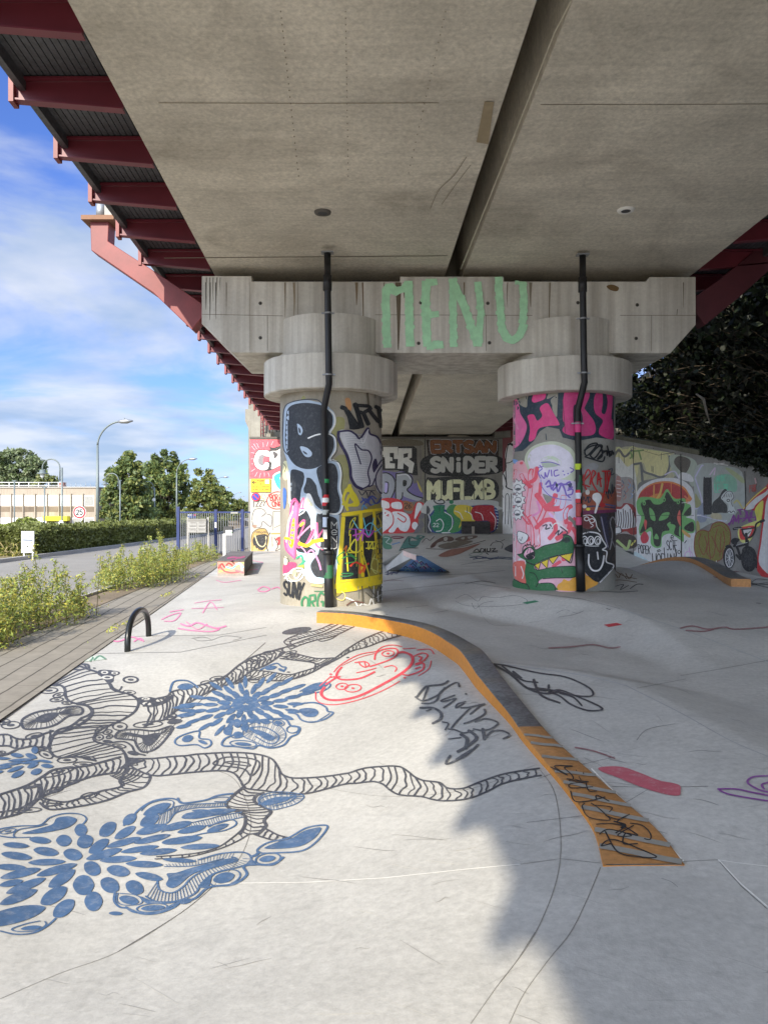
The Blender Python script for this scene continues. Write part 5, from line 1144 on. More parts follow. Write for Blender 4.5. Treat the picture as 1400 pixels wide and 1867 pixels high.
# lower left limb and loop
branch(L_([(905,85),(700,140),(560,165),(410,180),(320,232),(200,300),(0,368),(-40,380)], ZC), L_([(900,200),(720,225),(600,262),(480,312),(345,372),(290,400),(170,500),(0,548),(-40,560)], ZC), 26, -.03, 5, 2.8, 9)
branch(L_([(1105,205),(1130,240),(1082,312),(950,352),(800,412),(600,456),(380,480),(300,430)], ZC), L_([(960,180),(900,262),(915,302),(860,322),(760,342),(620,390),(480,424),(310,392)], ZC), 22, .02, 4.5, 2.4, 10)
line([(310,392),(300,300),(250,310),(180,320)], ZC, 6); line([(300,400),(360,430),(470,440),(350,455),(320,440)], ZC, 3); line([(0,500),(80,490),(160,470),(280,400)], ZC, 4); ring(200, 485, 110, 18, -3, ZC, 3)
branch(L_([(900,170),(1000,175),(1100,215)], ZC), L_([(830,225),(920,270),(930,300)], ZC), 9, .1, 3, 2.4, 11)
# upper right limb with its twigs
branch(L_([(-60,560),(0,520),(85,498),(120,470),(290,430),(430,380),(520,310),(600,262),(700,230),(790,205)], ZB), L_([(-60,690),(0,655),(70,640),(150,580),(300,492),(420,440),(500,410),(600,345),(690,305),(800,230)], ZB), 44, .025, 4, 2.5, 12)
branch(L_([(590,338),(700,350),(820,368),(900,350),(1000,318),(1100,268),(1180,210),(1280,150),(1400,100),(1440,85)], ZB), L_([(500,420),(600,400),(760,406),(860,392),(960,356),(1040,312),(1120,272),(1200,226),(1300,198),(1400,160),(1500,130)], ZB), 50, .01, 3, 1.6, 13)
branch(L_([(830,232),(920,255),(1000,270),(1095,266)], ZB), L_([(770,270),(900,285),(980,300),(975,335)], ZB), 14, .04, 3.2, 1.6, 14)
line([(980,300),(1040,312),(1110,270)], ZB, 3)
branch(L_([(830,200),(795,165),(880,122),(1000,95),(1090,55)], ZB), L_([(860,195),(830,168),(900,145),(1020,112),(1120,62)], ZB), 22, .0, 2.4, 1.3, 15)
branch(L_([(790,205),(860,178),(960,142),(1060,112),(1160,65)], ZB), L_([(830,215),(900,185),(990,158),(1100,132),(1220,75)], ZB), 24, .0, 2.4, 1.3, 16)
line([(990,150),(1020,165),(1080,150),(1120,125)], ZB, 2)
GA.fill(GA.ell(280+870/3.333, 1120+101/3.333, 27, 5.6, -9), INKM, raw=True)
for a in ((385,392,42,13,-8),(315,416,28,9,-10),(600,290,35,12,-8),(700,236,38,11,-8),(655,270,22,12,-20),(610,405,32,11,0),(590,335,32,10,-5),(540,400,60,12,-22),(35,525,28,10,-5),(105,625,35,13,-25),(820,240,50,12,-15),(845,255,40,8,-15)): ring(*a, ZB, 2.4, dot=a[2] > 34)
for a in ((130,655,48,14,-8),(175,625,16,7,0),(820,353,12,4,0),(1180,264,10,4,0)): petal(*a, ZB, INKM)
GA.off += .00012
# -- blue flowers
for a in ((548,820,72,44,12),(694,925,68,52,30),(628,1050,80,76,0),(703,1172,68,74,0),(826,1050,76,56,28),(890,943,88,42,10),(1012,1068,72,52,25),(783,817,140,30,-16),(888,856,138,26,-4),(743,757,90,38,-34),(640,722,64,50,-22),(608,636,48,48,0),(480,715,58,44,0),(347,797,95,33,8),(302,712,82,26,6),(120,750,98,22,4),(125,830,115,29,8),(352,877,140,25,-2),(428,935,158,30,-16),(465,1000,118,42,-33),(155,962,155,30,-13),(195,1055,158,32,-21),(85,1035,90,24,-12),(80,915,115,24,2),(140,1140,150,36,-21),(405,1130,115,52,-32),(480,1225,98,52,-38),(90,1282,260,60,-14),(810,630,76,46,-38),(940,655,90,32,-30),(1140,630,120,32,-15),(975,555,60,36,-35),(1125,562,80,42,-28),(930,728,135,25,-15),(1145,703,140,24,-13),(1050,780,145,22,-9),(1190,800,140,24,-6),(1300,720,85,24,-8),(1085,893,140,25,2),(1120,985,105,28,12),(870,1263,52,15,2),(1180,480,110,34,-22),(970,1162,75,32,12),(1150,1222,90,22,-4),(235,1372,78,17,-6)): petal(*a, ZC)
blob([(165,660),(300,622),(395,592),(430,545),(520,533),(578,560),(520,612),(420,640),(280,662)], ZC, BLU)
line([(0,650),(0,628),(150,605),(300,598),(375,542),(480,512),(600,516),(650,552),(610,605)], ZC, 2.6, BLU); line([(230,690),(120,690),(105,665),(150,630),(280,610),(350,590)], ZC, 2.2, BLU); line([(0,680),(60,690),(120,692)], ZC, 3, BLU); ring(60, 645, 60, 16, -12, ZC, 2.4, True, BLU)
line([(930,600),(1000,530),(1060,470),(1160,415),(1290,398),(1370,430)], ZC, 3.4, BLU); line([(0,1395),(120,1420),(250,1410),(350,1360),(420,1300)], ZC, 3.4, BLU); line([(300,1320),(200,1340),(90,1380),(150,1400),(280,1390),(345,1350),(340,1325)], ZC, 2.4, BLU)
line([(865,1110),(860,1170),(900,1215),(960,1225),(1060,1265),(1180,1262),(1300,1220),(1360,1170)], ZC, 4, BLU); line([(885,1110),(880,1170),(930,1200),(1040,1195),(1070,1165),(1020,1125),(900,1112)], ZC, 2, BLU)
blob([(365,540),(400,515),(500,500),(600,485),(720,492),(660,518),(560,535),(460,552),(380,552)], ZD, BLU)
blob([(268,912),(330,905),(450,868),(640,818),(705,812),(715,826),(600,862),(500,890),(420,925),(350,985),(300,1007),(262,985),(278,945)], ZD, BLU)
blob([(905,745),(1000,702),(1080,682),(1170,630),(1270,608),(1268,640),(1220,690),(1140,732),(1020,748)], ZD, BLU)
line([(862,752),(930,708),(1060,678),(1180,612),(1300,594),(1314,620),(1240,708),(1150,762),(1000,775),(880,776)], ZD, 3.4, BLU, True)
ladder([(205,955),(222,1018),(300,1038),(370,1000),(430,938),(520,888),(640,852),(740,828),(770,800)], [(130,1060),(200,1095),(330,1092),(450,1042),(495,975),(570,915),(690,880),(800,850),(815,800)], 34, 1.5, BLU, ZD)
line([(205,955),(222,1018),(300,1038),(370,1000),(430,938),(520,888),(640,852),(725,828),(715,808),(690,805)], ZD, 3, BLU); line([(130,1060),(200,1095),(330,1092),(450,1042),(495,975),(570,915),(690,880),(800,850),(818,805),(780,775),(700,772),(600,785),(480,820)], ZD, 3.4, BLU)
ladder([(230,520),(300,480),(400,460),(540,455),(660,448)], [(205,590),(280,575),(330,512),(450,482),(560,476),(660,468)], 28, 1.2, BLU, ZD); line([(220,525),(300,480),(400,460),(540,452),(660,446)], ZD, 2, BLU); line([(205,590),(270,580),(330,512),(450,482),(560,476),(660,468)], ZD, 2, BLU)
ladder([(400,590),(520,560),(640,530),(760,510)], [(420,612),(560,592),(680,560),(765,538)], 22, 1.1, BLU, ZD); line([(230,640),(330,600),(520,558),(640,528),(760,508)], ZD, 2, BLU); line([(340,640),(430,610),(560,592),(680,560),(770,540)], ZD, 2, BLU)
ladder([(250,850),(380,838),(520,800),(640,782),(720,778)], [(270,868),(400,862),(500,846),(640,812),(700,812)], 22, 1.0, BLU, ZD); line([(250,865),(400,864),(500,848),(640,812)], ZD, 1.8, BLU)
line([(100,500),(150,455),(240,430),(310,440),(290,490),(200,520),(130,545)], ZD, 1.8, BLU)
line([(340,418),(370,450),(520,430),(600,400),(700,387)], ZD, 4, BLU); line([(560,420),(620,410),(680,415),(650,438),(580,440)], ZD, 2.2, BLU)
line([(350,690),(500,650),(640,630),(720,590),(700,560),(620,570),(540,605)], ZD, 2.6, BLU); petal(600, 612, 75, 19, -18, ZD); petal(430, 622, 95, 22, -12, ZD); petal(375, 692, 125, 24, -8, ZD); petal(485, 735, 128, 19, -3, ZD); petal(350, 825, 110, 15, 3, ZD); petal(330,600,105,24,-14,ZD); petal(490,500,60,10,0,ZD)
cell([(870,445),(880,405),(960,378),(1080,380),(1165,402),(1120,450),(1030,480),(950,492)], [(885,455),(930,425),(1000,408),(1075,410),(1050,435),(980,455),(930,465)], ZD, 40, 2.4, BLU, 1.1)
line([(870,460),(880,420),(960,395),(1080,393),(1110,410),(1060,445),(960,470)], ZD, 2, BLU)
for a in ((930,815,82,36,-8),(645,940,105,50,-14)): ring(*a, ZD, 3.4, True, BLU)
petal(925,815,55,20,-8,ZD); petal(640,940,72,34,-14,ZD); ring(170,1137,100,28,-5,ZD,3,False,BLU); petal(170,1137,70,16,-5,ZD); petal(392,1094,44,16,-15,ZD)
line([(0,1132),(60,1166),(200,1172),(320,1112),(450,1075),(540,1003),(700,982),(790,920),(770,865),(850,853),(960,853),(1030,805)], ZD, 4.4, BLU); line([(820,800),(850,790),(870,770)], ZD, 5, BLU)
blob([(760,860),(800,860),(850,852),(840,830),(815,820),(790,845)], ZD, BLU); blob([(480,1000),(520,960),(560,930),(545,990),(520,1005)], ZD, BLU)
blob([(90,1060),(200,1100),(330,1098),(420,1070),(330,1100),(260,1110),(150,1110),(110,1090)], ZD, BLU)
# middle flower, petals in staggered rings seen in perspective
for i, (rr_, nn_, hl, hw) in enumerate(((52,9,32,22),(118,13,42,18),(192,17,48,15),(270,20,52,14),(350,24,56,12))):
    for k in range(nn_):
        a = 2*math.pi*(k+.5*(i % 2))/nn_+.15; x = 560+rr_*math.cos(a)*1.12; y = 548+rr_*math.sin(a)*.50
        if y < 405+(x-560)*-.12 or y > 725 or (x < 330 and y < 545-(x-150)*.35) or (x > 610 and y > 655) or (x > 860 and y > 560) or (x > 470 and y > 690) or x > 930 or x < 170: continue
        rot = math.degrees(math.atan2(math.sin(a)*.50, math.cos(a)*1.12)); petal(x, y, hl*(.72+.28*abs(math.cos(a))), hw*(.75+.25*abs(math.sin(a))), rot, ZB)
blob([(885,582),(930,572),(985,578),(1003,600),(980,624),(930,625),(900,608)], ZB, BLU); petal(985,448,85,20,-18,ZB)
line([(820,600),(870,610),(900,645),(960,658),(1040,640),(1092,602),(1060,592),(1045,565),(985,540),(900,545),(850,565)], ZB, 3.4, BLU); line([(990,655),(1040,625),(1070,605)], ZB, 1.8, BLU); line([(890,470),(980,425),(1060,420),(1072,440),(1020,472),(940,480)], ZB, 2.6, BLU)
line([(570,655),(700,640),(800,640),(835,680),(888,690),(876,728),(832,750),(790,798),(710,815),(640,800),(600,820),(500,806),(420,800),(432,762),(480,738)], ZB, 3.6, BLU)
cell([(560,690),(640,650),(740,665),(800,715),(790,770),(700,808),(600,770),(545,740)], [(600,702),(660,712),(735,748),(725,768),(690,768),(640,738),(605,720)], ZB, 46, 2.2, BLU, .7)
line([(590,690),(680,690),(760,740),(740,785),(690,785),(620,745)], ZB, 2.2, BLU); ring(846,702,36,22,-5,ZB,3,False,BLU); ring(545,790,80,20,4,ZB,2.6,False,BLU); petal(545,792,52,11,5,ZB); ring(760,662,36,18,10,ZB,2.4,False,BLU); petal(760,662,26,12,10,ZB)
for a in ((510,665,26,28,-20),(515,735,32,20,0),(452,712,28,26,-30),(555,692,26,20,0),(600,650,36,14,5),(680,655,32,16,8),(595,700,14,10,0)): petal(*a, ZB)
line([(480,690),(470,740),(500,755),(545,745)], ZB, 2.4, BLU)
line([(275,712),(170,740),(130,775),(160,800),(260,795),(310,815),(350,795),(340,765),(280,755)], ZB, 3, BLU, True); petal(208,758,36,21,-15,ZB); petal(300,780,30,10,20,ZB)
line([(100,470),(125,412),(200,405),(250,430),(270,448)], ZB, 3.4, BLU); petal(195,442,50,20,-4,ZB); line([(650,340),(700,315),(750,300),(780,320),(805,325),(790,350)], ZB, 3, BLU); petal(715,328,36,12,-10,ZB); petal(775,340,20,8,20,ZB)
for a in ((125,792,46,16,6),(228,798,44,18,18),(150,827,92,11,-4),(230,842,74,11,-8),(240,866,44,16,-22),(345,870,46,16,4),(330,836,52,10,8),(80,856,92,11,-8),(112,892,64,14,-20),(130,930,52,20,-26),(265,912,42,22,-18),(20,884,70,10,-8),(20,815,55,10,0),(-5,915,30,10,-15),(255,755,26,26,0)): petal(*a, ZA)
for a in ((1360,432,60,18,0),(1370,465,70,12,0),(1340,580,60,14,-12),(1370,500,60,12,-10)): petal(*a, ZA)
GA.off += .00012
# -- green small lettering by the trunk
gt1, gt2 = paint((150, 190, 165)), paint((92, 132, 104))
GA.fill(cv([(400,85),(470,60),(560,50),(640,70),(720,65),(775,88),(700,100),(560,112),(480,95)], *ZA), paint((196,206,190)), raw=True)
for pts in ([(395,72),(450,78),(500,70)],[(440,72),(430,98),(450,108)],[(490,80),(520,100),(545,90),(530,78),(490,82)],[(560,85),(580,105),(610,85)],[(600,100),(650,75),(680,80),(660,104)],[(690,95),(730,66),(772,88)],[(530,55),(560,62),(545,70)],[(580,50),(640,60)]): line(pts, ZA, 3.2, gt2)
GA.off += .00012
# -- red twin faces
rd = paint((226, 72, 84), wear=.3)
line([(110,470),(90,510),(130,545),(220,548),(340,520),(480,450),(600,380),(665,320),(668,270),(620,245),(580,248)], ZE, 4.6, rd); line([(55,500),(60,550),(110,575),(200,577),(340,545),(480,490),(590,430)], ZE, 1.8, rd)
line([(220,340),(195,370),(190,405),(240,420),(340,410),(430,370)], ZE, 3.4, rd); line([(120,450),(180,410),(210,400)], ZE, 3, rd); line([(80,460),(150,400)], ZE, 1.6, rd)
line([(170,370),(220,320),(330,260),(440,240)], ZE, 1.8, rd); line([(220,330),(340,275),(440,250)], ZE, 1.2, rd); line([(430,290),(440,250),(490,225),(560,220),(578,245),(550,280),(480,310),(400,335)], ZE, 2.6, rd); line([(440,240),(480,210),(540,198),(605,208)], ZE, 1.8, rd)
for x, y, rx, ry in ((222,462,38,20),(292,474,52,24),(515,252,38,18)): GA.stroke(GA.ell(560+x/3.5, 1120+y/3.5, rx/3.5, ry/3.5, -5), 2.4, rd, closed=True, raw=True); GA.fill(GA.ell(560+x/3.5, 1120+y/3.5, 3, 1.6), rd, raw=True)
line([(305,310),(370,305),(395,325),(370,340),(340,325),(330,305)], ZE, 2.2, rd); line([(365,305),(375,340)], ZE, 1.8, rd); line([(315,375),(380,362),(440,345)], ZE, 1.8, rd); line([(490,340),(540,330),(570,345),(560,368)], ZE, 1.8, rd)
line([(680,270),(730,250),(768,262),(740,300),(690,318)], ZE, 2.4, rd); line([(690,325),(740,315),(740,350),(700,375),(640,392),(600,380)], ZE, 3, rd); line([(710,270),(730,280),(715,300)], ZE, 3, rd); line([(690,350),(720,340)], ZE, 3, rd); line([(700,230),(780,225),(808,255)], ZE, 1.8, rd); line([(790,300),(775,350),(710,395)], ZE, 1.6, rd); line([(610,222),(690,218)], ZE, 1.6, rd)
for x, y in ((150,385),(152,402),(172,402),(622,407)): GA.fill(GA.ell(560+x/3.5, 1120+y/3.5, 2.6, 1.5), rd, raw=True)
GA.off += .00012
# -- black brush tag on the slab
tg = paint((86, 88, 92), wear=.55)
for pts, w in (([(900,428),(860,450),(770,460),(740,480),(700,530)],4),([(770,470),(740,550)],3),([(880,470),(830,520),(740,555),(690,530)],3.4),([(970,465),(960,440),(920,450),(850,500),(830,545),(790,570),(730,570)],3.4),([(1010,510),(1015,512)],3.6),([(720,600),(800,600),(850,630),(850,670),(800,700)],4.6),([(760,620),(790,610)],3),([(940,520),(860,550),(870,560),(950,540),(870,600)],3.2),([(1000,570),(950,600),(960,575),(1010,560)],2.8),([(980,600),(1040,595),(1130,575),(1100,590),(1040,640)],3.4),([(1040,600),(960,680),(920,730)],3.2),([(1130,610),(1130,640),(1060,680),(1000,700)],3.6),([(860,690),(900,700),(880,740)],2.6),([(1070,690),(1140,670),(1215,695),(1180,730),(1120,745),(1060,735)],3.4),([(1120,735),(1130,800)],5),([(1060,745),(1000,760),(940,740),(900,735)],3),([(1140,790),(1180,750),(1250,748),(1290,775),(1250,798)],3.6),([(1030,745),(1080,790),(1030,840),(960,880)],5.5),([(980,770),(1020,800),(1010,860)],6),([(900,800),(980,790)],2.6),([(1090,835),(1010,905),(900,958),(888,945),(912,905)],4),([(1050,865),(950,930)],3.4)): line(pts, ZE, w, tg)
GA.off += .00012
# -- looping tag on the roll-over at right
tk = paint((62, 63, 67), wear=.25)
for pts, w in (([(400,62),(450,70),(560,95),(660,110),(740,145),(762,172),(740,182),(680,175),(620,160),(560,150)],3.2),([(400,65),(460,100),(520,150),(580,170),(640,165)],4.2),([(430,70),(500,120),(560,130)],3.2),([(545,120),(570,175),(640,205)],4),([(600,140),(590,160),(520,150)],3.6),([(600,165),(640,158),(700,180),(780,215),(792,230),(740,232),(680,210),(640,180),(600,165)],3.4),([(640,170),(690,185),(720,215)],3),([(470,90),(500,115),(470,95)],4)): line(pts, ZG, w, tk)
GA.off += .00012
# -- red patch, purple loop, faint reds
rp = paint((186, 92, 104), wear=.5)
GA.fill([(1090,1402),(1104,1399),(1135,1400),(1170,1412),(1200,1424),(1236,1432),(1240,1444),(1236,1452),(1210,1449),(1170,1437),(1120,1417),(1098,1409)], rp, raw=True)
for pts in ([(1048,1364),(1080,1370),(1120,1384)],[(1240,1146),(1262,1142),(1290,1148),(1320,1144),(1340,1148),(1400,1144)],[(1250,1150),(1280,1152),(1300,1148)],[(1000,1182),(1040,1180),(1080,1176),(1110,1182),(1130,1180)]): line(pts, ONE, 4, paint((150, 108, 110), wear=.6))
pu = paint((140, 78, 150), wear=.3)
for pts in ([(1308,1440),(1340,1440),(1370,1446),(1400,1452)],[(1308,1440),(1330,1450),(1400,1462)],[(1400,1416),(1372,1418),(1362,1428),(1380,1440),(1400,1446)],[(1400,1428),(1388,1432),(1392,1440)]): line(pts, ONE, 4.2, pu)
for q in ([(560+900/1.667,1100+66/1.667),(560+940/1.667,1100+60/1.667),(560+958/1.667,1100+66/1.667),(560+915/1.667,1100+73/1.667)],): GA.fill(q, paint((180, 60, 66)), False, raw=True)
GA.fill([(952,1099),(975,1095),(983,1097),(960,1102)], paint((60, 130, 96)), False, raw=True)
GA.off += .00012
# -- pink tags on the sunny slab
pk = paint((226, 128, 170), wear=.6)
for pts, w in (([(470,1076),(480,1070),(492,1074),(484,1079),(472,1078)],3),([(496,1074),(506,1071),(514,1076)],3),([(165,1173),(190,1165),(215,1170),(240,1162),(258,1168)],3.5),([(245,1170),(256,1164),(262,1170)],3),([(180,1172),(210,1160)],2.4),([(295,1130),(312,1122),(330,1118),(318,1132),(300,1133)],2.5),([(310,1116),(335,1112)],2.4),([(330,1138),(345,1142),(360,1136),(380,1142),(395,1146),(412,1142)],4),([(325,1146),(350,1150),(385,1152),(400,1148)],3.2),([(340,1134),(360,1148),(378,1138)],2),([(355,1100),(380,1096),(404,1094)],1.6),([(370,1118),(384,1098),(396,1112)],2),([(350,1110),(408,1108)],1.4),([(420,1034),(440,1040),(470,1038)],2),([(395,1058),(410,1062),(440,1058)],1.6),([(460,1022),(480,1026)],1.4)): line(pts, ONE, w, pk)
for pts in ([(350,1165),(370,1162),(385,1167),(365,1169),(355,1166)],[(385,1168),(410,1160),(440,1163),(425,1168)]): line(pts, ONE, .8, jn)
GA.off += .00012
# -- lettering and drawings at the foot of column two
for pts in ([(1085,1072),(1096,1064),(1106,1072)],[(1100,1076),(1112,1062),(1118,1072)],[(1120,1070),(1136,1066),(1130,1076),(1145,1068)],[(1148,1074),(1160,1066),(1172,1066)],[(1092,1078),(1130,1080),(1162,1078)]): line(pts, ONE, 1.6, paint((50, 54, 58)))
for pts in ([(1112,1052),(1118,1044),(1126,1054)],[(1128,1054),(1132,1046),(1142,1056)],[(1140,1046),(1146,1056),(1152,1048)],[(1108,1060),(1130,1058),(1160,1062)],[(1120,1040),(1135,1050),(1160,1056)]): line(pts, ONE, 1.8, paint((112, 92, 72), wear=.4))
for pts in ([(1370,1062),(1380,1056),(1400,1058)],[(1345,1058),(1370,1064),(1400,1066)],[(1350,1060),(1400,1072)],[(1364,1068),(1400,1062)],[(1105,1110),(1112,1112)],[(1378,1100),(1386,1101)]): line(pts, ONE, 1.4, paint((48, 50, 54)))
line([(1290,1040),(1330,1042),(1400,1046)], ONE, 2, paint((112, 62, 72))); line([(1300,1052),(1330,1060)], ONE, 1.6, paint((112, 62, 72)))
GA.off += .00012
# -- ramp below the far wall: green letters, red-brown clouds, blue scribbles (zoom 5.385x at 680,770)
ZW = (680, 770, 1400/260)
def wf(pts, c_): GA.fill(cv(pts, *ZW), paint(c_, wear=.3), raw=True)
def wl(pts, w, c_): line(pts, ZW, w, paint(c_))
wf([(100,1120),(160,1120),(190,1160),(170,1190),(185,1240),(120,1245),(95,1210)], (70,140,112)); wf([(300,1180),(350,1120),(420,1130),(430,1110),(510,1120),(470,1160),(430,1220),(340,1240),(280,1240),(250,1270)], (60,128,118)); 
wl([(300,1185),(350,1120),(360,1200),(420,1215)],1.4,(20,40,40)); wl([(260,1260),(330,1238),(440,1235)],1.6,(20,40,40)); wl([(380,1130),(430,1150),(500,1120)],1.2,(20,40,40)); wl([(180,1130),(230,1120),(300,1130),(250,1140),(200,1140)],2.4,(122,40,66)); wl([(110,1130),(160,1140),(130,1180),(180,1200)],1.6,(210,225,220)); wl([(190,1200),(260,1180)],3,(110,150,190))
wf([(560,1230),(600,1170),(700,1120),(780,1125),(790,1160),(720,1175),(640,1180),(600,1225)], (98,66,62)); wf([(800,1150),(870,1120),(1000,1112),(1020,1130),(920,1160),(840,1165)], (104,80,72)); wf([(640,1310),(760,1250),(900,1230),(1000,1200),(1050,1195),(920,1260),(830,1300),(720,1322)], (146,98,84)); wf([(640,1210),(800,1170),(980,1165),(860,1215),(700,1240)], (112,100,90))
wl([(540,1230),(600,1170),(700,1118),(790,1125)],1.2,(190,188,180)); wl([(480,1180),(520,1140),(560,1160),(600,1120)],1,(40,40,44)); wl([(520,1240),(700,1245),(900,1215),(1100,1160)],1.4,(96,92,86)); wl([(640,1190),(700,1165),(760,1180),(800,1150),(780,1130)],1,(190,188,180))
for p in ([(990,1265),(1020,1245),(1040,1270)],[(1050,1270),(1060,1240),(1090,1250),(1080,1270)],[(1100,1240),(1100,1268)],[(1120,1240),(1120,1268),(1150,1262),(1150,1238)],[(1165,1240),(1200,1240),(1170,1266),(1220,1262)],[(980,1275),(1220,1275)],[(1110,1285),(1130,1298)]): wl(p,1.6,(34,36,42))
for p in ([(950,1330),(1050,1320),(1150,1335),(1250,1325),(1370,1335)],[(980,1345),(1100,1335),(1360,1345)],[(1000,1325),(1040,1340),(1100,1325),(1150,1345),(1230,1322)]): wl(p,1.8,(70,84,112))
wl([(940,1300),(1000,1280),(1070,1290),(1000,1315),(945,1308)],1,(100,140,118)); wl([(1150,1215),(1180,1180),(1250,1170),(1290,1150)],1,(60,58,60)); wl([(1200,1160),(1270,1190),(1260,1240)],1,(60,58,60))
for p in ([(120,1480),(150,1465),(140,1500),(180,1470)],[(180,1500),(200,1470),(230,1490),(250,1460)],[(120,1495),(200,1480),(280,1460)]): wl(p,1.4,(50,64,100))
wl([(100,1560),(200,1550),(300,1560)],1,(150,110,120)); wl([(900,1590),(1060,1560),(1200,1580)],1,(90,88,90))
wf([(1290,1250),(1330,1210),(1390,1200),(1390,1280)],(62,64,70)); wf([(100,1100),(600,1098),(1380,1092),(1380,1100),(600,1106),(100,1110)],(176,176,170))
GA.off += .00012
# -- stripes and tag on the orange ledge end
LA = Art(LT, pj_ledge, off=.004, inc=.00008, step=5, ky=.7, gx=10, gy=8); gs = paint((150, 146, 136), wear=.3)
def prj(q, z): return np.array([CX+q[0]/q[1]*F, CY-(z-E)/q[1]*F])
pyL = np.array([prj(tl[i], zt_[i])[1] for i in range(len(rows))])
for v, w in ((152,7),(212,8),(268,8.5),(328,9),(392,10),(455,10.5),(530,13),(612,15),(705,17)):
    i = int(np.argmin(np.abs(pyL-(1280+v*.3714)))); i2 = min(len(rows)-1, i+1+int(v > 380)); A_, B_ = prj(tl[i], zt_[i]), prj(br[i2], zt_[i2]); n5 = []
    for u_ in (.0, .25, .5, .75, .97): n5.append(A_*(1-u_)+B_*u_+np.array([0, math.sin(u_*9+v)*.6]))
    LA.stroke(n5, w*.8, gs, raw=True, cap=False)
lk = paint((38, 40, 44))
for pts, w in (([(330,322),(380,345),(415,362),(350,318),(440,318),(400,325),(435,360),(442,382),(410,380)],2.4),([(420,390),(520,395),(430,405),(435,425),(540,420)],2.2),([(470,368),(480,390),(450,382)],1.6),([(455,337),(460,340)],2),([(490,350),(495,356)],2),([(505,400),(520,440),(560,440)],2.2),([(430,440),(450,490),(520,490),(600,470),(560,480),(560,462),(620,492)],2.6),([(500,500),(488,520),(520,570),(620,585),(600,555),(560,520),(530,500)],2.2),([(540,510),(630,520),(620,545)],2),([(555,605),(620,600),(700,612),(660,590),(720,555),(665,580),(600,560)],2.4),([(570,655),(620,630),(730,660),(660,660),(740,610)],2.6),([(670,600),(760,660),(700,650),(690,700),(760,700)],2.8),([(720,600),(780,610),(820,650),(820,680),(790,676)],2.4),([(600,640),(660,740),(760,765),(850,768),(800,740),(640,680),(580,712),(630,700)],2.8),([(680,610),(690,615),(676,625)],5),([(640,590),(700,610),(650,650)],3)): LA.stroke(cv(pts, *ZF), w, lk, raw=True, cap=False)
# ================================================================ PAINT ON COLUMN ONE (zoom 4.341x at 500,700)
K = 955/220; a1.at(500, 700, K)
a1.wear = .12; f, s = a1.fill, a1.stroke
bk = (28, 33, 40); hal = (168, 184, 200); wht = (225, 226, 222); pkk = (216, 92, 140); yel = (236, 208, 20)
f([(440,560),(520,470),(560,300),(520,260),(470,300)], (150,146,92)); f([(440,640),(520,560),(600,600),(590,760),(540,900),(470,700)], (142,138,90)); f([(560,120),(600,120),(610,200),(580,220)], (196,146,96)); f([(225,100),(240,95),(250,115),(215,130)], (150,150,96))
f([(75,620),(110,620),(120,700),(100,760),(72,740)], (212,206,160)); s([(75,630),(95,660),(80,700)], 1.2, (30,30,34)); 
# black figure
f([(80,260),(90,190),(130,150),(240,128),(330,140),(400,160),(440,190),(480,240),(480,320),(450,380),(485,420),(490,520),(455,590),(500,620),(530,700),(525,820),(545,900),(545,970),(515,1040),(520,1180),(510,1400),(470,1530),(400,1570),(300,1575),(250,1530),(240,1440),(210,1260),(190,1100),(130,1000),(120,840),(115,700),(100,600),(75,500)], hal)
f([(95,300),(105,210),(150,165),(250,150),(360,165),(420,200),(460,250),(460,330),(430,385),(468,430),(470,510),(430,590),(400,625),(320,668),(240,672),(165,640),(110,560),(88,440)], bk)
f([(140,680),(200,685),(240,720),(225,830),(215,900),(190,1000),(150,960),(125,850),(128,740)], bk); f([(265,740),(320,760),(350,880),(360,900),(380,990),(330,960),(290,880),(240,860),(240,800)], bk)
f([(340,670),(420,630),(480,640),(505,720),(500,830),(522,920),(515,1000),(470,1025),(400,1010),(380,960),(388,880),(350,760)], bk)
f([(190,1040),(250,1000),(300,1100),(320,1180),(300,1250),(240,1290),(200,1230),(180,1130)], bk); f([(340,1030),(440,1045),(495,1080),(505,1200),(495,1350),(470,1450),(440,1520),(360,1540),(310,1500),(290,1430),(340,1350),(370,1260),(340,1160)], bk)
f([(190,1290),(330,1310),(350,1340),(300,1400),(280,1470),(300,1520),(400,1540),(400,1572),(320,1578),(255,1540),(245,1450),(290,1380),(200,1370)], (186,226,236))
f([(180,1290),(250,1280),(330,1320),(300,1340),(200,1330)], bk)
s([(110,560),(75,500),(72,300),(85,190),(130,148),(240,124),(340,126),(385,165)], 1.8, (60,64,72))
s([(435,205),(475,250),(478,320),(440,385)], 3.2, wht); s([(432,395),(480,430),(485,520),(440,590)], 2.4, wht); s([(440,600),(500,620),(528,700),(520,830),(542,930),(530,1000),(490,1030),(400,1020),(340,1000)], 2.6, wht); s([(450,390),(490,430),(495,530),(452,598),(515,625),(540,720),(530,830),(552,930),(540,1010),(510,1035)], 1.2, (20,22,28))
s([(270,430),(330,405),(385,395)], 2.6, wht); f([(185,315),(215,335),(228,370),(215,405),(195,395),(188,350)], hal); f([(195,345),(210,360),(212,385),(200,385)], (40,50,64)); f([(208,497),(260,505),(298,540),(295,570),(265,580),(235,560)], hal); f([(228,528),(258,545),(262,560),(240,550)], (40,50,64)); s([(388,580),(412,556)], 2, wht)
s([(240,690),(250,760),(225,840),(215,920)], 3.4, hal); s([(255,730),(300,740),(345,800),(375,890)], 5, hal); s([(110,700),(122,780),(125,940)], 4, wht); f([(75,830),(100,850),(95,960),(78,980)], (70,110,190))
f([(256,880),(285,870),(310,920),(330,980),(390,1010),(360,1030),(330,1020),(320,1120),(300,1180),(290,1100),(300,1040),(265,980)], wht); f([(262,905),(290,930),(305,965),(270,958)], (212,206,170)); s([(195,1040),(240,1010),(262,950)], 2.4, wht)
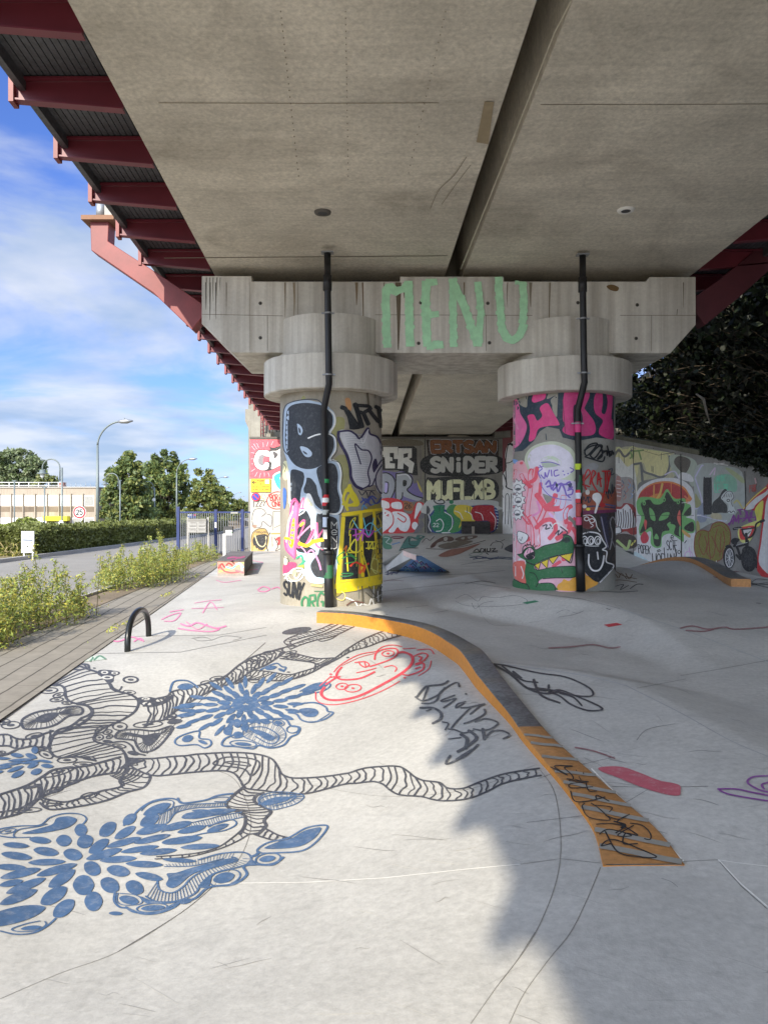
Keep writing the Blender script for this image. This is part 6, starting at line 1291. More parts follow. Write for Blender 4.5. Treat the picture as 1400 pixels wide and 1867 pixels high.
s([(130,940),(170,905),(200,960),(230,900),(205,980),(245,985)], 1.6, pkk); s([(240,900),(225,985)], 1.6, pkk)
# pink and yellow lettering
f([(135,1240),(105,1200),(160,960),(185,940),(185,1060),(175,1300),(150,1370),(105,1310),(95,1220)], (226,120,160)); f([(125,1230),(150,1080),(165,1080),(160,1250),(140,1300),(118,1260)], yel); s([(120,1260),(140,960),(190,940),(185,1100),(165,1370)], 3.4, pkk); s([(100,1250),(120,1090),(150,1010)], 3.2, wht); s([(165,1380),(100,1310),(90,1230)], 3.2, pkk)
s([(180,1150),(230,1080),(240,1110),(180,1280),(250,1270),(310,1150)], 3, pkk); s([(190,1220),(280,1130),(330,1110),(310,1200),(250,1290)], 3, (230,150,190)); s([(340,1100),(350,1200),(390,1150),(330,1260),(385,1310)], 3, pkk); s([(210,1120),(235,1100)], 5, (240,200,60))
s([(90,1220),(120,1225)], 5, yel); s([(200,1260),(260,1280),(320,1240)], 6, yel); s([(300,1250),(390,1230)], 7, yel); s([(250,1360),(300,1315),(350,1400),(370,1470)], 3, (226,140,190)); s([(215,1290),(250,1330),(280,1440)], 2.2, (226,160,200))
f([(80,1430),(130,1410),(180,1420),(160,1470),(110,1490),(78,1500)], (208,70,110)); s([(80,1510),(200,1480),(240,1500)], 3, wht); f([(85,1370),(105,1370),(115,1420),(85,1430)], (214,208,180)); s([(85,1370),(115,1390),(110,1430)], 1, (40,40,44))
s([(180,1380),(220,1360),(230,1420),(200,1440),(245,1400)], 3, (60,160,120)); f([(195,1440),(240,1430),(235,1460),(200,1465)], (150,160,70))
s([(90,1540),(150,1470),(220,1460),(240,1500),(200,1550),(120,1560),(100,1500)], 2.6, wht); s([(150,1480),(180,1540),(220,1490)], 2.4, wht); f([(150,1480),(180,1475),(175,1520),(150,1510)], (206,206,140)); s([(110,1500),(140,1550),(200,1550)], 1.6, (232,232,180))
a1.text('SUNY', [(80,1560),(240,1575),(215,1712),(84,1665)], 3.8, (30,31,34), gap=.24)
a1.text('ORG', [(222,1690),(395,1645),(388,1785),(222,1782)], 3.6, (44,116,74), gap=.25)
s([(320,1640),(395,1640)], 1.4, (44,116,74))
# MENU down the dark panel
f([(440,1080),(465,1060),(500,1090),(505,1280),(480,1320),(450,1310),(442,1200)], (24,27,32))
for ch, y0, y1 in (('M',1090,1145),('e',1150,1195),('N',1205,1255),('U',1262,1305)): a1.text(ch, [(452,y0),(497,y0),(495,y1),(452,y1)], 1.2, (206,206,200), smooth=False)
# black DRG at top right
k2 = (22, 25, 29)
for pts, w in (([(530,185),(560,195),(640,350),(610,340),(590,250)],8),([(600,345),(665,345),(650,320),(580,215)],7),([(635,160),(650,200),(690,340)],9),([(640,170),(740,175),(760,195),(700,230),(660,220)],6.5),([(700,230),(740,320)],8),([(740,200),(810,290),(825,300)],7),([(795,180),(820,190),(840,340)],7),([(815,200),(845,210)],5)): s(pts, w, k2, False)
# silver throw-up
pur = (44, 36, 74)
f([(510,375),(600,375),(680,430),(735,350),(760,400),(810,425),(838,480),(850,640),(850,860),(810,850),(790,800),(740,810),(690,835),(640,800),(610,730),(590,620),(560,520)], (192,192,194), True)
for i in range(22): s([(560+i*4, 400+i*18), (620+i*2, 396+i*18), (700+i*3, 405+i*18)], 1.0, (160,162,168))
s([(510,378),(590,372),(640,400),(675,432),(735,350),(752,395),(805,418),(835,470),(840,560)], 3.4, pur); s([(508,380),(512,450),(570,560),(598,660),(605,740),(640,805),(690,832)], 5.5, pur); s([(680,635),(635,478),(685,520),(740,530),(765,590),(740,680),(738,720),(750,770),(740,805),(690,832)], 2.6, pur)
s([(780,690),(775,640),(795,595),(805,650),(780,700),(830,620),(850,600)], 2.4, pur); f([(780,620),(800,600),(802,660),(785,690)], pur); s([(790,750),(770,800),(740,812)], 2.4, pur); s([(845,640),(800,720),(800,800),(830,860),(850,865)], 2.4, pur)
s([(665,845),(690,880),(720,850),(740,900),(760,850),(790,880)], 1.6, (34,34,60)); s([(680,840),(790,845)], 1.2, (34,34,60))
s([(680,430),(700,470),(740,360)], 1.2, (220,220,222))
# yellow scribbles
dy_ = (206,190,40)
for pts, w in (([(600,800),(560,860),(545,920),(580,1000)],5),([(560,840),(620,860),(660,950),(600,960),(540,950)],5),([(590,880),(570,960),(640,930),(590,800)],5),([(600,830),(610,900),(650,940)],5)): s(pts, w, dy_)
for pts in ([(690,900),(730,940),(760,900),(800,950),(840,900)],[(680,940),(720,910),(760,960),(830,930)],[(700,960),(760,890),(800,910)]): s(pts, 2.6, (66,78,140))
s([(690,1000),(700,960),(740,990),(780,950)], 2, (80,150,190))
# yellow framed dark windows
ym = (226,200,24)
f([(480,1660),(500,1580),(530,1060),(545,1030),(680,1010),(700,1000),(850,985),(852,1560),(700,1620),(560,1640),(500,1680)], (150,136,50), True)
f([(535,1560),(560,1050),(660,1045),(660,1250),(660,1550),(600,1560)], (26,28,30), False); f([(705,1060),(770,1030),(790,1300),(770,1320),(745,1530),(715,1540),(680,1300)], (30,32,34), False); f([(800,1030),(848,1010),(848,1480),(830,1520),(800,1300)], (34,36,36), False)
for pts, w in (([(545,1060),(530,1250),(500,1600)],7),([(540,1035),(680,1015)],7),([(680,1015),(685,1240),(695,1520)],6),([(690,1010),(850,992)],5),([(780,1010),(800,1250),(825,1520)],4.5),([(490,1600),(600,1590),(700,1560),(850,1530)],12),([(500,1640),(640,1620),(740,1590),(850,1565)],7),([(515,1560),(690,1545)],4)): s(pts, w, ym)
for pts, w, c in (([(590,1180),(640,1060),(600,1100),(590,1200)],1.8,(200,190,50)),([(620,1080),(680,1160),(760,1100),(840,1200)],1.6,(110,200,220)),([(700,1060),(740,1200),(780,1060)],1.6,(110,200,220)),([(590,1150),(680,1150),(800,1170)],2,(130,60,150)),([(620,1200),(700,1180),(740,1210),(780,1160)],2.6,(200,80,180)),([(640,1150),(650,1240),(700,1150),(690,1240)],2.4,(190,90,190)),([(600,1190),(600,1310),(640,1330)],2.4,(226,206,40)),([(580,1320),(640,1230),(640,1400)],2.6,(230,220,60)),([(560,1330),(660,1330),(700,1250)],2,(226,206,40)),([(570,1330),(580,1480)],2.4,(226,214,40)),([(720,1250),(790,1250)],2.2,(230,220,70)),([(720,1300),(800,1300)],2,(230,220,70)),([(740,1250),(740,1310),(770,1250),(775,1310),(800,1260)],2,(230,220,70)),([(600,1440),(640,1410),(700,1440),(740,1420)],3.4,(214,62,34)),([(680,1420),(670,1500),(720,1430),(700,1490)],3.2,(224,96,40)),([(510,1430),(500,1370),(560,1330),(650,1380)],2,(56,140,70)),([(530,1500),(620,1500),(580,1520),(520,1520)],2,(40,120,70)),([(700,1360),(740,1500),(745,1560)],2.6,(200,190,50)),([(790,1350),(760,1440),(800,1500),(810,1400),(770,1380)],1.8,(196,196,110)),([(755,1460),(820,1490)],1.6,(196,196,110)),([(820,1060),(850,1150)],1.6,(210,190,60)),([(790,1170),(850,1130)],1.6,(110,190,210)),([(530,1380),(600,1360),(640,1400),(560,1420)],1.8,(60,150,70)),([(550,1310),(570,1280),(560,1340)],1.8,(220,120,40))): s(pts, w, c)
# drips and white scrawl at the foot
s([(470,1530),(480,1680),(540,1710),(560,1670),(530,1640)], 1.6, (222,206,120)); s([(565,1690),(630,1720),(660,1760),(690,1740),(740,1750),(760,1700),(780,1750),(760,1760)], 2.6, (226,226,222)); s([(780,1600),(775,1740)], 1.2, (226,226,222)); s([(660,1600),(660,1690)], 1.2, (150,150,130)); s([(690,1600),(695,1740)], 2.2, (90,84,66))
for pts in ([(790,1700),(820,1600),(850,1700)],[(720,1650),(780,1690),(850,1640)],[(740,1600),(800,1680),(845,1600)],[(800,1720),(850,1680)]): s(pts, 1.6, (88,86,74))
for pts in ([(800,1690),(850,1660)],[(810,1640),(815,1720)],[(840,1650),(845,1710)]): s(pts, 1.8, (216,216,212))
s([(570,1750),(620,1720),(700,1730)], 2, (110,70,60)); s([(300,1590),(380,1600)], 5, (170,160,110)); s([(730,60),(740,160)], 3.5, (96,88,70)); s([(790,70),(792,110)], 2, (110,102,84))
# ================================================================ PAINT ON COLUMN TWO (zoom 4.552x at 920,690)
K = 956/210; a2.at(920, 690, K); a2.gain = 1.5; a2.wear = .14; f, s = a2.fill, a2.stroke
nav = (28, 44, 58); mag = (176, 52, 108); magl = (196, 88, 136)
f([(62,140),(900,80),(903,510),(760,490),(600,520),(480,490),(450,420),(350,400),(290,440),(240,520),(150,600),(80,610),(62,600)], nav, False)
f([(100,120),(180,90),(430,80),(440,130),(430,300),(400,240),(380,180),(420,140),(350,170),(360,110),(300,90),(230,100),(190,160),(180,240),(110,200)], (126,124,112)); f([(400,200),(430,230),(430,320),(395,260)], (132,130,118))
f([(68,160),(90,150),(120,230),(130,290),(180,380),(175,450),(130,540),(80,580),(64,560)], magl); s([(75,200),(80,330),(110,420)], 3, (206,130,160))
f([(225,175),(250,115),(310,100),(340,120),(330,170),(270,195),(240,200)], (198,60,118)); f([(190,310),(240,300),(270,350),(310,310),(290,250),(320,215),(360,210),(400,280),(450,370),(440,390),(360,395),(280,420),(250,500),(200,520),(210,430),(200,360)], (186,56,110))
f([(490,130),(530,95),(600,100),(690,110),(700,150),(670,220),(660,250),(690,290),(740,360),(750,440),(700,475),(560,475),(490,450),(478,420),(500,380),(480,330)], mag); f([(570,230),(610,230),(640,300),(640,380),(600,400),(570,370)], nav)
f([(750,130),(800,100),(810,200),(800,280),(830,290),(850,200),(840,120),(885,100),(890,200),(880,330),(890,350),(895,500),(790,470),(780,420),(810,350),(750,290),(735,210)], mag)
s([(480,180),(500,450)], 1.4, (110,40,70)); s([(340,460),(345,510)], 1.4, nav); s([(80,590),(62,700)], 2, (150,130,135))
# lilac cloud with green halo
f([(180,620),(240,560),(350,525),(450,530),(560,590),(600,700),(590,800),(560,860),(460,880),(300,870),(190,790),(165,700)], (166,172,152)); f([(195,640),(250,580),(350,550),(450,560),(540,620),(570,700),(550,780),(480,830),(360,840),(240,790),(200,720)], (186,182,196)); s([(310,680),(380,655),(450,690),(450,720)], 6, (168,180,160)); f([(310,690),(380,690),(455,720),(330,740)], (150,160,146))
f([(200,880),(300,830),(560,850),(590,900),(600,1100),(560,1160),(420,1000),(240,930)], (178,172,190))
f([(68,670),(110,680),(110,710),(75,700)], (96,140,190)); f([(70,720),(150,680),(200,760),(260,740),(290,850),(230,930),(120,880),(72,800)], (214,142,150)); 
# pink ground and coral plants
f([(72,800),(150,780),(280,840),(330,1000),(440,1150),(540,1180),(590,1300),(600,1600),(600,1755),(420,1760),(80,1600),(75,1200)], (206,150,162)); f([(350,1200),(420,1130),(480,1200),(440,1330),(340,1400),(270,1330)], (216,176,186)); f([(420,1000),(520,980),(560,1100),(480,1180),(420,1150)], (178,172,190))
cor = (198, 74, 88)
for pts, w in (([(205,1420),(200,1250),(190,1100),(215,900),(215,800),(225,760)],9),([(215,900),(160,840),(140,800)],8),([(215,860),(255,830),(270,740)],7),([(205,1200),(150,1130),(90,1060)],9),([(280,1200),(330,1080),(300,1010),(265,965)],10),([(330,1070),(400,1030),(420,965)],9),([(340,1080),(450,1080),(480,1040),(485,980)],10),([(510,1200),(500,1130),(520,1080),(550,1060)],8),([(270,1380),(260,1240),(215,1150)],12),([(260,1240),(330,1180),(400,1180),(420,1260),(370,1330)],8),([(430,1330),(520,1270),(540,1200)],9),([(110,1430),(130,1350),(200,1330)],10),([(560,1240),(590,1300),(585,1400)],7),([(80,830),(95,760)],5),([(290,960),(300,870)],6),([(140,700),(142,706)],6),([(480,1500),(530,1480),(560,1400)],8),([(400,1560),(460,1520)],6),([(600,1180),(570,1160)],5)): s(pts, w, cor)
s([(230,1140),(290,1100),(270,1020)], 4, (206,120,160)); s([(370,1120),(400,1150)], 4, (206,150,220))
# purple tag
vt = (104, 84, 160)
for pts, w in (([(290,720),(310,750),(280,780),(300,830)],1.8),([(300,800),(330,830),(335,780),(350,820),(370,760)],2.2),([(385,760),(390,810)],2.2),([(440,760),(410,770),(415,810),(450,800)],2.2),([(300,700),(380,695),(455,720)],1.6),([(480,770),(486,770)],2.4),([(490,800),(496,800)],2.4),([(520,790),(526,790)],2.4),([(540,740),(570,760),(545,780)],2),([(300,840),(310,900),(370,970),(450,1000),(550,1010)],1.4),([(340,880),(370,850),(390,920),(420,860),(440,940),(470,880),(500,930)],3.2),([(350,900),(430,880),(520,880)],3.4),([(500,880),(540,860),(530,920),(560,900)],3),([(520,930),(560,920),(555,960),(520,970),(540,990)],2.6),([(400,930),(470,870),(510,970)],3),([(280,740),(320,730)],1.4)): s(pts, w, vt)
f([(420,870),(440,880),(430,910)], nav); f([(520,880),(555,870),(545,910)], (60,60,100))
# small dark lettering behind the coral
for pts in ([(315,1225),(350,1215),(340,1250),(375,1240)],[(375,1210),(395,1245)],[(420,1290),(450,1260),(440,1300),(480,1270)],[(460,1230),(520,1280),(480,1300),(510,1300)]): s(pts, 2.2, (52,50,60))
s([(380,1250),(430,1200),(520,1260)], 2, (216,216,220))
# white spiky petals at the left edge (plain flower forms)
for cx, cy, rr_ in ((112,905,62),(115,1010,60),(108,1115,56)):
    pts = []
    for k in range(18):
        a = 2*math.pi*k/18; q = rr_*(1.15 if k % 2 else .78); pts.append((cx+q*math.cos(a)*.95, cy+q*math.sin(a)*1.05))
    f(pts, (208,210,212), False); s(pts+[pts[0]], 1.1, (40,42,46), False); s(a2.ell(cx, cy, rr_*.42, rr_*.40)*1., 1.0, (60,62,66), closed=True); f(a2.ell(cx+4, cy+14, rr_*.34, rr_*.18), (70,72,78))
f([(115,1270),(150,1275),(195,1300),(190,1340),(150,1372),(118,1350),(108,1310)], (196,202,214)); s([(115,1270),(150,1275),(195,1300),(190,1340),(150,1372),(118,1350),(108,1310)], 1.2, (40,42,48), closed=True); s([(125,1330),(140,1345),(150,1315)], 1, (40,42,48)); s([(88,1200),(92,1500)], 1.4, (210,206,206)); s([(75,1280),(115,1310)], 1.2, (150,150,158)); s([(76,1480),(100,1520),(140,1500)], 1.6, (220,220,220))
f([(78,1530),(170,1520),(185,1600),(180,1700),(120,1680),(82,1640)], (184,90,78)); s([(140,1560),(160,1620),(150,1660)], 1.8, (226,222,216)); s([(180,1560),(200,1640)], 1.6, (226,222,216)); s([(95,1560),(95,1640)], 1.4, (226,222,216)); s([(120,1500),(170,1500),(180,1540)], 2.6, (216,220,220))
# orange bushes
f([(430,1750),(440,1710),(470,1690),(490,1665),(530,1680),(570,1650),(600,1670),(605,1757),(430,1757)], (226,140,48)); f([(655,1600),(690,1630),(740,1645),(765,1680),(760,1710),(690,1745),(650,1757)], (224,138,50)); f([(665,1600),(700,1620),(705,1640),(670,1630)], (214,170,180))
# green crocodile
gr = (34, 88, 50); ol = (22, 26, 28)
body = [(80,1670),(130,1690),(180,1700),(170,1610),(180,1520),(140,1490),(110,1460),(150,1450),(165,1420),(200,1400),(240,1395),(260,1420),(330,1390),(420,1370),(470,1350),(490,1310),(520,1302),(550,1325),(570,1390),(560,1455),(540,1450),(300,1520),(250,1550),(270,1590),(400,1568),(560,1560),(590,1580),(590,1625),(560,1650),(420,1652),(320,1660),(280,1690),(300,1700),(380,1700),(415,1725),(418,1758),(80,1752)]
f(body, gr); s([(180,1520),(250,1550),(275,1590),(400,1566),(560,1558),(592,1580),(592,1625),(560,1652),(420,1655),(320,1662)], 1.6, ol); s([(300,1700),(380,1698),(415,1722),(418,1758)], 1.6, ol); s([(210,1612),(250,1620),(280,1680),(268,1720),(260,1730)], 1.5, ol); s([(80,1665),(140,1695),(190,1710),(210,1755)], 1.8, ol)
s([(110,1460),(150,1450),(158,1400),(195,1380),(235,1390),(262,1422),(330,1388),(440,1362),(475,1340),(490,1308),(520,1300),(552,1325),(572,1390),(562,1460),(545,1530),(500,1500),(480,1470)], 1.6, ol); f([(478,1340),(500,1318),(535,1320),(540,1350),(505,1365)], (26,50,40)); f([(470,1360),(500,1322),(530,1325),(536,1345),(490,1352)], (20,34,30))
s([(180,1520),(250,1545),(330,1500),(440,1468),(562,1450)], 1.4, ol); s([(240,1420),(560,1415)], .5, (28,70,42)); s([(470,1585),(478,1612)], 1, ol)
f([(180,1430),(215,1405),(245,1440),(250,1490),(205,1500),(165,1470)], (214,150,166)); f([(180,1470),(235,1440),(250,1445),(245,1490),(205,1502)], ol); s(a2.ell(207,1452,46,50), 1.5, ol, closed=True)
for p in ([(185,1395),(175,1380)],[(200,1388),(192,1370)],[(218,1385),(215,1355)],[(235,1395),(250,1370)],[(250,1405),(272,1385)]): s(p, 1.2, ol)
s([(200,1415),(190,1450)], 1, (90,40,60)); s([(222,1412),(215,1448)], 1, (90,40,60))
yt = (222, 168, 42)
for tri in ([(250,1550),(300,1525),(285,1585)],[(305,1525),(362,1500),(355,1578)],[(366,1495),(448,1470),(400,1540)],[(455,1470),(560,1448),(535,1522)]): f(tri, yt, False); s(tri+[tri[0]], 1.3, ol, False)
# right-hand side: black scribble, red tag, smiling black figure
for pts in ([(655,600),(700,550),(760,545),(680,640),(660,600),(720,560),(800,560),(740,660),(700,640)],[(700,640),(780,560),(800,640),(760,670),(830,600),(840,640)],[(660,650),(720,670),(800,690),(820,650)],[(850,600),(870,640),(880,600)],[(780,600),(880,610),(890,630)],[(840,560),(860,650)]): s(pts, 2.8, (20,23,27))
f([(640,750),(720,700),(770,730),(720,780),(640,800)], (126,126,126)); 
f([(640,960),(720,930),(860,960),(905,900),(905,1090),(700,1110),(640,1080)], (130,70,50)); f([(640,1100),(905,1090),(905,1110),(640,1130)], (96,34,70)); s([(640,1070),(740,1060),(905,1075)], 2.4, (40,48,80)); s([(800,1040),(905,1060)], 2.6, (60,76,120))
rr2 = (158, 36, 38)
for pts in ([(650,800),(640,850),(680,760),(700,790),(650,860),(680,940)],[(700,880),(720,770),(745,790),(715,850),(760,940)],[(760,880),(770,780),(790,900)],[(770,840),(795,830)],[(800,770),(860,770)],[(825,770),(825,900),(800,1000),(790,1060)],[(840,780),(850,860),(865,780),(835,940)],[(640,880),(700,900)]): s(pts, 2.6, rr2)
for pts in ([(850,760),(880,750),(870,800),(895,790)],[(830,940),(850,1000),(850,920),(875,980)],[(880,880),(880,960),(900,900)],[(645,1010),(650,980),(665,1020),(680,980),(685,1030)],[(690,980),(710,1000),(690,1030),(690,980)]): s(pts, 1.6, (36,44,58))
f([(725,960),(770,950),(795,990),(770,1050),(750,1115),(735,1110),(750,1040),(720,1000)], (196,194,192)); f(a2.ell(680,945,18,22), (180,176,170)); f(a2.ell(655,1062,18,16), (196,194,190)); f(a2.ell(685,1085,17,12), (212,176,60)); f(a2.ell(800,1050,24,20), (150,40,40))
f([(640,1130),(905,1110),(908,1600),(880,1560),(780,1660),(640,1600)], (44,38,36), False); f([(780,1140),(850,1140),(870,1250),(840,1420),(810,1300)], (40,38,56)); s([(790,1150),(820,1300),(845,1400)], 2, (120,118,136)); s([(905,1180),(880,1150),(862,1200),(880,1300),(860,1420)], 2.2, (120,118,122)); s([(870,1330),(900,1400)], 2, (110,108,110))
f([(640,1130),(720,1140),(750,1200),(740,1240),(700,1250),(640,1230)], (96,40,40)); s([(645,1140),(700,1135),(740,1170),(755,1230),(780,1270)], 1.6, (206,204,202)); s(a2.ell(715,1180,20,16), 1.6, (206,204,202), closed=True); s(a2.ell(672,1165,18,16), 1.6, (206,204,202), closed=True); s([(700,1200),(725,1220),(705,1235)], 1.4, (206,204,202))
f([(640,1290),(720,1280),(790,1330),(830,1400),(800,1480),(900,1550),(860,1600),(765,1690),(655,1600),(640,1500)], (22,25,30)); wh = (206,206,204)
s([(640,1290),(700,1275),(770,1290),(800,1340),(830,1395),(800,1420),(835,1440),(830,1520),(890,1560),(780,1690)], 2.4, wh); 
for cx in (655, 705, 760): s(a2.ell(cx,1345,24,34), 2, wh, closed=True); s(a2.ell(cx+4,1350,12,20), 1.4, wh, closed=True)
s([(690,1460),(690,1540),(720,1590),(770,1590),(800,1540),(812,1470)], 3, wh); s([(758,1440),(765,1500)], 2.6, wh); s([(640,1380),(700,1390),(770,1390)], 1.4, wh)
s([(900,1440),(870,1480),(870,1520),(900,1520)], 2, (24,24,28)); s([(62,140),(903,84)], 1.2, (40,36,34), False)
# ================================================================ FAR WALL (zoom 5.385x at 680,770)
W = Art(AB, pj_plane((0, YA, 0), (0, -1, 0)), grid=False, off=.004, inc=.00004, step=3).at(680, 770, 1400/260); f, s = W.fill, W.stroke; W.gain = 1.55; W.wear = .35
blk = (22, 22, 22); slv = (176, 174, 166); 
f([(480,150),(510,150),(510,1085),(485,1085)], (104,100,86), False); s([(508,95),(510,600),(512,1080)], 1.6, (26,26,26), False); s([(465,160),(468,560)], .8, (66,62,54), False); s([(240,150),(730,150)], 3.5, (28,26,24), False); f([(740,125),(930,130),(940,150),(730,150)], (120,112,96), False)
s([(1005,330),(1005,1085)], .7, (74,70,62), False)
f([(90,180),(240,160),(460,180),(460,230),(90,225)], (82,74,60))
# ER, OR
f([(60,238),(400,235),(430,260),(430,380),(440,520),(410,520),(350,510),(240,470),(60,470)], blk, False)
for pts, w in (([(60,250),(230,255),(230,360),(160,360),(160,395),(210,400),(210,450),(60,450)],0),): f([(100,242),(245,242),(245,360),(205,360),(205,300),(165,300),(165,340),(190,345),(190,380),(165,380),(165,400),(215,405),(215,452),(120,452),(115,345),(98,340)], slv, False)
f([(250,255),(380,255),(380,345),(350,360),(405,400),(385,500),(345,490),(350,440),(300,400),(295,458),(240,455),(245,330)], slv, False); f([(300,310),(345,300),(340,340),(300,350)], blk, False); s([(90,300),(60,300),(60,420)], 8, slv, False)
f([(60,500),(150,480),(220,490),(280,480),(380,520),(400,600),(440,600),(490,740),(380,780),(240,760),(60,765)], (96,86,128)); 
f([(60,520),(150,500),(210,560),(215,660),(170,740),(60,750)], (132,134,140)); s([(60,505),(140,498),(205,550),(215,650),(180,740)], 2.2, blk); f([(120,590),(145,600),(140,680),(115,690)], (150,140,180)); s([(120,585),(150,600),(140,690),(105,690)], 2, blk)
f([(225,510),(330,500),(380,560),(360,640),(330,670),(400,720),(480,740),(440,770),(330,740),(290,720),(280,750),(225,755)], (138,140,142)); s([(225,505),(330,498),(385,555),(370,620),(335,665),(400,715),(490,745)], 2.2, blk); s([(225,510),(225,755),(280,750),(290,690)], 2.2, blk); f([(295,570),(330,575),(325,620),(295,625)], blk); f([(430,570),(470,640),(480,690),(450,650)], (160,146,70)); s([(240,520),(330,515),(370,560)], 1.2, (200,200,204))
f([(300,770),(380,790),(400,850),(360,870),(300,850)], (130,84,50)); W.text('26', [(312,790),(375,795),(372,845),(310,842)], 1.4, blk, gap=.3)
# red outlined white piece
f([(60,770),(280,765),(300,870),(360,900),(385,880),(420,790),(480,785),(500,820),(450,930),(440,1010),(420,1070),(320,1085),(60,1088)], (168,38,40)); f([(60,790),(150,785),(160,840),(110,850),(180,890),(190,990),(110,1070),(60,1080)], (190,188,186)); f([(185,790),(270,785),(280,850),(190,840)], (194,192,190)); f([(190,880),(290,880),(350,920),(365,1000),(330,1070),(270,1060),(240,1030),(200,1080),(150,1070),(200,1000),(205,930)], (194,192,190)); s([(240,940),(300,980),(320,940),(240,890)], 2, (168,38,40)); f([(405,930),(430,800),(470,795),(480,830),(440,900),(415,945)], (194,192,190)); f(W.ell(410,1015,30,38), (194,192,190))
for p in ((120,890),(135,915),(150,918),(150,905)): f(W.ell(p[0],p[1],7,7), (168,38,40))
f([(400,1080),(470,960),(440,940),(500,880),(500,940),(470,950),(500,1010),(440,1080)], (92,88,90))
# column of names at right
f([(520,170),(1230,170),(1230,335),(540,330)], (40,32,26), False)
def bub(t, quad, w, c, o, ow): W.text(t, quad, w, c, out=o, ow=ow, gap=.30)
W.text('ERTSAN', [(575,190),(1195,190),(1190,290),(585,290)], 9.6, (206,200,190), gap=.34)
bub('ERTSAN', [(575,190),(1195,190),(1190,290),(585,290)], 7, (104,62,30), blk, .8)
f([(540,325),(1225,330),(1225,500),(545,515)], blk); bub('SNiDER', [(575,352),(1210,352),(1210,478),(575,482)], 8.2, (158,156,148), blk, 1.2)
f([(520,560),(600,545),(800,530),(960,530),(1200,570),(1215,740),(1000,770),(780,770),(540,790)], (34,34,32)); W.text('MUFLXB', [(545,580),(1190,585),(1180,740),(545,755)], 8, (196,188,148), gap=.22); 
for x in (665,780,890,985,1080): s([(x,560),(x+6,760)], 1.2, (34,34,32), False)
f([(520,780),(620,760),(750,770),(900,760),(1200,770),(1230,820),(1220,860),(520,900)], (160,160,154)); s([(620,710),(600,770),(640,800),(700,790),(680,760),(640,770)], 2, blk); f(W.ell(768,782,22,20), (40,104,72))
# green-yellow-red piece
f([(545,930),(600,850),(590,820),(700,810),(720,860),(960,820),(1150,810),(1220,860),(1230,960),(1200,1060),(1100,1085),(600,1085),(560,1000)], (40,56,104)); f([(550,940),(600,880),(590,825),(640,815),(700,820),(700,880),(770,930),(780,1020),(740,1075),(620,1080),(570,1020),(570,940)], (30,104,72)); f([(720,870),(760,810),(830,820),(860,900),(880,1000),(840,1070),(740,1080),(790,1000),(780,930)], (60,118,66)); f([(790,880),(820,815),(930,815),(1000,860),(1000,970),(900,980),(840,1040),(860,960),(820,920)], (186,164,50)); f([(960,880),(1000,820),(1100,815),(1180,820),(1190,880),(1215,960),(1190,1050),(1130,1070),(1130,970),(1000,965)], (146,26,34)); s([(620,970),(660,950),(690,1000),(670,1060),(620,1070)], 1.6, (214,214,206)); s([(700,880),(770,930),(775,1020),(740,1070)], 1.4, (214,214,206)); s([(800,870),(850,890),(880,950)], 1.4, (214,214,206)); s([(900,870),(960,900),(980,960)], 1.4, (214,214,206)); s([(1000,880),(1060,900),(1080,960)], 1.4, (214,214,206)); s([(1150,880),(1200,950),(1190,1050)], 1.4, (214,214,206)); W.text('22', [(590,990),(645,990),(645,1025),(590,1025)], 1, (214,214,206), gap=.3)
for x in (650, 690, 920, 950): s([(x,830),(x+5,890)], 1, (20,60,44))
for i in range(8): s([(1200+i*3-abs(i-4)*3,830+i*30),(1228-abs(i-4)*2,835+i*30)], 1.1, (176,190,220))
f([(525,830),(560,860),(545,930),(575,1060),(530,1080)], (60,60,62)); s([(540,900),(560,960),(545,1020),(570,1070)], 1.4, (190,190,188)); f([(680,1080),(760,1078),(740,1088),(680,1090)], (190,190,186))
# ---- red panel of the same wall at left (zoom 4.375x at 240,800)
W.at(240, 800, 4.375); W.gain = 1.
f([(943,6),(1230,6),(1230,320),(945,320)], (222,84,98), False); 
for x0, y0, x1, y1 in ((960,60,985,90),(975,40,1000,80),(1000,35,1015,70),(1050,30,1052,65),(1090,25,1080,60),(1130,20,1115,50),(955,110,980,115),(955,260,985,240),(985,300,1005,265),(1020,310,1030,275),(1060,300,1060,270),(1100,300,1090,270),(960,200,970,200),(955,160,970,160)): s([(x0,y0),(x1,y1)], .8, (244,190,196))
f([(972,150),(1000,95),(1040,85),(1105,90),(1100,60),(1130,72),(1200,60),(1215,140),(1200,200),(1120,250),(1050,255),(1000,235),(975,200)], (40,36,40)); f([(978,155),(1005,100),(1045,92),(1098,100),(1100,140),(1050,135),(1040,130),(1015,150),(1015,195),(1050,215),(1060,190),(1095,195),(1085,240),(1040,250),(1000,230),(980,195)], (232,230,226)); f([(1105,105),(1160,95),(1200,75),(1225,120),(1210,190),(1150,230),(1115,240),(1120,190),(1105,180)], (232,230,226)); f([(1015,150),(1030,130),(1060,135),(1055,210),(1018,195)], (130,126,130)); f([(1055,150),(1098,142),(1100,180),(1070,185),(1055,205)], (222,84,98)); f([(1130,100),(1170,125),(1140,160),(1135,135)], (70,66,70)); s([(1150,80),(1200,60)], 1, (60,56,60))
f([(945,320),(1230,320),(1230,985),(950,925)], (186,182,170), False); f([(950,430),(1230,430),(1230,560),(950,560)], (196,188,172), False)
f([(1130,290),(1215,265),(1230,420),(1180,420),(1140,370)], (236,238,236)); f([(1140,295),(1215,275),(1230,400),(1185,405),(1150,360)], (50,196,180)); f([(1180,310),(1200,310),(1195,340)], (236,238,236))
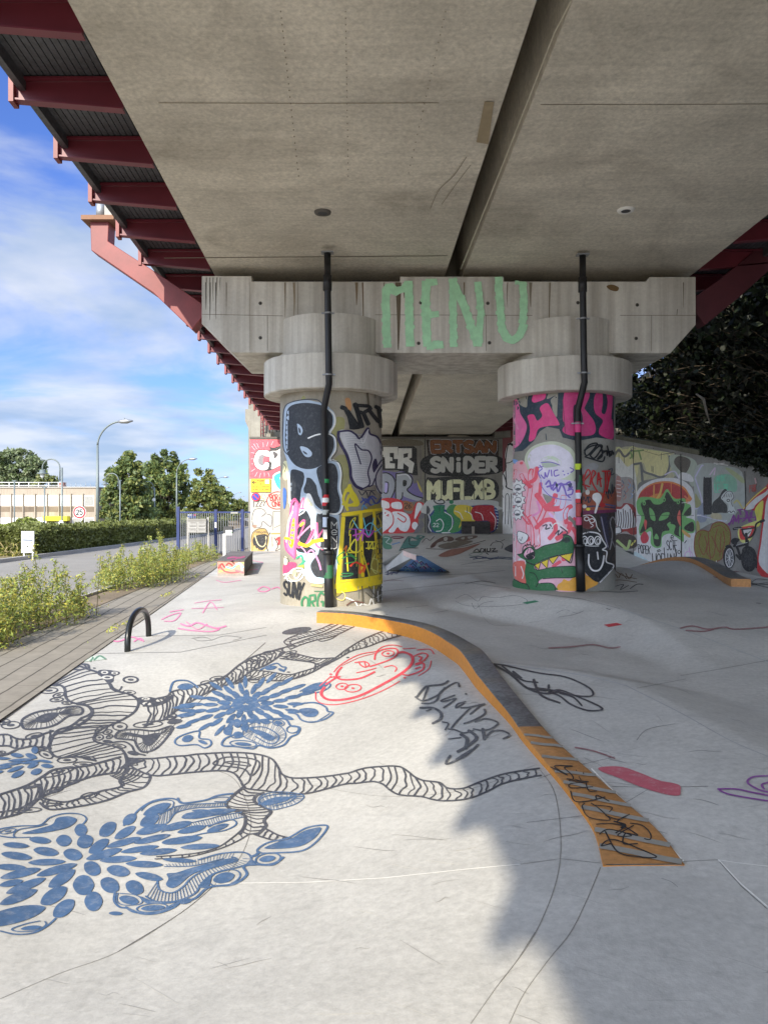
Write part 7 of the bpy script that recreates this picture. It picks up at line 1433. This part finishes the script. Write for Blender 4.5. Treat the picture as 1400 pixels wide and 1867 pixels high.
s([(1110,440),(1080,490),(1100,540),(1150,560),(1215,555)], 2, (214,50,48)); s([(1090,450),(1150,425),(1215,425)], 2, (214,50,48)); W.text('BORiS', [(1105,445),(1210,445),(1210,490),(1110,495)], 2.2, (214,46,44), gap=.15); W.text('ONe', [(1120,500),(1195,498),(1200,540),(1125,542)], 2.2, (214,46,44), gap=.15)
for p in ([(1045,440),(1035,470),(1060,480),(1045,500)],[(1060,445),(1075,470)]): s(p, 1.4, (206,206,120))
W.text('IZZY', [(965,500),(1080,490),(1065,535),(965,548)], 1.6, (46,44,58), gap=.25)
f([(958,640),(985,565),(1040,555),(1075,590),(1110,600),(1125,700),(1050,710),(975,700)], (176,172,168)); s([(962,650),(965,610),(985,565),(1040,558),(1070,590),(1040,620)], 1.2, (70,68,70)); s([(962,660),(980,705),(1030,705),(1050,660),(1110,700),(1120,620),(1080,600)], 1.2, (70,68,70)); s([(1130,580),(1130,730)], 1, (70,68,70)); s([(1130,580),(1230,580)], 1, (70,68,70)); s([(1140,710),(1180,690),(1230,660)], 1, (70,68,70)); f([(960,690),(1000,690),(985,715)], (150,120,100))
f([(953,830),(960,760),(1000,720),(1060,715),(1095,760),(1090,850),(1050,900),(965,918)], (176,146,84)); f([(968,800),(1000,770),(1080,765),(1085,830),(1050,885),(1010,880),(975,850)], (36,36,40)); s([(985,770),(1010,840),(1050,860),(1075,820),(1072,780)], 2, (214,196,150)); s([(955,820),(965,755),(1005,722),(1065,718),(1090,760)], 1.2, (60,50,40))
for i in range(6): s(W.ell(985+i*18, 742-abs(i-3)*3+6, 7, 6), .8, (60,50,40), closed=True)
f([(960,925),(975,880),(985,850),(995,880),(1010,870),(1000,905),(975,922)], (206,176,110)); s([(1105,750),(1080,800),(1080,870),(1110,930)], 2, (50,50,54)); f([(1112,752),(1230,750),(1230,760),(1112,762)], (222,140,60), False); f([(1112,762),(1230,762),(1230,940),(1112,935)], (188,178,168), False); f([(1150,800),(1180,780),(1215,790),(1210,830),(1160,850),(1170,820)], (186,50,52)); s([(1140,790),(1170,850),(1150,895),(1215,860)], 1.4, (44,44,46)); s([(1120,780),(1125,860)], 1, (200,90,90)); s([(1150,910),(1200,905),(1215,915)], 1.2, (60,60,62))
# yellow notice and no-parking disc
ys_ = empty('direction_sign', px(475, 884, 30.95), 'yellow sign with a left arrow fixed to the red painted wall', 'sign')
b = MB(); A0 = px(457.5, 873, 30.95); B0 = px(493.5, 897, 30.95); b.box((A0.x, 30.93, B0.z), (B0.x, 30.97, A0.z), paint((240, 196, 40)))
Y_ = Art(b, pj_plane((0, 30.93, 0), (0, -1, 0)), grid=False, off=.002, step=2).at(240, 800, 4.375); t_ = (150, 70, 30)
Y_.stroke([(998,347),(962,347)], 1.5, (40,34,20), False); Y_.stroke([(982,333),(962,347),(982,363)], 1.5, (40,34,20), False); Y_.text('FOXR', [(1005,328),(1058,328),(1058,342),(1005,342)], .9, t_, gap=.3); Y_.text('4', [(1025,354),(1036,354),(1036,366),(1025,366)], .8, t_); Y_.fill([(1066,326),(1098,326),(1098,358),(1066,358)], (222,222,214), False)
Y_.text('ToegangHoofdgebouw'[:0]+'Toegang Hoogsten'[:0]+'aegang oeeane', [(960,377),(1098,377),(1098,388),(960,388)], .5, t_, gap=.25); Y_.text('entree de cecura'[:0]+'enee e eceee', [(968,397),(1095,397),(1095,406),(968,406)], .5, t_, gap=.25); b.build('panel', ys_, bevel=0)
np_ = empty('no_parking_sign', px(466.5, 906, 30.95), 'round blue and red no parking sign under the yellow notice', 'road sign')
b = MB(); disc(b, 466.5, 906, 30.95, 7.8*30.95/F, paint((196, 40, 52)), -.02, 28); disc(b, 466.5, 906, 30.95, 6.0*30.95/F, paint((44, 66, 168)), -.026, 28)
Art(b, pj_plane((0, 30.924, 0), (0, -1, 0)), grid=False, off=.003, step=2).stroke([(462,901.5),(471,910.5)], 1.8, (196,40,52), False, cap=False); b.build('disc', np_)
# ---- wing wall figure
nW = Vector((wx0.y-wx1.y, 0, 0)); dirw = (Vector((8.42, 27.2, 0))-Vector((4.87, 30.98, 0))).normalized(); nW = Vector((dirw.y, -dirw.x, 0)); nW = nW if nW.y < 0 else -nW
V_ = Art(WG, pj_plane((4.87, 30.98, 0), nW), grid=False, off=.004, inc=.00005, step=3).at(680, 770, 1400/260); V_.gain = 1.5; f, s = V_.fill, V_.stroke
f([(1232,20),(1420,-60),(1420,540),(1280,520),(1240,470)], (96,48,50), False); f([(1250,20),(1290,10),(1290,140),(1262,130)], (110,104,96), False)
f([(1245,560),(1275,505),(1310,440),(1295,330),(1320,220),(1350,205),(1420,230),(1420,1070),(1255,1060)], (190,188,184)); s([(1245,560),(1275,505),(1310,600),(1310,640),(1420,680)], 2, blk); s([(1310,640),(1300,400),(1320,240),(1345,208),(1400,225)], 1.8, blk); f([(1320,215),(1350,205),(1380,215),(1370,235),(1345,222),(1325,230)], blk); s([(1300,400),(1340,395),(1380,370)], 1.5, blk); s([(1250,560),(1240,800),(1258,1050)], 1.6, blk); s([(1300,760),(1300,720),(1320,700),(1335,760),(1325,1000)], 1.2, blk); s([(1300,760),(1295,1000)], 1.2, blk); s([(1355,700),(1350,900),(1360,1040)], 1.2, blk); s([(1260,600),(1275,640),(1262,690),(1280,740)], 1, blk); s([(1265,1000),(1275,880)], 1.1, blk)
for x, y in ((1240,150),(1246,120),(1230,165),(1245,95)): f(V_.ell(x, y, 6, 4), (220,216,206))
# ================================================================ RIGHT RETAINING WALL (zoom 4.667x at 1100,780)
d_ = Vector((rw_b[0]-rw_a[0], rw_b[1]-rw_a[1], 0)).normalized(); nR = Vector((-abs(d_.y), -d_.x*abs(d_.y)/abs(d_.y), 0)); nR = Vector((d_.y, -d_.x, 0)); nR = nR if nR.x < 0 else -nR
Q = Art(RW, pj_plane((rw_a[0], rw_a[1], 0), nR), grid=False, off=.004, inc=.00004, step=3, ky=1.).at(1100, 780, 1400/300); Q.gain = 1.6; Q.wear = .35; f, s = Q.fill, Q.stroke
blk = (24, 26, 26)
f([(85,200),(150,170),(250,160),(560,210),(600,230),(600,420),(450,430),(300,470),(270,600),(90,600)], (160,158,130)); f([(90,220),(130,190),(250,180),(480,210),(545,240),(550,360),(500,415),(380,390),(340,300),(300,320),(270,430),(90,470)], (186,180,132)); f([(90,300),(130,250),(200,330),(260,320),(270,600),(90,640)], (190,190,180)); s([(88,215),(130,165),(180,215),(240,160),(300,180),(480,205),(560,225),(570,330),(530,410)], 1.6, (206,196,130)); s([(88,245),(130,190),(180,245),(240,190)], 4, (92,92,90)); s([(320,310),(340,370),(420,400),(480,420),(530,400),(560,330),(560,240)], 4, (96,98,98)); s([(320,310),(330,450)], 4.5, (96,98,98)); s([(260,310),(320,300)], 4, (96,98,98))
for p in ([(225,200),(240,240),(225,260)],[(255,190),(250,260)],[(300,200),(320,270)],[(250,200),(340,190)]): s(p, 3, (112,136,84))
for p in ((130,300,180),(175,255,300),(410,325,370),(420,330,380),(490,215,270)): s([(p[0],p[1]),(p[0],p[2])], 1, (84,84,78))
f([(85,440),(150,420),(250,440),(280,620),(280,1050),(95,1050)], (140,136,132)); 
for i in range(16):
    x = 100+(i*37) % 165; y = 430+(i*53) % 150; s([(x,y),(x+14,y+26),(x-6,y+48)], 1.6, [(110,140,170),(190,196,196),(70,90,110),(160,110,100)][i % 4])
f([(105,430),(145,428),(150,600),(110,610)], (150,110,104)); 
for i in range(5): s([(112,450+i*32),(145,455+i*32)], 1.4, (196,190,186))
f([(92,690),(150,670),(180,640),(270,680),(290,880),(240,910),(190,880),(95,890)], (134,44,44)); f([(95,700),(150,690),(200,650),(250,720),(280,830),(240,850),(150,860),(95,800)], (198,194,188))
for i in range(9): s([(105+i*20,690+(i % 3)*14),(112+i*20,780),(100+i*21,850)], 1.6, (60,40,44))
f([(92,850),(130,840),(150,880),(140,920),(95,900)], (196,194,190)); s([(95,850),(140,845),(150,890),(100,905)], 1.5, blk); f([(90,920),(180,900),(270,930),(280,1010),(180,1030),(95,980)], (64,54,50)); s([(115,960),(160,1000),(200,1030),(225,960)], 5, (150,170,110)); s([(235,1000),(270,960)], 3, (190,180,90)); f([(95,1050),(250,1060),(250,1140),(150,1170),(100,1110)], (40,52,50)); s([(120,1100),(180,1140),(240,1090)], 3, (28,74,60))
f([(560,250),(640,230),(780,280),(800,420),(760,500),(700,430),(600,400)], (150,158,144)); f([(600,300),(640,240),(740,280),(690,390)], (84,80,72)); s([(520,400),(600,370),(640,430)], 2.4, (176,170,196)); f([(640,430),(660,380),(740,400),(760,460)], (206,206,202))
# dark joints between panels
# white halo, red dome, green piece
f([(275,620),(300,520),(380,460),(480,430),(620,430),(720,480),(770,580),(780,900),(780,1150),(560,1190),(420,1180),(370,1225),(258,1210),(255,1060),(285,1000)], (196,202,204)); f([(280,640),(320,540),(420,470),(560,455),(680,500),(730,570),(750,610),(690,650),(600,640),(480,620),(320,600)], (206,120,70)); f([(300,600),(330,540),(420,485),(560,470),(670,515),(720,590),(650,620),(560,570),(450,560),(380,590)], (158,60,62))
s([(430,490),(430,600),(460,620)], 3, (206,140,80)); s([(500,475),(480,560),(440,620)], 4, (214,160,90)); s([(575,470),(575,560)], 1.4, (206,120,70)); s([(690,580),(730,620)], 3, (206,120,90))
f([(280,630),(320,590),(400,590),(480,600),(540,520),(600,600),(690,600),(700,640),(740,660),(745,740),(700,760),(775,790),(770,890),(690,900),(680,970),(620,930),(560,900),(500,930),(490,1010),(440,1020),(400,980),(400,880),(320,920),(300,860),(320,760),(290,720)], (104,158,96)); f([(320,640),(390,610),(430,650),(500,640),(540,545),(600,625),(650,615),(690,650),(660,760),(640,900),(660,930),(600,900),(610,830),(540,820),(560,870),(500,890),(480,1000),(430,990),(410,850),(350,880),(310,890),(350,780),(330,700)], (52,54,50))
f([(390,680),(430,720),(440,790),(400,770)], (104,158,96)); f([(500,730),(560,720),(540,770),(470,790)], (104,158,96)); f([(430,940),(450,900),(470,945)], (104,158,96)); f([(540,820),(570,800),(560,840)], (104,158,96)); f([(690,840),(760,800),(765,880),(700,870)], (50,52,48)); f([(680,740),(740,670),(740,740)], (60,64,56)); s([(660,640),(730,630)], 1.2, (196,202,204)); f([(625,770),(650,700),(660,840)], (186,96,84)); f([(660,860),(735,910),(730,935),(680,900)], (206,150,90)); f([(350,780),(370,800),(360,870),(345,820)], (196,80,80)); f([(315,930),(350,880),(385,930),(370,975),(330,980)], (176,60,72))
for x, y in ((345,640),(515,610),(635,630)): f(Q.ell(x, y, 14, 20), (104,158,96)); f(Q.ell(x, y+3, 6, 9), (52,54,50))
Q.text('POPEK', [(290,990),(400,1010),(395,1075),(300,1065)], 1.5, (40,42,44), gap=.2); Q.text('SCTE', [(535,960),(625,960),(625,1040),(540,1040)], 1.4, (40,42,44), gap=.2); Q.text('o', [(630,1030),(655,1030),(655,1070),(630,1070)], 1.4, (40,42,44)); Q.text('e', [(572,910),(595,910),(595,950),(572,950)], 1.4, (40,42,44)); Q.text('UOPIN', [(415,1070),(600,1070),(600,1160),(420,1185)], 1.8, (52,54,54), gap=.2)
for p in ([(590,1150),(640,1120),(680,1110)],[(600,1120),(650,1150)],[(540,1170),(600,1160)],[(455,1045),(480,1035)],[(458,1055),(488,1045)],[(690,980),(705,960)],[(335,1100),(350,1130)],[(515,1020),(520,1090)]): s(p, 1.6, (50,52,52))
f([(255,1060),(330,1090),(420,1180),(370,1222),(262,1208)], (168,184,196)); s([(600,1000),(620,1080),(600,1110)], 2.4, (60,62,62))
# pale grey area with lavender shapes
f([(770,420),(800,320),(900,300),(1000,320),(1180,380),(1200,690),(1150,700),(1080,800),(1000,820),(920,810),(800,860),(780,700)], (150,156,152)); s([(780,420),(830,330),(850,320)], 2.6, (170,168,192)); s([(780,430),(840,640),(780,690)], 2.6, (170,168,192)); s([(905,400),(950,340),(940,400)], 2.4, (186,170,196)); s([(1060,350),(1190,450)], 2, (170,160,188)); f([(1040,350),(1080,350),(1190,430),(1180,470)], (148,158,120)); f([(800,700),(850,640),(880,780),(810,800)], (126,134,150)); f([(780,560),(810,600),(830,650),(785,680)], (140,140,100)); f([(790,800),(810,800),(820,860),(795,900)], (150,142,90)); s([(800,740),(1000,790),(1050,790)], 2, (170,170,190)); s([(1110,640),(1140,620),(1180,680)], 3, (170,164,100)); f([(915,730),(960,725),(1000,740),(1000,780),(920,770)], (164,158,130)); s([(795,748),(830,742)], 1.8, (226,226,226))
f([(940,430),(1000,395),(1080,400),(1130,450),(1130,540),(1060,540),(1010,520),(950,530)], (120,160,140)); Q.text('AKK', [(958,410),(1032,405),(1035,450),(962,458)], 1.5, (96,176,146), gap=.2); Q.text('LE TR', [(945,480),(1060,480),(1060,540),(948,550)], 1.5, (96,180,150), gap=.2)
f([(850,440),(868,424),(905,424),(920,440),(922,700),(915,735),(865,738),(850,720)], (46,48,50)); f([(925,720),(930,640),(980,590),(1010,540),(1040,520),(1060,560),(1020,620),(1050,660),(1050,720),(1000,722)], (56,58,60)); f([(1000,600),(1040,540),(1090,540),(1110,580),(1090,620),(1100,660),(1125,720),(1060,725),(1060,650)], (176,182,180)); s([(1010,600),(1050,545),(1090,545),(1108,590),(1085,625),(1100,670)], 1, (60,60,60)); s(Q.ell(1062,618,12,10), 1.2, blk, closed=True)
for i in range(5): s([(1030+i*14,590),(1035+i*15,560)], .8, (70,70,70))
s([(1050,722),(1075,708),(1085,722),(1105,708),(1118,720)], 1.2, blk)
# olive cloud
f([(775,960),(790,900),(840,870),(900,880),(930,820),(990,800),(1050,830),(1080,900),(1070,1000),(1020,1050),(1010,1110),(950,1140),(870,1145),(800,1110),(775,1040)], (112,108,54)); 
for pts in ([(775,960),(790,900),(840,870),(900,880),(930,820),(990,800),(1050,830),(1080,900),(1070,1000),(1020,1050),(1010,1110),(950,1140),(870,1145),(800,1110),(775,1040)],): s(pts, 1.8, (120,62,50), closed=True)
for p in ([(830,900),(810,980),(850,1080),(880,1000),(860,920)],[(900,940),(880,1060),(930,1100),(950,1000),(920,920)],[(970,860),(950,960),(990,1060),(1030,980),(1020,880)],[(930,850),(1000,830),(1050,880)],[(890,890),(910,1120)],[(1000,900),(990,1100)]): s(p, 1.6, (120,64,50))
s([(730,1020),(740,1130),(700,1120),(695,1070),(730,1050),(755,1070),(765,1130)], 1.4, (206,150,186)); s([(700,1100),(770,1140)], 1.2, (206,150,186))
for x in (840, 900, 960): s([(x,1130),(x,1190)], 1.4, (176,190,180))
Q.text('PiRK', [(1240,490),(1300,480),(1300,540),(1245,550)], 1.2, (160,80,76), gap=.2)
# purple tag
for p in ([(1070,830),(1110,740),(1100,820)],[(1120,760),(1130,800),(1150,740),(1150,810)],[(1170,740),(1160,700),(1200,700),(1220,760),(1180,800)],[(1210,760),(1220,710),(1240,800),(1250,720)],[(1260,760),(1270,690),(1300,700),(1290,800),(1250,790)],[(1140,700),(1200,690),(1260,680)],[(1060,820),(1130,780),(1290,760)]): s(p, 2.4, (120,60,128))
# circus-like red, white and yellow shape at the right
f([(1190,690),(1260,600),(1370,510),(1500,430),(1500,1260),(1310,1220),(1330,960),(1350,760),(1310,720),(1240,690)], (168,40,44)); f([(1205,690),(1290,600),(1380,545),(1395,520),(1400,560),(1300,650),(1270,690)], (208,206,202)); f([(1395,600),(1500,500),(1500,1220),(1330,1170),(1345,960),(1370,760)], (210,210,206)); f([(1290,690),(1360,620),(1340,800),(1310,840),(1300,760)], (208,184,80)); s([(1190,690),(1280,590),(1385,505)], 2, (206,180,90))
f([(1150,860),(1300,790),(1320,800),(1250,960),(1170,970)], (206,190,110)); f([(1160,860),(1200,840),(1290,840),(1260,930),(1170,950)], (186,60,58)); f([(1190,870),(1260,850),(1240,920),(1200,930)], (206,206,204)); s([(1180,880),(1200,920),(1250,880)], 1.6, (60,110,80))
# painted bicycle
bc = (30, 32, 36); bg_ = (62, 66, 72)
f(Q.ell(1240,1120,68,105), bc); f(Q.ell(1236,1110,40,70), (44,46,50)); s([(1180,1090),(1190,1030),(1230,1012),(1280,1040),(1303,1120),(1300,1192)], 2.6, bc)
f(Q.ell(1068,1100,50,98), bc); f(Q.ell(1072,1108,34,78), (84,86,90)); s(Q.ell(1072,1108,34,78), 1.4, (204,206,208), closed=True); f(Q.ell(1072,1112,10,20), bc)
for k in range(10):
    a = k*math.pi/5+.2; s([(1072,1110),(1072+31*math.cos(a),1110+72*math.sin(a))], .9, (196,198,200))
s([(1040,1010),(1075,1000),(1105,1050),(1112,1120)], 2.4, bc)
for pts, w in (([(1130,1010),(1230,985)],5),([(1110,960),(1150,1050),(1165,1110)],4.5),([(1170,1100),(1215,1030),(1225,960)],6),([(1215,900),(1220,980),(1235,1090)],5),([(1110,1010),(1130,980)],4)): s(pts, w, bc)
f([(1085,960),(1110,938),(1145,940),(1160,955),(1120,990),(1095,985)], bc); s([(1130,1080),(1165,1120)], 4, bc)
s([(1110,858),(1150,850),(1175,855),(1190,900),(1215,930),(1260,925),(1290,870),(1300,820),(1340,795),(1368,790)], 3.2, bc); s([(1335,800),(1368,786)], 5, bc); s([(1107,862),(1145,852)], 4.5, bc); s([(1180,866),(1290,850)], 2.6, bc); s([(1130,1000),(1225,975)], .9, (170,172,176)); s([(1112,858),(1180,856)], .8, (150,152,156))
# panel joints and stains
for x0, y0, y1 in ((255,150,1210),(658,225,1150),(1203,370,690)): s([(x0,y0),(x0+4,(y0+y1)/2),(x0+6 if x0 > 600 else x0+2,y1)], 1.3 if x0 != 658 else 2, (44,44,40), False)
s([(280,745),(770,745)], .8, (60,62,58), False); s([(1290,430),(1300,470)], 3, (176,150,150)); s([(250,1050),(98,1050)], .8, (50,50,50), False)
for p in ([(940,300),(1000,310),(1060,320)],[(960,310),(1030,300)]): s(p, 1.8, (200,196,186))
# ================================================================ LINK PAINTED SURFACES
struct(FL.build('skatepark_floor'))
AB.build('wall', eA); tag(WG.build('wing_wall'), 'short reddish wing wall with a white painted figure beside the right column', 'wall')
RW.build('wall', eRW); LT.build('striped_top', ld)
b1.build('column', pier); b2_.build('column', pier)
